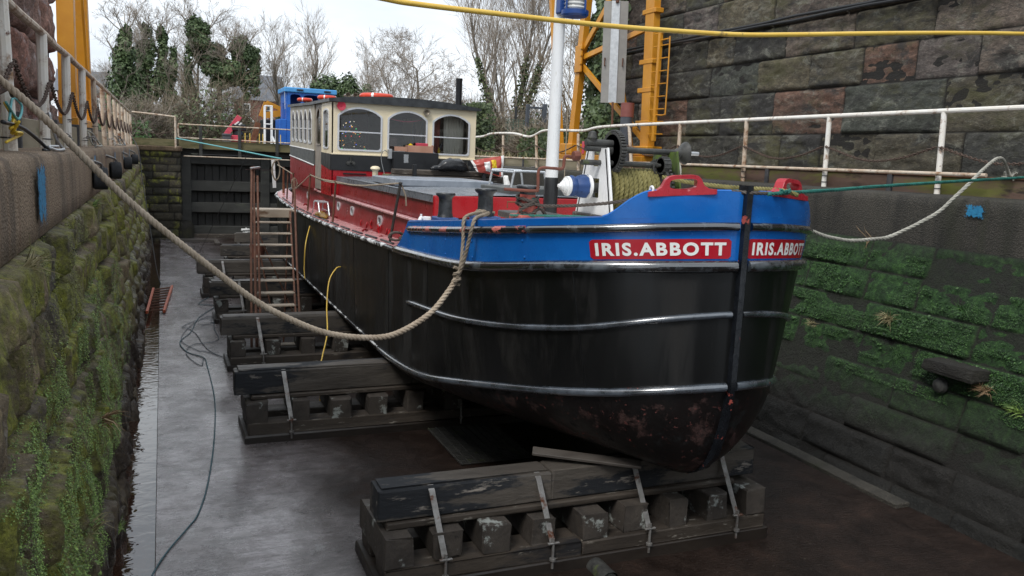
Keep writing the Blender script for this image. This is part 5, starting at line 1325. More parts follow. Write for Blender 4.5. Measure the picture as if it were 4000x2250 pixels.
b = MB(); b.lathe([(.062, 0), (.062, .52), (.066, .53), (.066, .56), (.058, .56), (.058, .5)], 18, Matrix.Translation((5.33, 15.6, 4.33))); b.lathe([(.09, 0), (.085, .03), (.065, .05)], 18, Matrix.Translation((5.33, 15.6, 4.33))); b.build('stove_pipe', M['blackband'], WH)
b = MB(); b.bbox((3.86, YF-.16, 3.0), (4.72, YF-.02, 3.44), .01); b.build('control_box', M['blackband'], WH)
b = MB(); b.bbox((3.78, YF-.10, 3.3), (3.86, YF-.02, 3.48), .01); b.tube(spline([(3.8, YF-.06, 3.4), (3.7, YF-.1, 3.45), (3.66, YF-.06, 3.3), (3.74, YF-.05, 2.98)], 6), .008, 6); b.build('junction_box', M['galv'], WH)
b = MB(); o_ = patch_outline(4.1, 3.32, .09, .16, 3); b.add([V((x, YF-.163, z)) for x, z in o_], [tuple(range(len(o_)))]); b.build('silver_patch', M['galv'], WH, 0)
for x in (3.12, 5.33):
    b = MB(); b.bbox((x-.06, YF-.04, 3.2), (x+.06, YF-.012, 3.23), .006)
    for q in (-.05, .05): b.lathe([(0, 0), (.035, .005), (.03, .03), (0, .035)], 12, Matrix.Translation((x+q, YF-.012, 3.19)) @ Matrix.Rotation(PI/2, 4, 'X'))
    b.tube([(x, YF-.03, 3.2), (x, YF-.03, 3.31)], .018, 8); b.build('lamp_bracket', M['iron'], WH)
b = MB(); b.bbox((2.98, YF-.035, 3.0), (3.4, YF-.0, 3.02), .005); b.build('grab_bar', M['blackband'], WH)
# deck fittings
for i, (x, y, z, m) in enumerate(((2.75, 8.36, 2.752, 'bollard'), (2.80, 7.31, 2.85, 'bollard'), (2.95, 6.68, 2.915, 'bollard_red'))):
    b = MB(); MT = Matrix.Translation((x, y, z)) @ Matrix.Rotation(R(rnd.uniform(-2, 2)), 4, 'X')
    b.lathe([(.092, 0), (.08, .03), (.075, .06), (.07, .18)] + ([(.075, .215), (.10, .235), (.105, .25), (.098, .262), (0, .268)] if m == 'bollard' else [(.07, .19)]), 24, MT)
    p = b.build('bollard', M[m], BG, 50)
    if m != 'bollard':
        b = MB(); b.lathe([(.07, .185), (.078, .21), (.10, .235), (.105, .25), (.098, .262), (0, .268)], 24, MT); b.build('bollard_cap', M['bollard'], p, 50)
    b = MB(); b.bbox((x-.11, y-.14, z-.07), (x+.11, y+.14, z+.008), .01, M=None); b.build('bollard_base', M['blue_dull' if i < 2 else 'bollard_red'], p)
b = MB(); b.lathe([(.045, 0), (.045, .07), (.04, .075), (0, .075)], 16, Matrix.Translation((2.66, 8.72, 2.66))); b.build('vent_cap', M['white'], BG)
b = MB(); b.tube(spline([(2.57, 8.72, 2.67), (2.6, 8.74, 2.72), (2.62, 8.76, 2.69)], 5), .022, 8); b.tube([(2.6, 8.74, 2.71), (2.6, 8.74, 2.76)], .012, 8); b.build('wing_nut', M['white'], BG)
b = MB(); b.lathe([(.05, 0), (.05, .13), (.07, .15), (.085, .16), (.08, .19), (.05, .21), (0, .215)], 18, Matrix.Translation((3.38, 14.2, 2.96))); b.build('mushroom_vent', [M['cream']], BG, 50)
# fairleads on the bulwark
def fairlead(side):
    P0, P1 = (.045, .20) if True else (0, 0)
    sa, sb_ = .035, .17
    A, B_ = hp(sa, 3.215, side, -.02), hp(sb_, 3.185, side, -.02); d = (B_-A); L = .52; d.normalize(); A = A.lerp(B_, .5)-d*L*.5
    up_ = V((0, 0, 1)); X_ = d; Y_ = up_.cross(X_)
    MM = Matrix(((X_.x, up_.x, Y_.x, A.x), (X_.y, up_.y, Y_.y, A.y), (X_.z, up_.z, Y_.z, A.z), (0, 0, 0, 1))) @ Matrix.Translation((0, 0, -.04))
    out = [(0, -.015), (L, -.015), (L, .022), (L-.06, .03), (L-.1, .055), (L-.125, .105), (L-.15, .128), (L-.19, .138), (.19, .138), (.15, .128), (.125, .105), (.1, .055), (.06, .03), (0, .022)]
    cx, cz = L/2, .072; inn = []
    for k in range(20):
        a = 2*PI*k/20; inn.append((cx+math.copysign(abs(math.cos(a))**.55, math.cos(a))*.105, cz+math.copysign(abs(math.sin(a))**.55, math.sin(a))*.038))
    b = MB(); b.plate(out, [inn], MM, .08); o = b.build('fairlead', M['red_rail'], BG, 0)
    md = o.modifiers.new('b', 'BEVEL'); md.width = .012; md.segments = 2; md.limit_method = 'ANGLE'; md.angle_limit = R(50)
fairlead(-1); fairlead(1)
b = MB(); p = hp(.185, 3.19, -1, -.01); b.tube([p+V((math.cos(a)*.0, math.cos(a)*.022, .03+math.sin(a)*.022)) for a in [2*PI*k/14 for k in range(14)]], .009, 8, closed=True)
b.tube([p, p+V((0, 0, .012))], .018, 8); b.build('ring_eye', M['white'], BG)
# hatch on the foredeck, mast, winch
b = MB(); MH = Matrix.Translation((3.45, 7.9, 2.80)) @ Matrix.Rotation(R(0), 4, 'Z'); b.bbox((-.12, -.15, -.02), (.4, .42, .05), .01, M=MH); hh_ = b.build('fore_hatch', M['iron'], BG)
b = MB(); b.tube([MH @ V(p) for p in ((-.1, .2, .085), (-.1, .2, .15), (.08, .2, .15), (.08, .2, .085))], .008, 6); b.build('handle', M['rust'], hh_)
mast = MB(); mast.lathe([(.10, 0), (.10, .03), (.082, .05), (.082, .42), (.07, .46)], 24, Matrix.Translation((4.1, 8.63, 2.76))); mo = mast.build('mast_step', M['blackband'], BG)
b = MB(); b.tube([(4.1, 8.63, 3.18), (4.1, 8.63, 5.35)], [.073, .062], 24); mo = b.build('mast', M['mast_white'], BG, 60)
b = MB(); b.lathe([(.0, -.02), (.13, -.02), (.15, .0), (.15, .045), (.13, .05)], 28, Matrix.Translation((4.18, 8.42, 4.98))); b.bbox((4.03, 8.48, 5.0), (4.1, 8.60, 5.5), .01); b.lathe([(.15, .5), (.13, .55), (.0, .62)], 28, Matrix.Translation((4.18, 8.42, 4.98)))
for a in range(4): b.tube([(4.18+.142*math.cos(a*PI/2+.4), 8.42+.142*math.sin(a*PI/2+.4), 5.0), (4.18+.142*math.cos(a*PI/2+.4), 8.42+.142*math.sin(a*PI/2+.4), 5.5)], .012, 6)
b.build('mast_lamp', M['lamp_blue'], mo)
b = MB(); b.lathe([(.11+.012*(k % 2), .05+k*.02) for k in range(23)], 24, Matrix.Translation((4.18, 8.42, 4.98))); b.build('lamp_lens', M['lens'], mo, 0)
b = MB(); b.tube([(4.2, 8.52, 5.2), (4.2, 8.5, 3.22)], .006, 5); b.build('halyard', M['rope_tan'], mo)
WN = thing('windlass', None, None, (3.9, 6.45, 2.9)); WN.parent = BG; WN.location = V((3.9, 6.45, 2.9))-V((CXB, 13, .86)); ORG[WN] = V((3.9, 6.45, 2.9))
PM = Matrix(((0, 0, -1, 3.52), (-1, 0, 0, 6.47), (0, 1, 0, 2.93), (0, 0, 0, 1)))
def side_frame(x, m, th=.02):
    MM = Matrix(((0, 0, -1, x), (-1, 0, 0, 6.47), (0, 1, 0, 2.94), (0, 0, 0, 1)))
    sq = lambda cx, cz, w_: [(cx-w_, cz-w_*1.2), (cx+w_, cz-w_*1.2), (cx+w_, cz+w_*1.2), (cx-w_, cz+w_*1.2)]
    b = MB(); b.plate([(-.33, 0), (.31, 0), (.16, .585), (-.165, .585)][::1], [sq(-.02, .50, .06), sq(0, .24, .07)], MM, th)
    for e0, e1 in (((-.33, 0), (-.165, .585)), ((.31, 0), (.16, .585))): b.bar(MM @ V((*e0, .01)), MM @ V((*e1, .01)), .05, .02, up=(1, 0, 0))
    return b.build('side_frame', M[m], WN, 0)
side_frame(3.52, 'white'); side_frame(4.22, 'iron_moss')
b = MB(); b.bbox((3.47, 6.1, 2.86), (3.56, 6.83, 2.95), .01); b.build('base_timber', M['timber_old'], WN); b = MB(); b.bbox((4.17, 6.1, 2.86), (4.26, 6.83, 2.95), .01); b.build('base_timber', M['timber_old'], WN)
XA = lambda x0, x1, y, z, r, mb, n=14: mb.tube([(x0, y, z), (x1, y, z)], r, n)
b = MB(); XA(3.40, 4.3, 6.47, 3.18, .045, b); b.build('drum_shaft', M['iron'], WN)
b = MB(); b.lathe([(0, 0), (.25, 0), (.25, .03), (.19, .035), (.19, .07), (0, .07)], 40, Matrix.Translation((4.10, 6.47, 3.18)) @ Matrix.Rotation(PI/2, 4, 'Y'))
for k in range(44):
    a = 2*PI*k/44; b.bbox((-.012, -.0, -.035), (.012, .028, .035), .003, M=Matrix.Translation((4.135, 6.47, 3.18)) @ Matrix.Rotation(a, 4, 'X') @ Matrix.Translation((0, .25, 0)) @ Matrix.Rotation(0, 4, 'X') @ Matrix(((1, 0, 0, 0), (0, 1, 0, 0), (0, 0, .28, 0), (0, 0, 0, 1))))
b.build('drum_gear', M['iron'], WN, 30)
def gear(name, x, y, z, ro, w_, teeth, spokes, m):
    b = MB(); MM = Matrix.Translation((x, y, z)) @ Matrix.Rotation(PI/2, 4, 'Y')
    n = 56; b.lathe([(ro*.86, 0), (ro, 0), (ro, w_), (ro*.86, w_), (ro*.86, 0)], n, MM)
    for k in range(teeth):
        a = 2*PI*k/teeth; q = Matrix.Translation((x+w_/2, y, z)) @ Matrix.Rotation(a, 4, 'X')
        b.bbox((-w_/2, -ro*.055, ro-.003), (w_/2, ro*.055, ro*1.085), .004, M=q)
    for k in range(spokes):
        a = 2*PI*k/spokes+.15; q = Matrix.Translation((x+w_/2, y, z)) @ Matrix.Rotation(a, 4, 'X'); b.bbox((-w_*.3, -ro*.07, 0), (w_*.3, ro*.07, ro*.88), .006, M=q)
    b.lathe([(0, -.03), (ro*.2, -.03), (ro*.2, w_+.03), (0, w_+.03)], 16, MM); return b.build(name, M[m], WN, 35)
gear('spur_wheel', 3.62, 6.43, 3.50, .175, .05, 40, 6, 'iron')
gear('pinion', 4.08, 6.35, 3.40, .075, .07, 14, 0, 'iron')
b = MB(); XA(3.36, 4.42, 6.42, 3.52, .026, b); b.lathe([(0, 0), (.03, 0), (.045, .04), (.03, .09), (0, .1)], 10, Matrix.Translation((3.42, 6.42, 3.57))); XA(3.36, 3.62, 6.42, 3.57, .03, b); b.build('top_shaft', M['iron'], WN)
b = MB(); XA(3.32, 4.3, 6.40, 3.40, .024, b); b.build('pinion_shaft', M['iron'], WN)
b = MB(); b.lathe([(.03, -.07), (.055, -.04), (.055, 0), (.10, .03), (.13, .06), (.135, .075), (.11, .07), (.03, .075), (.025, .12), (.02, .12)], 24, Matrix.Translation((4.32, 6.42, 3.52)) @ Matrix.Scale(.76, 4) @ Matrix.Rotation(PI/2, 4, 'Y')); b.build('brake_bell', M['iron'], WN, 40)
b = MB(); XA(4.36, 4.52, 6.42, 3.52, .018, b); b.build('shaft_end', M['galv'], WN)
b = MB(); b.tube(spline([(4.02, 6.36, 3.42), (4.02, 6.36, 3.36), (4.05, 6.36, 3.31), (4.0, 6.36, 3.27), (3.96, 6.36, 3.3)], 6), .008, 6); b.build('hook', M['iron'], WN)
b = MB(); b.lathe([(0, -.11), (.02, -.105), (.028, -.075), (.05, -.06), (.055, -.04), (.08, -.03), (.09, -.005), (.115, .0)], 28, Matrix.Translation((3.215, 6.47, 3.19)) @ Matrix.Scale(.72, 4) @ Matrix.Rotation(PI/2, 4, 'Y')); b.build('warping_cap', M['white'], WN, 40)
b = MB(); b.lathe([(.115, 0), (.118, .03), (.11, .04)], 28, Matrix.Translation((3.215, 6.47, 3.19)) @ Matrix.Scale(.72, 4) @ Matrix.Rotation(PI/2, 4, 'Y')); b.build('drum_flange', M['white'], WN, 40); b = MB(); b.lathe([(.125, .26), (.15, .275), (.152, .3), (.14, .31), (0, .31)], 28, Matrix.Translation((3.215, 6.47, 3.19)) @ Matrix.Scale(.72, 4) @ Matrix.Rotation(PI/2, 4, 'Y')); b.build('drum_flange', M['white'], WN, 40)
b = MB(); b.lathe([(.108, .04), (.125, .06), (.118, .1), (.107, .12), (.122, .15), (.14, .22), (.138, .26), (.12, .27)], 36, Matrix.Translation((3.215, 6.47, 3.19)) @ Matrix.Scale(.72, 4) @ Matrix.Rotation(PI/2, 4, 'Y'))
for i in range(len(b.v)):
    p = b.v[i]; a = math.atan2(p.z-3.19, p.y-6.47); b.v[i] = p+V((0, math.cos(a), math.sin(a)))*.004*math.sin(a*9)
b.build('warping_drum', M['blue_dull'], WN, 50)
b = MB(); b.tube(spline([(3.30, 6.5, 3.43), (3.22, 6.52, 3.44), (3.2, 6.52, 3.34), (3.12, 6.53, 3.335), (3.02, 6.55, 3.335), (2.99, 6.56, 3.30), (2.99, 6.56, 3.16), (2.96, 6.57, 3.135), (2.7, 6.62, 3.14)], 8), .014, 8); b.lathe([(0, -.03), (.04, -.03), (.045, .0), (.04, .03), (0, .03)], 8, Matrix.Translation((3.3, 6.47, 3.45)) @ Matrix.Rotation(PI/2, 4, 'Y')); b.build('crank_handle', M['rust_red'], WN, 40)
dr = MB(); pts = []
for ly, (rr, n_) in enumerate(((.115, 11), (.165, 10))):
    for k in range(n_*12):
        a = 2*PI*k/12+ly; q = k/(n_*12); x = lerp(3.60, 4.06, q if ly == 0 else 1-q)
        pts.append((x, 6.47+rr*math.cos(a)*(1+.03*math.sin(k)), 3.18+rr*math.sin(a)))
rope(dr, [pts[i] for i in range(0, len(pts))], .025, pitch=.11, dense=5, n=5); dr.build('wound_rope', M['rope_moss'], WN, 60)
b = MB(); rope(b, [(4.08, 6.30, 3.30), (4.2, 6.1, 3.27), (4.35, 5.8, 3.25), (4.42, 5.5, 3.25), (4.46, 5.2, 3.25), (4.55, 5.1, 3.22)], .018, pitch=.1); b.build('lead_rope', M['rope_moss'], WN, 60)
# fore-end of trunk roof: hatch, plank stack, hand hoop
b = MB(); b.bbox((2.95, 11.2, 2.96), (4.4, 12.6, 3.06), .012); b.build('roof_hatch', M['hatch_grey'], BG)
b = MB(); b.bbox((3.9, 9.4, 2.96), (5.2, 10.4, 3.05), .012); b.build('roof_hatch', M['weathered_black'], BG)
hoop = MB()
for y in (9.55, 10.3): hoop.tube(spline([(3.98, y, 2.98), (4.02, y, 3.22), (4.06, y, 3.25), (4.4, y, 3.25), (4.44, y, 3.22), (4.48, y, 2.98)], 5), .016, 8)
hoop.tube([(4.02, 9.55, 3.24), (4.02, 10.3, 3.24)], .014, 8); hoop.build('hand_hoop', M['alu'], BG, 60)
# stanchions and their ropes
st = [((2.6, 18.55, 2.17), (2.6, 18.45, 2.88), 'ladder_rust'), ((2.6, 16.5, 2.22), (2.64, 16.45, 2.93), 'ladder_rust'), ((2.58, 13.78, 2.22), (2.62, 13.75, 2.91), 'ladder_rust'), ((2.58, 10.0, 2.32), (2.64, 9.78, 3.05), 'iron'), ((2.62, 19.6, 2.25), (2.64, 19.6, 2.85), 'ladder_rust')]
for a, b_, m in st:
    b = MB(); b.tube([a, b_], .018, 8); b.lathe([(0, -.02), (.024, -.01), (.024, .01), (0, .02)], 8, Matrix.Translation(b_)); b.build('stanchion', M[m], BG)
b = MB()
rope(b, [(2.62, 21.3, 3.0), (2.6, 18.45, 2.86)], .012); b.build('guard_rope', M['rope_tan'], BG, 60); b = MB(); rope(b, [(2.64, 16.45, 2.92), (2.63, 15.2, 2.89), (2.62, 13.75, 2.90), (2.62, 12, 2.92), (2.64, 9.78, 3.05)], .012); b.build('guard_rope', M['rope_tan'], BG, 60); b = MB(); rope(b, [(2.64, 16.45, 2.92), (2.66, 15.2, 2.86), (2.8, 13.9, 2.86)], .01); b.build('guard_rope', M['rope_tan'], BG, 60); b = MB()
rope(b, [(2.6, 18.45, 2.5), (2.64, 16.45, 2.92)], .01); b.build('guard_rope', M['rope_tan'], BG, 60)
b = MB(); r_ = random.Random(4)
def coil(b, c, rx, rz, n, rr, ax='y'):
    pts = []
    for k in range(n*10):
        a = 2*PI*k/10; pts.append(V(c)+V((math.cos(a)*rx*r_.uniform(.8, 1.1), r_.uniform(-.03, .03), math.sin(a)*rz*r_.uniform(.85, 1.1))))
    rope(b, pts, rr, dense=5)
coil(b, (2.62, 21.6, 2.86), .1, .24, 4, .012); b.build('rope_coil', M['rope_tan'], BG, 60); b = MB(); coil(b, (2.6, 18.3, 2.66), .06, .12, 3, .01); b.build('rope_coil', M['rope_tan'], BG, 60); b = MB(); b.tube([(2.66, 9.8, 3.03), (2.70, 9.75, 2.9), (2.71, 9.75, 2.78)], .01, 5); b.build('rope_end', M['rope_tan'], BG, 60)
b = MB(); coil(b, (2.62, 9.85, 2.40), .09, .05, 4, .014); coil(b, (2.7, 9.7, 2.38), .07, .04, 3, .014); b.build('rope_coil', M['rope_dark'], BG, 60)
b = MB(); b.bar((2.62, 21.9, 2.4), (2.58, 21.9, 3.1), .08, .05); b.build('white_post', M['white'], BG)
b = MB(); b.tube([(2.75, 21.2, 2.35), (2.75, 21.2, 2.95)], .025, 8); b.tube([(2.7, 20.8, 2.32), (2.7, 20.8, 2.55)], .03, 8); b.build('stern_bitts', M['rust'], BG)
b = MB(); b.bbox((3.0, 20.4, 2.3), (5.2, 21.3, 2.75), .02); b.build('stern_locker', M['red'], BG)
b = MB(); b.bbox((2.9, 20.15, 2.4), (3.0, 20.3, 3.2), .01); b.bbox((3.05, 21.35, 2.4), (5.0, 21.5, 2.55), .02); b.build('stern_frame', M['blackband'], BG)
for y in (10.9, 11.9, 14.2, 15.3, 17.4):
    b = MB(); b.tube(spline([(2.66, y, 2.27), (2.7, y+.03, 2.29), (2.74, y+.08, 2.27), (2.77, y+.16, 2.275)], 4), .017, 6); b.build('deck_cleat', M['maroon'], BG, 60)
b = MB(); r_ = random.Random(9)
for k in range(24):
    y = r_.uniform(9.3, 13.2); z = r_.uniform(2.36, 2.42); x = 2.826
    b.tube(spline([(x, y, z), (x-.014, y+r_.uniform(-.04, .04), z-.04), (x-.012, y+r_.uniform(-.06, .06), z-.09)], 3), .010, 5); b.build('paint_run', M['red'], coam, 60); b = MB()
# ------------------------------------------------------------------ keel blocks
def keel_block(x0, x1, yf, label, zt=.775, straps=4, nb=9, top_x=None, seed=0):
    r = random.Random(seed); t = thing('keel_block', label, 'keel block', ((x0+x1)/2, yf+.4, 0), 'keel blocks under the barge')
    tx0, tx1 = top_x or (x0, x1)
    b = MB(); b.bbox((x0-.05, yf-.03, -.08), (x1+.03, yf+.85, .09), .012, jit=.006); b.build('footing', M['timber_wet'], t)
    xm = lerp(x0, x1, r.uniform(.45, .6))
    for a, c in ((x0, xm-.004), (xm+.004, x1)):
        b = MB(); b.bbox((a, yf, .09), (c, yf+.3, .21), .009, jit=.009); b.build('base_timber', M['timber_old'], t)
    b = MB(); b.bbox((x0, yf+.5, .09), (x1, yf+.8, .21), .014, jit=.004); b.build('base_timber', M['timber_old'], t)
    sp = (x1-x0-.2)/(nb-1)
    for k in range(nb):
        x = x0+.1+sp*k+r.uniform(-.02, .02); w_ = r.uniform(.10, .125)
        b = MB(); b.bbox((x-w_, yf+.04+r.uniform(-.03, .03), .21), (x+w_, yf+.86, .455+r.uniform(-.014, .006)), .009, jit=.012); b.build('cross_block', M['timber_end'], t)
    b = MB(); b.bbox((x0+.05, yf+.17, .462), (x1-.25, yf+.68, .515), .01, jit=.004); b.build('packing_plank', M['timber_old'], t)
    xc = lerp(tx0, tx1, .41)
    b = MB(); b.bbox((tx0-.02, yf+.21, .52), (xc, yf+.47, zt), .01, jit=.012)
    b.bbox((tx0+.02, yf+.235, zt-.002), (xc-.03, yf+.45, zt+.025), .012, jit=.006)
    b.bbox((xc+.006, yf+.215, .52), (tx1, yf+.47, zt+.012), .01, jit=.012); b.build('top_beam', M['timber_top'], t)
    for k in range(straps):
        x = lerp(x0+.42, x1-.4, k/max(1, straps-1)); s = MB()
        s.bar((x, yf+.20, zt-.02), (x+.06, yf-.01, .26), .05, .008, up=(0, -1, .3), r=.002); s.bar((x, yf+.2, zt-.03), (x, yf+.24, zt+.008), .05, .008)
        s.tube([(x+.062, yf-.03, .30), (x+.062, yf-.03, .03)], .012, 6); s.bar((x+.01, yf-.03, .255), (x+.115, yf-.03, .255), .025, .014); s.lathe([(.0, 0), (.028, 0), (.028, .02), (0, .02)], 8, Matrix.Translation((x+.062, yf-.03, .10)))
        s.build('tie_strap', M['chain'], t)
    return t
keel_block(1.52, 5.16, 5.82, 'nearest keel block with pale painted timber ends, carrying the bow', seed=1)
for i, (xa, xb, y, lab) in enumerate(((.86, 5.9, 9.62, 'second keel block from the front, with a flaking long top beam'), (.9, 5.9, 12.95, 'third keel block, in front of the foot of the access ladder'),
                                      (.92, 5.9, 16.62, 'fourth keel block, beside the coil of cable on the floor'), (.8, 5.9, 19.6, 'fifth keel block, sticking furthest out to the left'),
                                      (1.5, 5.9, 22.8, 'sixth keel block, half hidden behind the ladder'), (2.1, 5.9, 26.0, 'farthest keel block, by the lock gate'))):
    keel_block(xa, xb, y, lab, zt=(.80, .785, .775, .79, .79, .79)[i], straps=(3, 3, 2, 2, 0, 0)[i], nb=(11, 10, 10, 8, 6, 5)[i], top_x=(xa-.11, xb), seed=i+5)
b = MB(); b.bar((2.95, 6.31, .875), (3.80, 5.88, .815), .11, .028, up=(0, -.25, 1)); tag(b.build('loose_plank', M['plank']), 'loose grey plank leaning on the nearest keel block under the bow', 'plank')
b = MB()
for k in range(26): b.bar((3.0, 8.3+k*.05, .008), (3.9, 8.3+k*.05, .008), .012, .016)
for k in range(10): b.bar((3.02+k*.095, 8.28, .01), (3.02+k*.095, 9.58, .01), .012, .014)
tag(b.build('floor_grating', M['iron']), 'dark iron grating in the floor under the bow', 'grating')
b = MB(); b.tube([(3.35, 5.52, -.02), (3.35, 5.9, -.02)], .085, 18, cap=False); b.tube([(3.35, 5.53, -.02), (3.35, 5.9, -.02)], .07, 18); tag(b.build('drain_pipe', M['iron']), 'round drain pipe mouth at the foot of the nearest keel block', 'pipe')

# ------------------------------------------------------------------ access ladder beside the hull
AL = thing('access_ladder', 'rusty steel step ladder with wooden treads against the port side of the barge', 'ladder', (1.7, 14.3, .1))
def lad(x, t): return V((x+.17*t, lerp(13.55, 15.75, t), lerp(.08, 2.26, t)))
for x in (1.36, 1.99):
    b = MB(); b.bar(lad(x, 0), lad(x, 1), .03, .09, up=(0, 0, 1)); b.build('stile', M['ladder_rust'], AL)
for k in range(11):
    t_ = .06+k*.085; b = MB(); p, q = lad(1.36, t_), lad(1.99, t_); b.bbox((p.x, p.y-.07, p.z-.012), (q.x, p.y+.09, p.z+.016), .006); b.build('tread', M['tread'], AL)
b = MB(); p = lad(1.36, 1); b.bbox((p.x, p.y-.02, p.z-.02), (p.x+.72, p.y+.5, p.z+.02), .008); b.bbox((p.x, p.y-.05, p.z-.12), (p.x+.66, p.y-.02, p.z+.03), .006); b.build('platform', M['tread'], AL)
for (x0, y0_, x1, y1_, zt) in ((1.26, 13.5, 1.46, 15.5, 3.05), (1.34, 13.5, 1.50, 15.55, 3.06), (1.42, 13.6, 1.55, 15.4, 2.9), (2.06, 13.6, 2.27, 16.0, 2.85)):
    b = MB(); b.tube([(x0, y0_, .05), (lerp(x0, x1, .5), lerp(y0_, y1_, .55), 1.5), (x1, y1_, zt)], .02, 8); b.build('hand_post', M['ladder_rust'], AL)
b = MB(); b.bar((1.44, 15.4, 3.03), (1.6, 15.6, 3.05), .05, .03); b.build('post_cap', M['galv'], AL)
for (p, q) in (((1.5, 15.9, 2.2), (1.8, 14.6, .05)), ((2.15, 15.9, 2.2), (1.9, 14.6, .05)), ((1.5, 15.9, 2.1), (2.15, 14.9, .4))):
    b = MB(); b.tube([p, q], .015, 6); b.build('brace', M['ladder_rust'], AL)
OL = thing('orange_ladder', 'short orange ladder grille lying across the gutter and slab edge', 'ladder', (-.1, 19.2, .05))
for (p, q) in (((-.25, 20.6, .06), (-.345, 17.8, .04)), ((.15, 20.85, .07), (-.03, 17.8, .05))):
    b = MB(); b.bar(p, q, .05, .06); b.build('stile', M['orange'], OL)
b = MB()
for k in range(9):
    t_ = .05+k*.112; b.tube([V((-.25, 20.6, .06)).lerp(V((-.345, 17.8, .04)), t_), V((.15, 20.85, .07)).lerp(V((-.03, 17.8, .05)), t_)], .02, 6)
b.build('rungs', M['ladder_rust'], OL)
b = MB(); b.lathe([(.0, 0), (.14, 0), (.19, .3), (.175, .3), (.13, .02), (0, .02)], 16, Matrix.Translation((2.0, 19.9, .86))); tag(b.build('bucket', M['rust_red']), 'dull red bucket standing on a keel block behind the ladder', 'bucket')

# ------------------------------------------------------------------ tyre fenders on chains
def tyre(loc, rot, label, top, group):
    t = thing('tyre_fender', label, 'tyre', loc, group); b = MB(); o = V(loc)
    M4 = Matrix.Translation(o) @ Matrix.Scale(.86, 4) @ Matrix.Rotation(rot, 4, 'Z') @ Matrix.Rotation(PI/2, 4, 'Y')
    prof = [(.062, -.07), (.09, -.085), (.128, -.085), (.142, -.07)]
    for k in range(9):
        z = -.07+.14*k/8; prof += [(.147, z), (.147, z+.011), (.141, z+.012), (.141, z+.0165)]
    prof += [(.142, .075), (.128, .085), (.09, .085), (.062, .07), (.075, 0), (.062, -.07)]
    b.lathe(prof, 36, M4); b.build('tyre', M['rubber'], t, 30)
    b = MB(); chain(b, [o+V((0, 0, .0)), o+V((.01, 0, .16)), V(top)+V((.16, 0, -.18)), V(top)+V((.12, 0, .01)), V(top)], .05, .007); b.build('chain', M['chain'], t, 0)
for y, z, k, lab in ((10.6, 2.97, 0, 'nearest black tyre fender hanging on a chain from the left coping, behind the thick rope'), (13.95, 2.96, .06, 'second black tyre fender along the left wall, clear right of the thick rope'),
                     (18.95, 2.96, -.05, 'third black tyre fender along the left wall, left of the farthest one'), (23.5, 2.96, .04, 'farthest black tyre fender, next to the stone gate pillar')):
    tyre((-.66, y, z), PI/2*0+.14+k, lab, (-.98, y-1.1 if y < 15 else y-.9, 3.42), 'tyre fenders along the left wall')
tyre((7.88, 20.3, 2.9), .3, 'lone tyre fender hanging by a chain on the right dock wall', (8.95, 20.0, 3.42), 'tyre fenders')

# ------------------------------------------------------------------ ropes, hoses, cables
def rope_thing(name, label, pts, r, m, cat='rope', **k):
    b = MB(); rope(b, pts, r, **k); return tag(b.build(name, M[m], None, 60), label, cat)
MR = thing('mooring_rope', 'thick pale hemp rope sagging from the left railing to the barge bow', 'rope', (-.95, 6.3, 3.75))
b = MB(); rope(b, [(-1.62, 6.18, 4.35), (-1.25, 6.24, 4.02), (-.951, 6.296, 3.756), (-.708, 6.34, 3.522), (-.414, 6.392, 3.191), (-.185, 6.433, 2.948), (.234, 6.508, 2.568), (.636, 6.58, 2.23), (.946, 6.636, 2.042), (1.241, 6.689, 1.915), (1.586, 6.751, 1.853), (1.839, 6.796, 1.874), (2.136, 6.849, 2.022), (2.324, 6.883, 2.225), (2.385, 6.88, 2.335)], .0255, n=7, dense=10, pitch=.115)
b.build('main_rope', M['rope_old'], MR, 60)
b = MB(); rope(b, [(2.385, 6.857, 2.335), (2.42, 6.87, 2.46), (2.455, 6.93, 2.67), (2.47, 6.98, 2.83), (2.52, 7.02, 2.875), (2.68, 7.2, 2.89), (2.77, 7.25, 2.89), (2.86, 7.27, 2.89), (2.88, 7.32, 2.885), (2.83, 7.39, 2.88), (2.76, 7.38, 2.885), (2.72, 7.31, 2.90), (2.75, 7.25, 2.905), (2.80, 7.225, 2.89), (2.64, 6.94, 2.89), (2.50, 6.75, 2.875), (2.455, 6.70, 2.82), (2.44, 6.75, 2.66), (2.42, 6.82, 2.46), (2.391, 6.873, 2.332)], .017, n=6)
b.build('eye_loop', M['rope_tan'], MR, 60)
b = MB(); r_ = random.Random(2); c = V((2.387, 6.87, 2.33))
pts = [c+V((math.cos(a*1.9)*.03, math.sin(a*1.9)*.03, -.06+a*.02)) for a in range(9)]; rope(b, pts, .015); b.build('splice', M['rope_tan'], MR, 60)
b = MB(); b.tube(spline([(-3.5, 4.9, 5.2), (-1, 4.95, 4.6), (.6, 5.0, 4.36), (1.219, 5.041, 4.309), (1.466, 5.049, 4.299), (2.105, 5.07, 4.303), (2.691, 5.09, 4.311), (3.199, 5.107, 4.329), (3.853, 5.128, 4.363), (4.411, 5.147, 4.419), (5.221, 5.174, 4.509), (6.122, 5.204, 4.603), (7.003, 5.233, 4.685), (9, 5.3, 4.85)], 10), .0175, 10)
tag(b.build('air_hose', M['hose_yellow'], None, 180), 'yellow hose strung across the dock above the barge', 'hose')
rope_thing('bow_line', 'green rope running from the stem of the barge to the right bank', [(4.25, 5.09, 3.22), (4.504, 5.154, 3.235), (5.12, 5.318, 3.264), (5.717, 5.477, 3.3), (7.13, 5.853, 3.372), (8.695, 6.269, 3.445), (9.0, 6.35, 3.46)], .0155, 'rope_green')
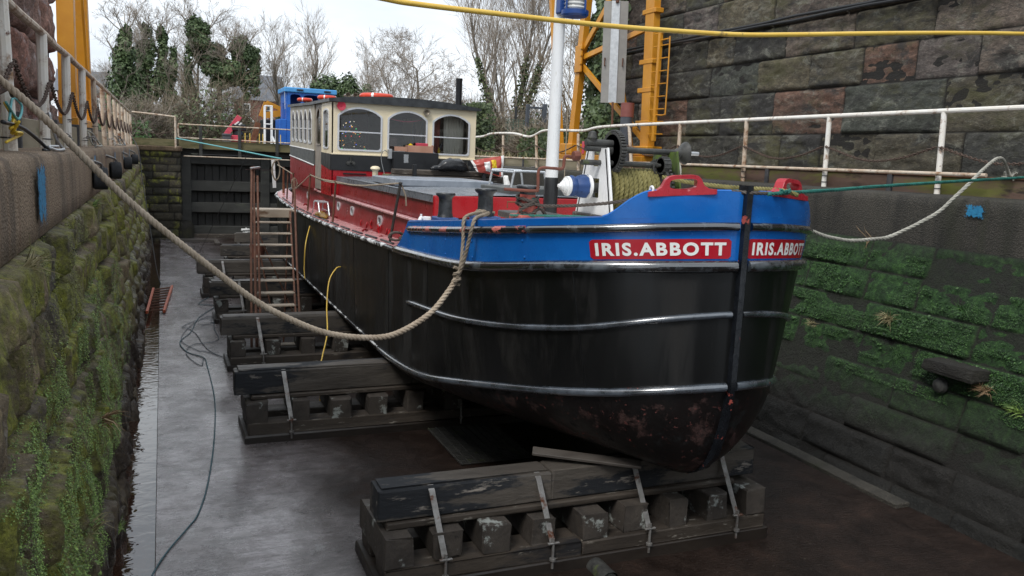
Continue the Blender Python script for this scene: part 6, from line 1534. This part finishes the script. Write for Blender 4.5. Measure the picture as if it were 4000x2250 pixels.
b = MB(); r_ = random.Random(6); pts = [V((4.44, 5.13, 3.235))+V((r_.uniform(-.04, .06), r_.uniform(-.025, .025), r_.uniform(-.03, .035))) for _ in range(9)]; rope(b, pts, .014); tag(b.build('rope_knot', M['rope_green'], None, 60), 'green rope knot beside the right fairlead', 'knot')
rope_thing('dark_line', 'dark tarred rope from the stem across the winch to the red bollard', [(4.3, 5.11, 3.225), (4.1, 5.12, 3.225), (3.98, 5.3, 3.22), (3.643, 5.80, 3.14), (3.372, 6.13, 3.06), (3.086, 6.50, 3.01), (2.98, 6.60, 3.02)], .0145, 'rope_dark')
b = MB(); pts = []
for k in range(26):
    a = 2*PI*k/10; pts.append((2.95+.09*math.cos(a)*(1+.12*math.sin(k*2.1)), 6.68+.09*math.sin(a), 3.0+.085*(k/26)+.014*math.sin(k*1.7)))
rope(b, pts, .015); b2 = [(2.98, 6.6, 3.02), (2.9, 6.58, 3.0), (2.86, 6.62, 2.95), (2.95, 6.6, 2.93), (3.05, 6.62, 2.98), (3.1, 6.6, 2.92)]; rope(b, b2, .016)
tag(b.build('rope_turns', M['rope_dark'], None, 60), 'dark rope wound around the red bollard', 'rope')
rope_thing('green_tail', 'loose green rope end lying along the white foredeck edge', [(3.55, 5.78, 3.08), (3.4, 5.95, 2.965), (3.15, 6.25, 2.945), (2.95, 6.52, 2.925), (2.82, 6.66, 2.915), (2.85, 6.78, 2.91), (2.98, 6.80, 2.915), (3.06, 6.7, 2.97), (3.02, 6.62, 3.05), (2.93, 6.62, 3.07), (2.86, 6.68, 3.06)], .0105, 'rope_green')
rope_thing('stern_side_rope', 'grey rope drooping from the far side of the bow up to the right bank', [(5.45, 6.45, 3.0), (5.62, 6.49, 2.92), (6.001, 6.527, 2.827), (6.257, 6.542, 2.758), (6.604, 6.563, 2.716), (6.954, 6.584, 2.732), (7.2, 6.58, 2.77), (7.6, 6.43, 3.011), (7.75, 6.36, 3.18), (7.9, 6.29, 3.364), (8.1, 6.325, 3.496), (8.4, 6.43, 3.615), (8.52, 6.46, 3.645), (8.64, 6.5, 3.63), (8.85, 6.6, 3.54), (9.058, 6.709, 3.43)], .019, 'rope_grey')
b = MB(); r_ = random.Random(8)
for k in range(16): b.tube(spline([(9.06, 6.71, 3.44), (9.06+r_.uniform(-.06, .06), 6.71+r_.uniform(-.08, .08), 3.47+r_.uniform(-.03, .06)), (9.03+r_.uniform(-.08, .04), 6.71+r_.uniform(-.12, .12), 3.43+r_.uniform(-.03, .1))], 4), .008, 4)
tag(b.build('frayed_end', M['rope_grey'], None, 60), 'frayed end of the grey rope on the right kerb board', 'rope end')
b = MB(); b.tube(spline([(.419, 32.098, 3.601), (1.651, 26.281, 3.363), (2.601, 21.797, 3.169), (2.7, 21.3, 3.16)], 8), .018, 6); tag(b.build('stern_line', M['teal_line']), 'thin turquoise line from the gate pillar to the barge stern', 'line')
rope_thing('lashing', 'white doubled cord hanging on the pole behind the winch', [(8.9, 13.2, 3.46), (8.8, 13.0, 3.3), (8.75, 12.95, 3.1)], .02, 'rope_grey')
b = MB(); b.tube(spline([(-.2, 6.3, .02), (-.14, 6.69, .012), (-.03, 7.07, .012), (.14, 7.49, .012), (.25, 7.81, .012), (.37, 8.57, .012), (.5, 9.91, .012), (.59, 11.56, .012), (.58, 13.34, .012), (.55, 13.87, .012), (.31, 14.34, .012), (.22, 15.11, .012), (.42, 15.9, .012), (.6, 17.2, .012), (.97, 18.46, .012), (.66, 18.74, .012), (.95, 19.72, .012)], 8), .0075, 6)
tag(b.build('floor_cable', M['cable_teal']), 'thin teal cable snaking along the wet concrete floor', 'cable')
b = MB(); pts = [V((.62+.3*math.sin(k*.9)+.1*math.sin(k*2.3), 15.4+1.7*math.sin(k*.53+.4)+.4*math.cos(k*1.7), .012)) for k in range(22)]; b.tube(spline(pts, 6), .0055, 5); tag(b.build('cable_coil', M['cable_blue']), 'tangle of thin blue grey cable beside the keel blocks', 'cable')
b = MB(); b.tube(spline([(2.50, 12.65, 1.64), (2.42, 12.6, 1.62), (2.30, 12.5, 1.45), (2.23, 12.3, 1.1), (2.15, 11.8, .8), (2.0, 11.3, .6), (1.92, 11.0, .50), (1.9, 10.9, .05)], 8), .010, 8); tag(b.build('drain_hose', M['hose_yellow'], None, 180), 'yellow hose hanging out of the hull side down to the keel blocks', 'hose')
b = MB(); b.tube(spline([(2.5, 15.6, 2.0), (2.38, 15.3, 1.7), (2.34, 15.2, 1.3), (2.32, 15.0, 1.1)], 8), .010, 6); tag(b.build('short_hose', M['hose_yellow'], None, 180), 'short yellow hose between the ladder and the hull', 'hose')
b = MB(); b.tube([(1.36, 15.6, 3.0), (2.6, 21.5, 2.86)], .006, 4); b.tube([(2.2, 24, 3.3), (1.0, 27.5, .05)], .008, 4); tag(b.build('thin_wire', M['cable_black']), 'thin dark wires at the stern beside the lock gate', 'wire')
b = MB(); b.tube(spline([(-.98, 29.5, 3.7), (-.7, 28.5, 3.2), (-.55, 27, 2.2), (-.35, 25, 1.0), (-.2, 23, .2), (-.1, 21.5, .03)], 8), .012, 5); tag(b.build('hanging_cable', M['cable_black']), 'dark cable hanging down the left wall by the gate pillar', 'cable')
# things tied to the near left post
b = MB(); r_ = random.Random(12)
c = V((-.93, 6.6, 3.46)); pts = [c+V((r_.uniform(-.02, .05), r_.uniform(-.09, .09), r_.uniform(-.05, .06))) for _ in range(13)]
b.tube(spline([(-.97, 6.55, 3.62), (-.94, 6.75, 3.5), *pts, (-.93, 6.95, 3.42), (-.95, 6.4, 3.36)], 7), .010, 6); tag(b.build('yellow_cord', M['cord_yellow'], None, 180), 'knotted yellow cord on the nearest left railing post', 'cord')
b = MB(); b.tube(spline([(-.94, 6.4, 3.62), (-.93, 6.8, 3.52), (-.93, 7.0, 3.62), (-.95, 6.75, 3.66), (-.94, 6.5, 3.5)], 7), .009, 6); tag(b.build('teal_cord', M['teal_line'], None, 180), 'turquoise cord wrapped on the nearest left railing post', 'cord')
b = MB(); b.tube(spline([(-.95, 6.3, 3.49), (-.92, 6.8, 3.47), (-.9, 7.2, 3.42), (-.88, 7.55, 3.36), (-.84, 7.62, 3.30), (-.86, 7.5, 3.305)], 8), .014, 8); tag(b.build('black_lead', M['cable_black'], None, 180), 'black cable looping from the nearest left post to the coping', 'cable')
b = MB(); b.tube(spline([(-.9, 8.3, 3.62), (-.86, 8.35, 3.4), (-.84, 8.7, 3.31), (-.8, 8.3, 3.305), (-.8, 7.75, 3.305), (-.84, 7.65, 3.33), (-.85, 8.4, 3.33)], 8), .013, 8); tag(b.build('grey_lead', M['galv'], None, 180), 'grey cable bent around the second left railing post', 'cable')
b = MB(); b.tube(spline([(-.97, 6.2, 3.66), (-.93, 6.5, 3.72), (-.94, 6.7, 3.68)], 5), .02, 8); tag(b.build('rusty_shackle', M['chain_rust'], None, 180), 'rusty shackle hanging on the nearest left railing post', 'shackle')
for k, y in enumerate((13.1, 19.4, 21.5)):
    b = MB(); b.tube(spline([(-.95, y, 3.52), (-.9, y+.2, 3.48), (-.85, y+.5, 3.36), (-.8, y+.3, 3.32), (-.9, y+.05, 3.34), (-.95, y, 3.5)], 6), .012, 6)
    tag(b.build('tie_cord', M['rope_grey' if k != 2 else 'cable_blue'], None, 180), ('white cord tied around the fourth left railing post above a tyre chain', 'pale cord on the left railing above the third tyre', 'blue grey cord on the left railing above the farthest tyre')[k], 'cord')

# ------------------------------------------------------------------ loose things aboard
def lifebuoy(loc, label, r0=.28, tilt=0, rt=.058):
    t = thing('lifebuoy', label, 'lifebuoy', loc, 'lifebuoys on the barge roof'); b = MB(); o = V(loc); n = 40
    b.tube([o+V((r0*math.cos(2*PI*k/n), r0*math.sin(2*PI*k/n), .06+tilt*math.cos(2*PI*k/n))) for k in range(n)], rt, 12, closed=True); b.build('ring', M['buoy'], t)
    for k in range(4):
        a = PI/4+k*PI/2+.3; b = MB(); b.tube([o+V((r0*math.cos(a+d), r0*math.sin(a+d), .06+tilt*math.cos(a))) for d in (-.07, 0, .07)], rt+.003, 12, cap=False); b.build('white_band', M['white'], t)
lifebuoy((3.86, 16.2, 4.41), 'nearest orange lifebuoy lying flat on the front of the barge roof')
lifebuoy((3.12, 17.4, 4.40), 'orange lifebuoy on the left edge of the barge roof beside the air horns', .15, 0, .045)
lifebuoy((2.95, 19.2, 4.43), 'farthest faded lifebuoy at the rear left edge of the barge roof', .13, 0, .04)
SP = thing('roof_panels', 'stack of grey sheets and solar panels lying on the barge roof near the stove pipe', 'panels', (4.8, 16.2, 4.36))
for k, (x0, x1, y0_, z, an) in enumerate(((4.3, 5.0, 15.8, 4.42, .06), (4.45, 5.1, 16.0, 4.445, .02), (4.55, 5.2, 15.7, 4.41, .12))):
    b = MB(); b.bbox((x0, y0_, z), (x1, y0_+.9, z+.02), .004, M=Matrix.Translation((x0, 0, z)) @ Matrix.Rotation(an, 4, 'Y') @ Matrix.Translation((-x0, 0, -z))); b.build('panel', M['hatch_grey' if k < 2 else 'roof_grey'], SP)
SW = thing('plank_stack', 'mossy timber baulk stack lying across the barge trunk roof', 'timber', (4.2, 13.4, 2.97))
for k, (x0, x1, y, z) in enumerate(((3.4, 5.3, 13.2, 2.98), (3.35, 5.35, 13.45, 2.98), (3.45, 5.3, 13.3, 3.07))):
    b = MB(); b.bbox((x0, y-.12, z), (x1, y+.12, z+.085), .012, jit=.005); b.build('baulk', M['deck_wood' if k == 1 else 'timber_old'], SW)
b = MB()
for x in (3.75, 4.95): b.bbox((x-.03, 13.02, 2.97), (x+.03, 13.08, 3.24), .006)
b.build('stop_post', M['blackband'], SW)
# knotted black sack
b = MB(); r_ = random.Random(3); rows = []
for i in range(17):
    u = i/16; rr = table([(0, .02), (.08, .05), (.14, .045), (.2, .05), (.3, .10), (.5, .125), (.75, .12), (.92, .08), (1, .01)], u); row = []
    for k in range(24):
        a = 2*PI*k/24; d = 1+.16*noise.noise(V((u*7, math.cos(a)*2.2, math.sin(a)*2.2)))+.05*math.sin(a*7+u*5)
        row.append(V((4.05+u*.66, 13.15+rr*math.cos(a)*1.15*d, 3.16+max(-.0, rr*.8)+rr*.85*math.sin(a)*d)))
    row.append(row[0]); rows.append(row)
b.grid(rows); tag(b.build('black_sack', M['plastic_black'], None, 60), 'knotted black plastic sack lying on the timber stack', 'sack')
CB = thing('coal_bag', 'crumpled red and white printed fuel bag with yellow flame panel, slumped on the timber stack', 'bag', (5.1, 13.1, 3.15))
def sheet(pts4, nx, ny, bul, seed):
    p00, p10, p11, p01 = [V(p) for p in pts4]; rows = []; n_ = (p10-p00).cross(p01-p00).normalized()
    for j in range(ny+1):
        v = j/ny; row = []
        for i in range(nx+1):
            u = i/nx; p = p00.lerp(p10, u).lerp(p01.lerp(p11, u), v)
            row.append(p+n_*(bul*math.sin(PI*u)*math.sin(PI*v)+(.03*noise.noise(V((u*4+seed, v*4, 0)))+.016*noise.noise(V((u*11+seed, v*9, 3))))))
        rows.append(row)
    return rows
P4 = [(4.80, 13.0, 3.17), (5.25, 12.95, 3.09), (5.28, 13.02, 3.45), (4.70, 13.06, 3.34)]
fr = sheet(P4, 24, 16, .07, 1)
b = MB(); b.grid(fr, flip=False); bk = [[p+V((0, .10*math.sin(PI*i/24)*math.sin(PI*j/16)+.004, 0)) for i, p in enumerate(r_)] for j, r_ in enumerate(fr)]; b.grid(bk, flip=True); b.build('bag_body', M['bag_red'], CB, 60)
def on_sheet(u0, u1, v0, v1, nm, m, n=10):
    p00, p10, p11, p01 = [V(p) for p in P4]; n_ = (p10-p00).cross(p01-p00).normalized(); rows = []
    for j in range(n+1):
        row = []
        for i in range(n+1):
            u = lerp(u0, u1, i/n); v = lerp(v0, v1, j/n); p = p00.lerp(p10, u).lerp(p01.lerp(p11, u), v)
            row.append(p+n_*(.07*math.sin(PI*u)*math.sin(PI*v)+.03*noise.noise(V((u*4+1, v*4, 0)))+.016*noise.noise(V((u*11+1, v*9, 3)))+.004*(1 if n_.y > 0 else 1)))
        rows.append(row)
    b = MB(); b.grid(rows); b.build(nm, M[m], CB, 60)
on_sheet(0, .07, 0, 1, 'white_edge', 'bag_white'); on_sheet(.34, .52, .12, .7, 'label_panel', 'bag_white'); on_sheet(.58, .74, .35, .8, 'flame_panel', 'bag_yellow'); on_sheet(.92, 1., 0, 1, 'white_edge', 'bag_white'); on_sheet(.44, .5, .2, .75, 'label_print', 'red') if False else on_sheet(.6, .86, .05, .34, 'dark_print', 'plastic_black')
b = MB(); b.grid(sheet([(5.26, 12.9, 2.93), (5.38, 12.88, 2.92), (5.34, 12.94, 3.12), (5.26, 12.96, 3.12)], 6, 6, .02, 4)); b.build('bag_tail', M['bag_white'], CB, 60)
SS_ = thing('step_stool', 'small folding aluminium step stool on the pink side deck', 'step stool', (2.66, 15.4, 2.24))
b = MB(); b.bbox((2.58, 15.15, 2.46), (2.76, 15.62, 2.485), .008); b.build('step', M['alu'], SS_)
for x in (2.58, 2.75):
    for (ya, yb) in ((15.16, 15.0), (15.6, 15.78)):
        b = MB(); b.tube([(x, ya, 2.46), (x, yb, 2.245)], .014, 8); p = b.build('leg', M['alu'], SS_)
b = MB(); b.tube([(2.75, 15.06, 2.32), (2.75, 15.72, 2.32)], .009, 6); b.build('cross_bar', M['alu'], SS_)
b = MB(); rows = []
for i in range(22):
    u = i/21; row = []
    for k in range(15):
        a = PI*k/14; rr = .085*math.sin(PI*min(1, u*1.02+.0))**.5*(1+.35*noise.noise(V((u*6, a*1.5, 2))))
        row.append(V((2.62+rr*math.cos(a)*1.0, 14.55+u*1.0, 2.235+rr*math.sin(a)*.95+.012*noise.noise(V((u*14, a*3, 1))))))
    rows.append(row)
b.grid(rows); tag(b.build('folded_tarp', M['tarp'], None, 60), 'folded ochre tarpaulin bundle on the side deck below the step stool', 'tarpaulin')
BX = thing('cardboard_box', 'open cardboard box with bits and pieces on the black box before the wheelhouse', 'box', (4.3, 14.9, 3.44))
b = MB(); b.box((4.12, 14.86, 3.44), (4.62, 14.865, 3.56)); b.box((4.12, 14.97, 3.44), (4.62, 14.975, 3.56)); b.box((4.12, 14.86, 3.44), (4.125, 14.975, 3.55)); b.box((4.615, 14.86, 3.44), (4.62, 14.975, 3.58)); b.bbox((4.13, 14.865, 3.44), (4.6, 14.97, 3.45)); b.box((3.88, 14.85, 3.45), (4.12, 14.855, 3.53), M=None); b.build('carton', M['card'], BX)
b = MB(); b.bbox((4.3, 14.87, 3.54), (4.52, 14.96, 3.61), .008); b.build('packet', M['boat_red'], BX)
b = MB(); b.lathe([(0, 0), (.04, .0), (.045, .05), (0, .08)], 10, Matrix.Translation((4.2, 14.92, 3.52))); b.build('yellow_cloth', M['bag_yellow'], BX)
b = MB(); b.lathe([(.022, 0), (.024, .08), (.01, .1), (.01, .13), (0, .13)], 10, Matrix.Translation((4.82, 15.16, 3.42))); tag(b.build('bottle', M['bag_yellow']), 'small amber bottle standing inside the right wheelhouse window', 'bottle')
# christmas tree behind the left front window
XT = thing('christmas_tree', 'decorated christmas tree inside the left front window of the wheelhouse', 'christmas tree', (3.22, 15.55, 3.02)); r_ = random.Random(17)
b = MB(); b.tube([(3.22, 15.55, 3.02), (3.22, 15.55, 4.1)], .018, 6); b.build('trunk', M['bark'], XT)
lb = LB()
for k in range(60):
    z = lerp(3.12, 3.98, (k/60)**1.1); L = lerp(.5, .08, (z-3.12)/.9); a = k*2.4; d = V((math.cos(a), math.sin(a)*.8, -.15)); p = V((3.22, 15.55, z))
    for q in range(34):
        t_ = r_.random(); lb.blade(p+d*L*t_, d*.6+V((r_.uniform(-1, 1), r_.uniform(-1, 1), r_.uniform(-.2, 1))), .06, .006, r_, .3)
lb.build('needles', M['needle'], XT)
for nm, c, n in (('amber', (1, .45, .08), 16), ('red', (1, .06, .05), 9), ('blue', (.1, .15, 1), 7), ('green', (.1, .9, .25), 5), ('white', (1, .9, .7), 12)):
    mm = emit('light_'+nm, c, 1.3); b = MB()
    for _ in range(n):
        z = r_.uniform(3.3, 3.95); L = lerp(.44, .08, (z-3.12)/.9)*r_.uniform(.6, 1); a = r_.uniform(PI, 2*PI)
        b.lathe([(0, -.007), (.007, 0), (0, .007)], 6, Matrix.Translation((3.22+L*math.cos(a), 15.55+L*math.sin(a)*.8, z)))
    b.build('fairy_lights', mm, XT)
b = MB(); pts = [V((lerp(3.8, 4.5, k/16), 15.22, 4.06-.06*math.sin(PI*k/16)-.015*k/16)) for k in range(17)]; b.tube(pts, .012, 6); tag(b.build('tinsel', M['boat_red'], None, 180), 'red tinsel garland hung across the middle front window', 'garland')

# ------------------------------------------------------------------ far bank: boats, house, fence
WB = thing('work_boat', 'work boat with blue wheelhouse moored beyond the lock gate', 'boat', (6, 41, 2.9))
b = MB(); rows = []
for y, w_ in ((37.5, .6), (38.2, 1.5), (39, 1.8), (46, 1.8)): rows.append([V((5.4-w_, y, 3.35)), V((5.4-w_*.9, y, 2.7)), V((5.4+w_*.9, y, 2.7)), V((5.4+w_, y, 3.35)), V((5.4-w_, y, 3.35))])
b.grid(rows); b.add(rows[0], [(0, 1, 2, 3)]); b.bbox((3.6, 38.2, 3.33), (7.2, 46, 3.4), .01); b.build('hull', M['blackband'], WB)
b = MB(); CM = Matrix(((1, 0, 0, 0), (0, 0, -1, 40), (0, 1, 0, 0), (0, 0, 0, 1)))
wn_ = [arch(5.48, 5.95, 5.25, 5.86, 5.9, .06), arch(6.1, 6.75, 5.25, 5.86, 5.9, .06), arch(6.9, 7.35, 5.25, 5.86, 5.9, .06)]
b.plate([(5.35, 3.4), (7.5, 3.4), (7.5, 6.0), (5.35, 6.0)], wn_, CM, .05)
sm = Matrix(((0, 0, -1, 5.35), (-1, 0, 0, 0), (0, 1, 0, 0), (0, 0, 0, 1))); sw = [arch(-40.7, -40.35, 4.4, 5.5, 5.55, .05), arch(-41.3, -40.95, 4.4, 5.5, 5.55, .05)]
b.plate([(-42, 3.4), (-40.0, 3.4), (-40.0, 6.0), (-42, 6.0)], sw, sm, .04); b.box((5.4, 41.9, 3.4), (7.5, 42, 6.0)); b.box((7.45, 40.1, 3.4), (7.5, 41.9, 6.0)); b.bbox((5.0, 40.0, 3.4), (5.35, 41.5, 4.75), .03)
b.build('wheelhouse', M['steel_blue'], WB, 0)
for o_ in wn_: window(o_, CM, None, 'window', .05).parent = WB
for o in [c for c in WH.children if c.name.startswith('window')][-3:]: pass
b = MB(); b.bbox((5.2, 39.85, 5.98), (7.6, 42.2, 6.2), .03); b.build('roof', mat('boat_blue_light', (.06, .28, .62), (.09, .34, .68), 4, .4), WB)
for x in (5.75, 7.0):
    b = MB(); b.bbox((x, 39.8, 6.06), (x+.3, 39.86, 6.13), .01); b.build('floodlight', M['blackband'], WB)
b = MB(); b.tube([(5.25, 40, 5.2), (5.2, 40.02, 7.2)], .012, 5); b.tube([(6.4, 40.6, 6.15), (6.4, 40.6, 6.38)], .05, 8); b.build('aerial', M['alu'], WB)
b = MB()
for x in (4.25, 4.55):
    b.tube([(x, 38.9, 3.4), (x, 38.9, 5.25)], .03, 6); b.tube([(x, 39.3, 3.4), (x, 39.3, 5.25)], .03, 6)
for z in (4.45, 5.25): b.tube([(4.25, 38.9, z), (4.55, 38.9, z), (4.55, 39.3, z), (4.25, 39.3, z), (4.25, 38.9, z)], .025, 6)
b.tube([(4.55, 38.9, 3.9), (4.75, 38.8, 3.45)], .05, 8); b.tube([(4.7, 38.8, 3.4), (4.7, 38.8, 4.2)], .04, 8); b.build('boarding_frame', M['white'], WB)
b = MB()
for x in (3.35, 3.55, 3.95, 4.1, 4.85): b.tube([(x, 38.4, 3.38), (x, 38.4, 4.0)], .02, 5)
b.build('deck_stanchion', M['hose_yellow'], WB)
DG = thing('excavator', 'yellow digger arm folded behind the white boarding frame', 'excavator', (4.9, 43.5, 3.3))
b = MB(); b.bar((4.55, 43, 4.95), (5.6, 43, 5.15), .2, .3); b.bar((4.5, 43, 4.9), (4.75, 43, 5.6), .18, .22); b.bar((4.75, 43, 5.6), (5.6, 43, 5.25), .16, .2); b.build('boom', M['crane'], DG)
b = MB(); b.bar((4.35, 42.9, 4.6), (4.05, 42.9, 3.45), .2, .26); b.bar((4.1, 42.9, 3.8), (3.9, 42.9, 3.4), .3, .3); b.build('dipper', M['rust'], DG)
b = MB(); b.bbox((4.6, 43.2, 3.4), (5.4, 44.6, 4.8), .06); b.build('cab', M['blackband'], DG)
RC = thing('loader_crane', 'folded red and pink loader crane standing beyond the lock gate railing', 'crane', (3.1, 40, 3.2))
b = MB(); b.bar((2.66, 40, 3.9), (3.25, 40, 4.75), .3, .22); b.build('boom', M['boat_red'], RC)
b = MB(); b.bar((3.05, 40.1, 4.5), (3.2, 40, 3.9), .3, .3); b.bbox((2.9, 39.8, 4.1), (3.5, 40.3, 4.4), .05); b.build('knuckle', M['blackband'], RC)
b = MB(); b.bbox((2.75, 39.8, 3.3), (3.3, 40.3, 3.9), .03); b.bbox((2.7, 39.7, 3.35), (3.9, 40.0, 3.5), .02); b.bbox((2.7, 39.7, 3.62), (3.95, 39.9, 3.7), .02); b.build('base', M['boat_red'], RC)
b = MB(); b.bbox((2.5, 39.6, 3.3), (2.85, 39.9, 3.85), .02); b.bbox((2.48, 39.58, 3.85), (2.88, 39.92, 3.95), .02); b.build('tank', M['crane_dark'], RC)
b = MB()
for k in range(5): b.lathe([(0, 0), (.04, .0), (.045, .05), (0, .07)], 8, Matrix.Translation((3.05+.06*k, 39.7, 4.35+.05*(k % 3))))
b.build('ram_end', M['bag_white'], RC)
BT = thing('pontoon', 'flat work pontoon under the red loader crane', 'pontoon', (3, 41, 2.9)); b = MB(); b.bbox((1.6, 39, 2.8), (4.9, 44, 3.32), .03); b.build('deck', M['crane_dark'], BT)
HS = thing('house', 'red brick house with slate roof, white gable porch and sash windows', 'house', (10.5, 112, 3.5))
b = MB(); b.box((9.0, 112, 3), (14.5, 120, 9.4)); b.build('wall', M['brick'], HS)
b = MB(); b.add([V((8.7, 111.6, 9.3)), V((14.8, 111.6, 9.3)), V((14.8, 116, 12.8)), V((8.7, 116, 12.8)), V((8.7, 120.4, 9.3)), V((14.8, 120.4, 9.3))], [(0, 1, 2, 3), (3, 2, 5, 4), (0, 3, 4), (1, 5, 2)]); rf = b.build('roof', M['slate'], HS, 0)
b = MB(); b.box((8.75, 115.4, 11), (9.4, 116.6, 13.6)); b.build('chimney', M['brick'], rf)
b = MB(); b.box((8.75, 110.6, 3), (11.2, 112, 5.9)); b.add([V((8.6, 110.5, 5.7)), V((11.4, 110.5, 5.7)), V((10, 110.5, 7.2)), V((8.6, 112, 5.7)), V((11.4, 112, 5.7)), V((10, 112, 7.2))], [(0, 1, 2)]); b.build('porch', M['brick'], HS, 0)
b = MB(); b.bar((8.45, 110.4, 5.6), (10, 110.4, 7.25), .2, .22, up=(0, 1, 0)); b.bar((10, 110.4, 7.25), (11.55, 110.4, 5.6), .2, .22, up=(0, 1, 0)); b.build('barge_board', M['white'], HS)
for (x, z) in ((9.9, 8.1), (12.4, 8.1), (9.95, 4.7)):
    y = 111.95 if z > 6 else 110.55; w_ = .5 if z > 6 else .8
    b = MB(); b.box((x-w_, y-.1, z-.7), (x+w_, y-.02, z+.75)); f = b.build('window', M['white'], HS)
    b = MB(); b.box((x-w_+.14, y-.14, z-.56), (x-.06 if w_ > .6 else x+w_-.14, y-.11, z-.03)); b.box((x-w_+.14, y-.14, z+.05), (x-.06 if w_ > .6 else x+w_-.14, y-.11, z+.6))
    if w_ > .6: b.box((x+.06, y-.14, z-.56), (x+w_-.14, y-.11, z+.6))
    b.build('pane', M['glass_dark'], f)
H2 = thing('house', 'low brick house half hidden behind the left yellow crane leg', 'house', (-7, 95, 3.5))
b = MB(); b.box((-9.5, 95, 3), (-5.2, 101, 8.2)); b.build('wall', M['brick'], H2)
b = MB(); b.add([V((-9.8, 94.6, 8.1)), V((-4.9, 94.6, 8.1)), V((-4.9, 98, 10.4)), V((-9.8, 98, 10.4)), V((-9.8, 101.4, 8.1)), V((-4.9, 101.4, 8.1))], [(0, 1, 2, 3), (3, 2, 5, 4), (0, 3, 4), (1, 5, 2)]); b.build('roof', M['slate'], H2, 0)
b = MB(); b.box((-6.6, 94.85, 6.3), (-5.7, 94.95, 7.6)); f = b.build('window', M['white'], H2); b = MB(); b.box((-6.45, 94.8, 6.45), (-5.85, 94.84, 7.45)); b.build('pane', M['glass_dark'], f)
FG = thing('steel_gate', 'grey steel gate frame standing in the bushes behind the right railing', 'gate', (12.1, 27, 3.2))
b = MB(); b.bbox((11.72, 26.95, 3.2), (11.84, 27.07, 5.3), .01); b.bbox((12.36, 26.95, 3.2), (12.5, 27.07, 5.35), .01); b.build('post', M['pipe_grey'], FG)
b = MB(); b.bar((11.84, 27, 5.2), (12.36, 27, 5.2), .06, .07); b.bar((11.84, 27, 3.95), (12.36, 27, 3.95), .06, .06); b.bbox((12.2, 26.9, 4.2), (12.34, 27, 4.4), .01); b.build('frame', M['pipe_grey'], FG)
b = MB()
for k in range(6): b.tube([(11.3+k*.2, 27.6, 3.9), (11.3+k*.2, 27.6, 4.8)], .012, 4)
for k in range(16): b.tube([(11.2, 27.6, 3.95+k*.055), (12.5, 27.6, 3.95+k*.055)], .01, 4)
b.build('mesh_panel', mat('mesh_green', (.06, .10, .08), (.09, .14, .11), 3, .6), FG)
PF = thing('palisade_fence', 'dark steel fence posts and wires along the right bank behind the ivy', 'fence', (12, 31, 3.2))
for x in (10.9, 11.6, 13.2, 14.4):
    b = MB(); b.bbox((x-.04, 31.4, 3.2), (x+.04, 31.48, 5.5), .01); b.build('post', M['blackband'], PF)
b = MB()
for k in range(6): b.tube([(10, 31.4, 4.0+k*.26), (15, 31.4, 4.0+k*.26)], .008, 4)
b.build('wire', M['blackband'], PF)
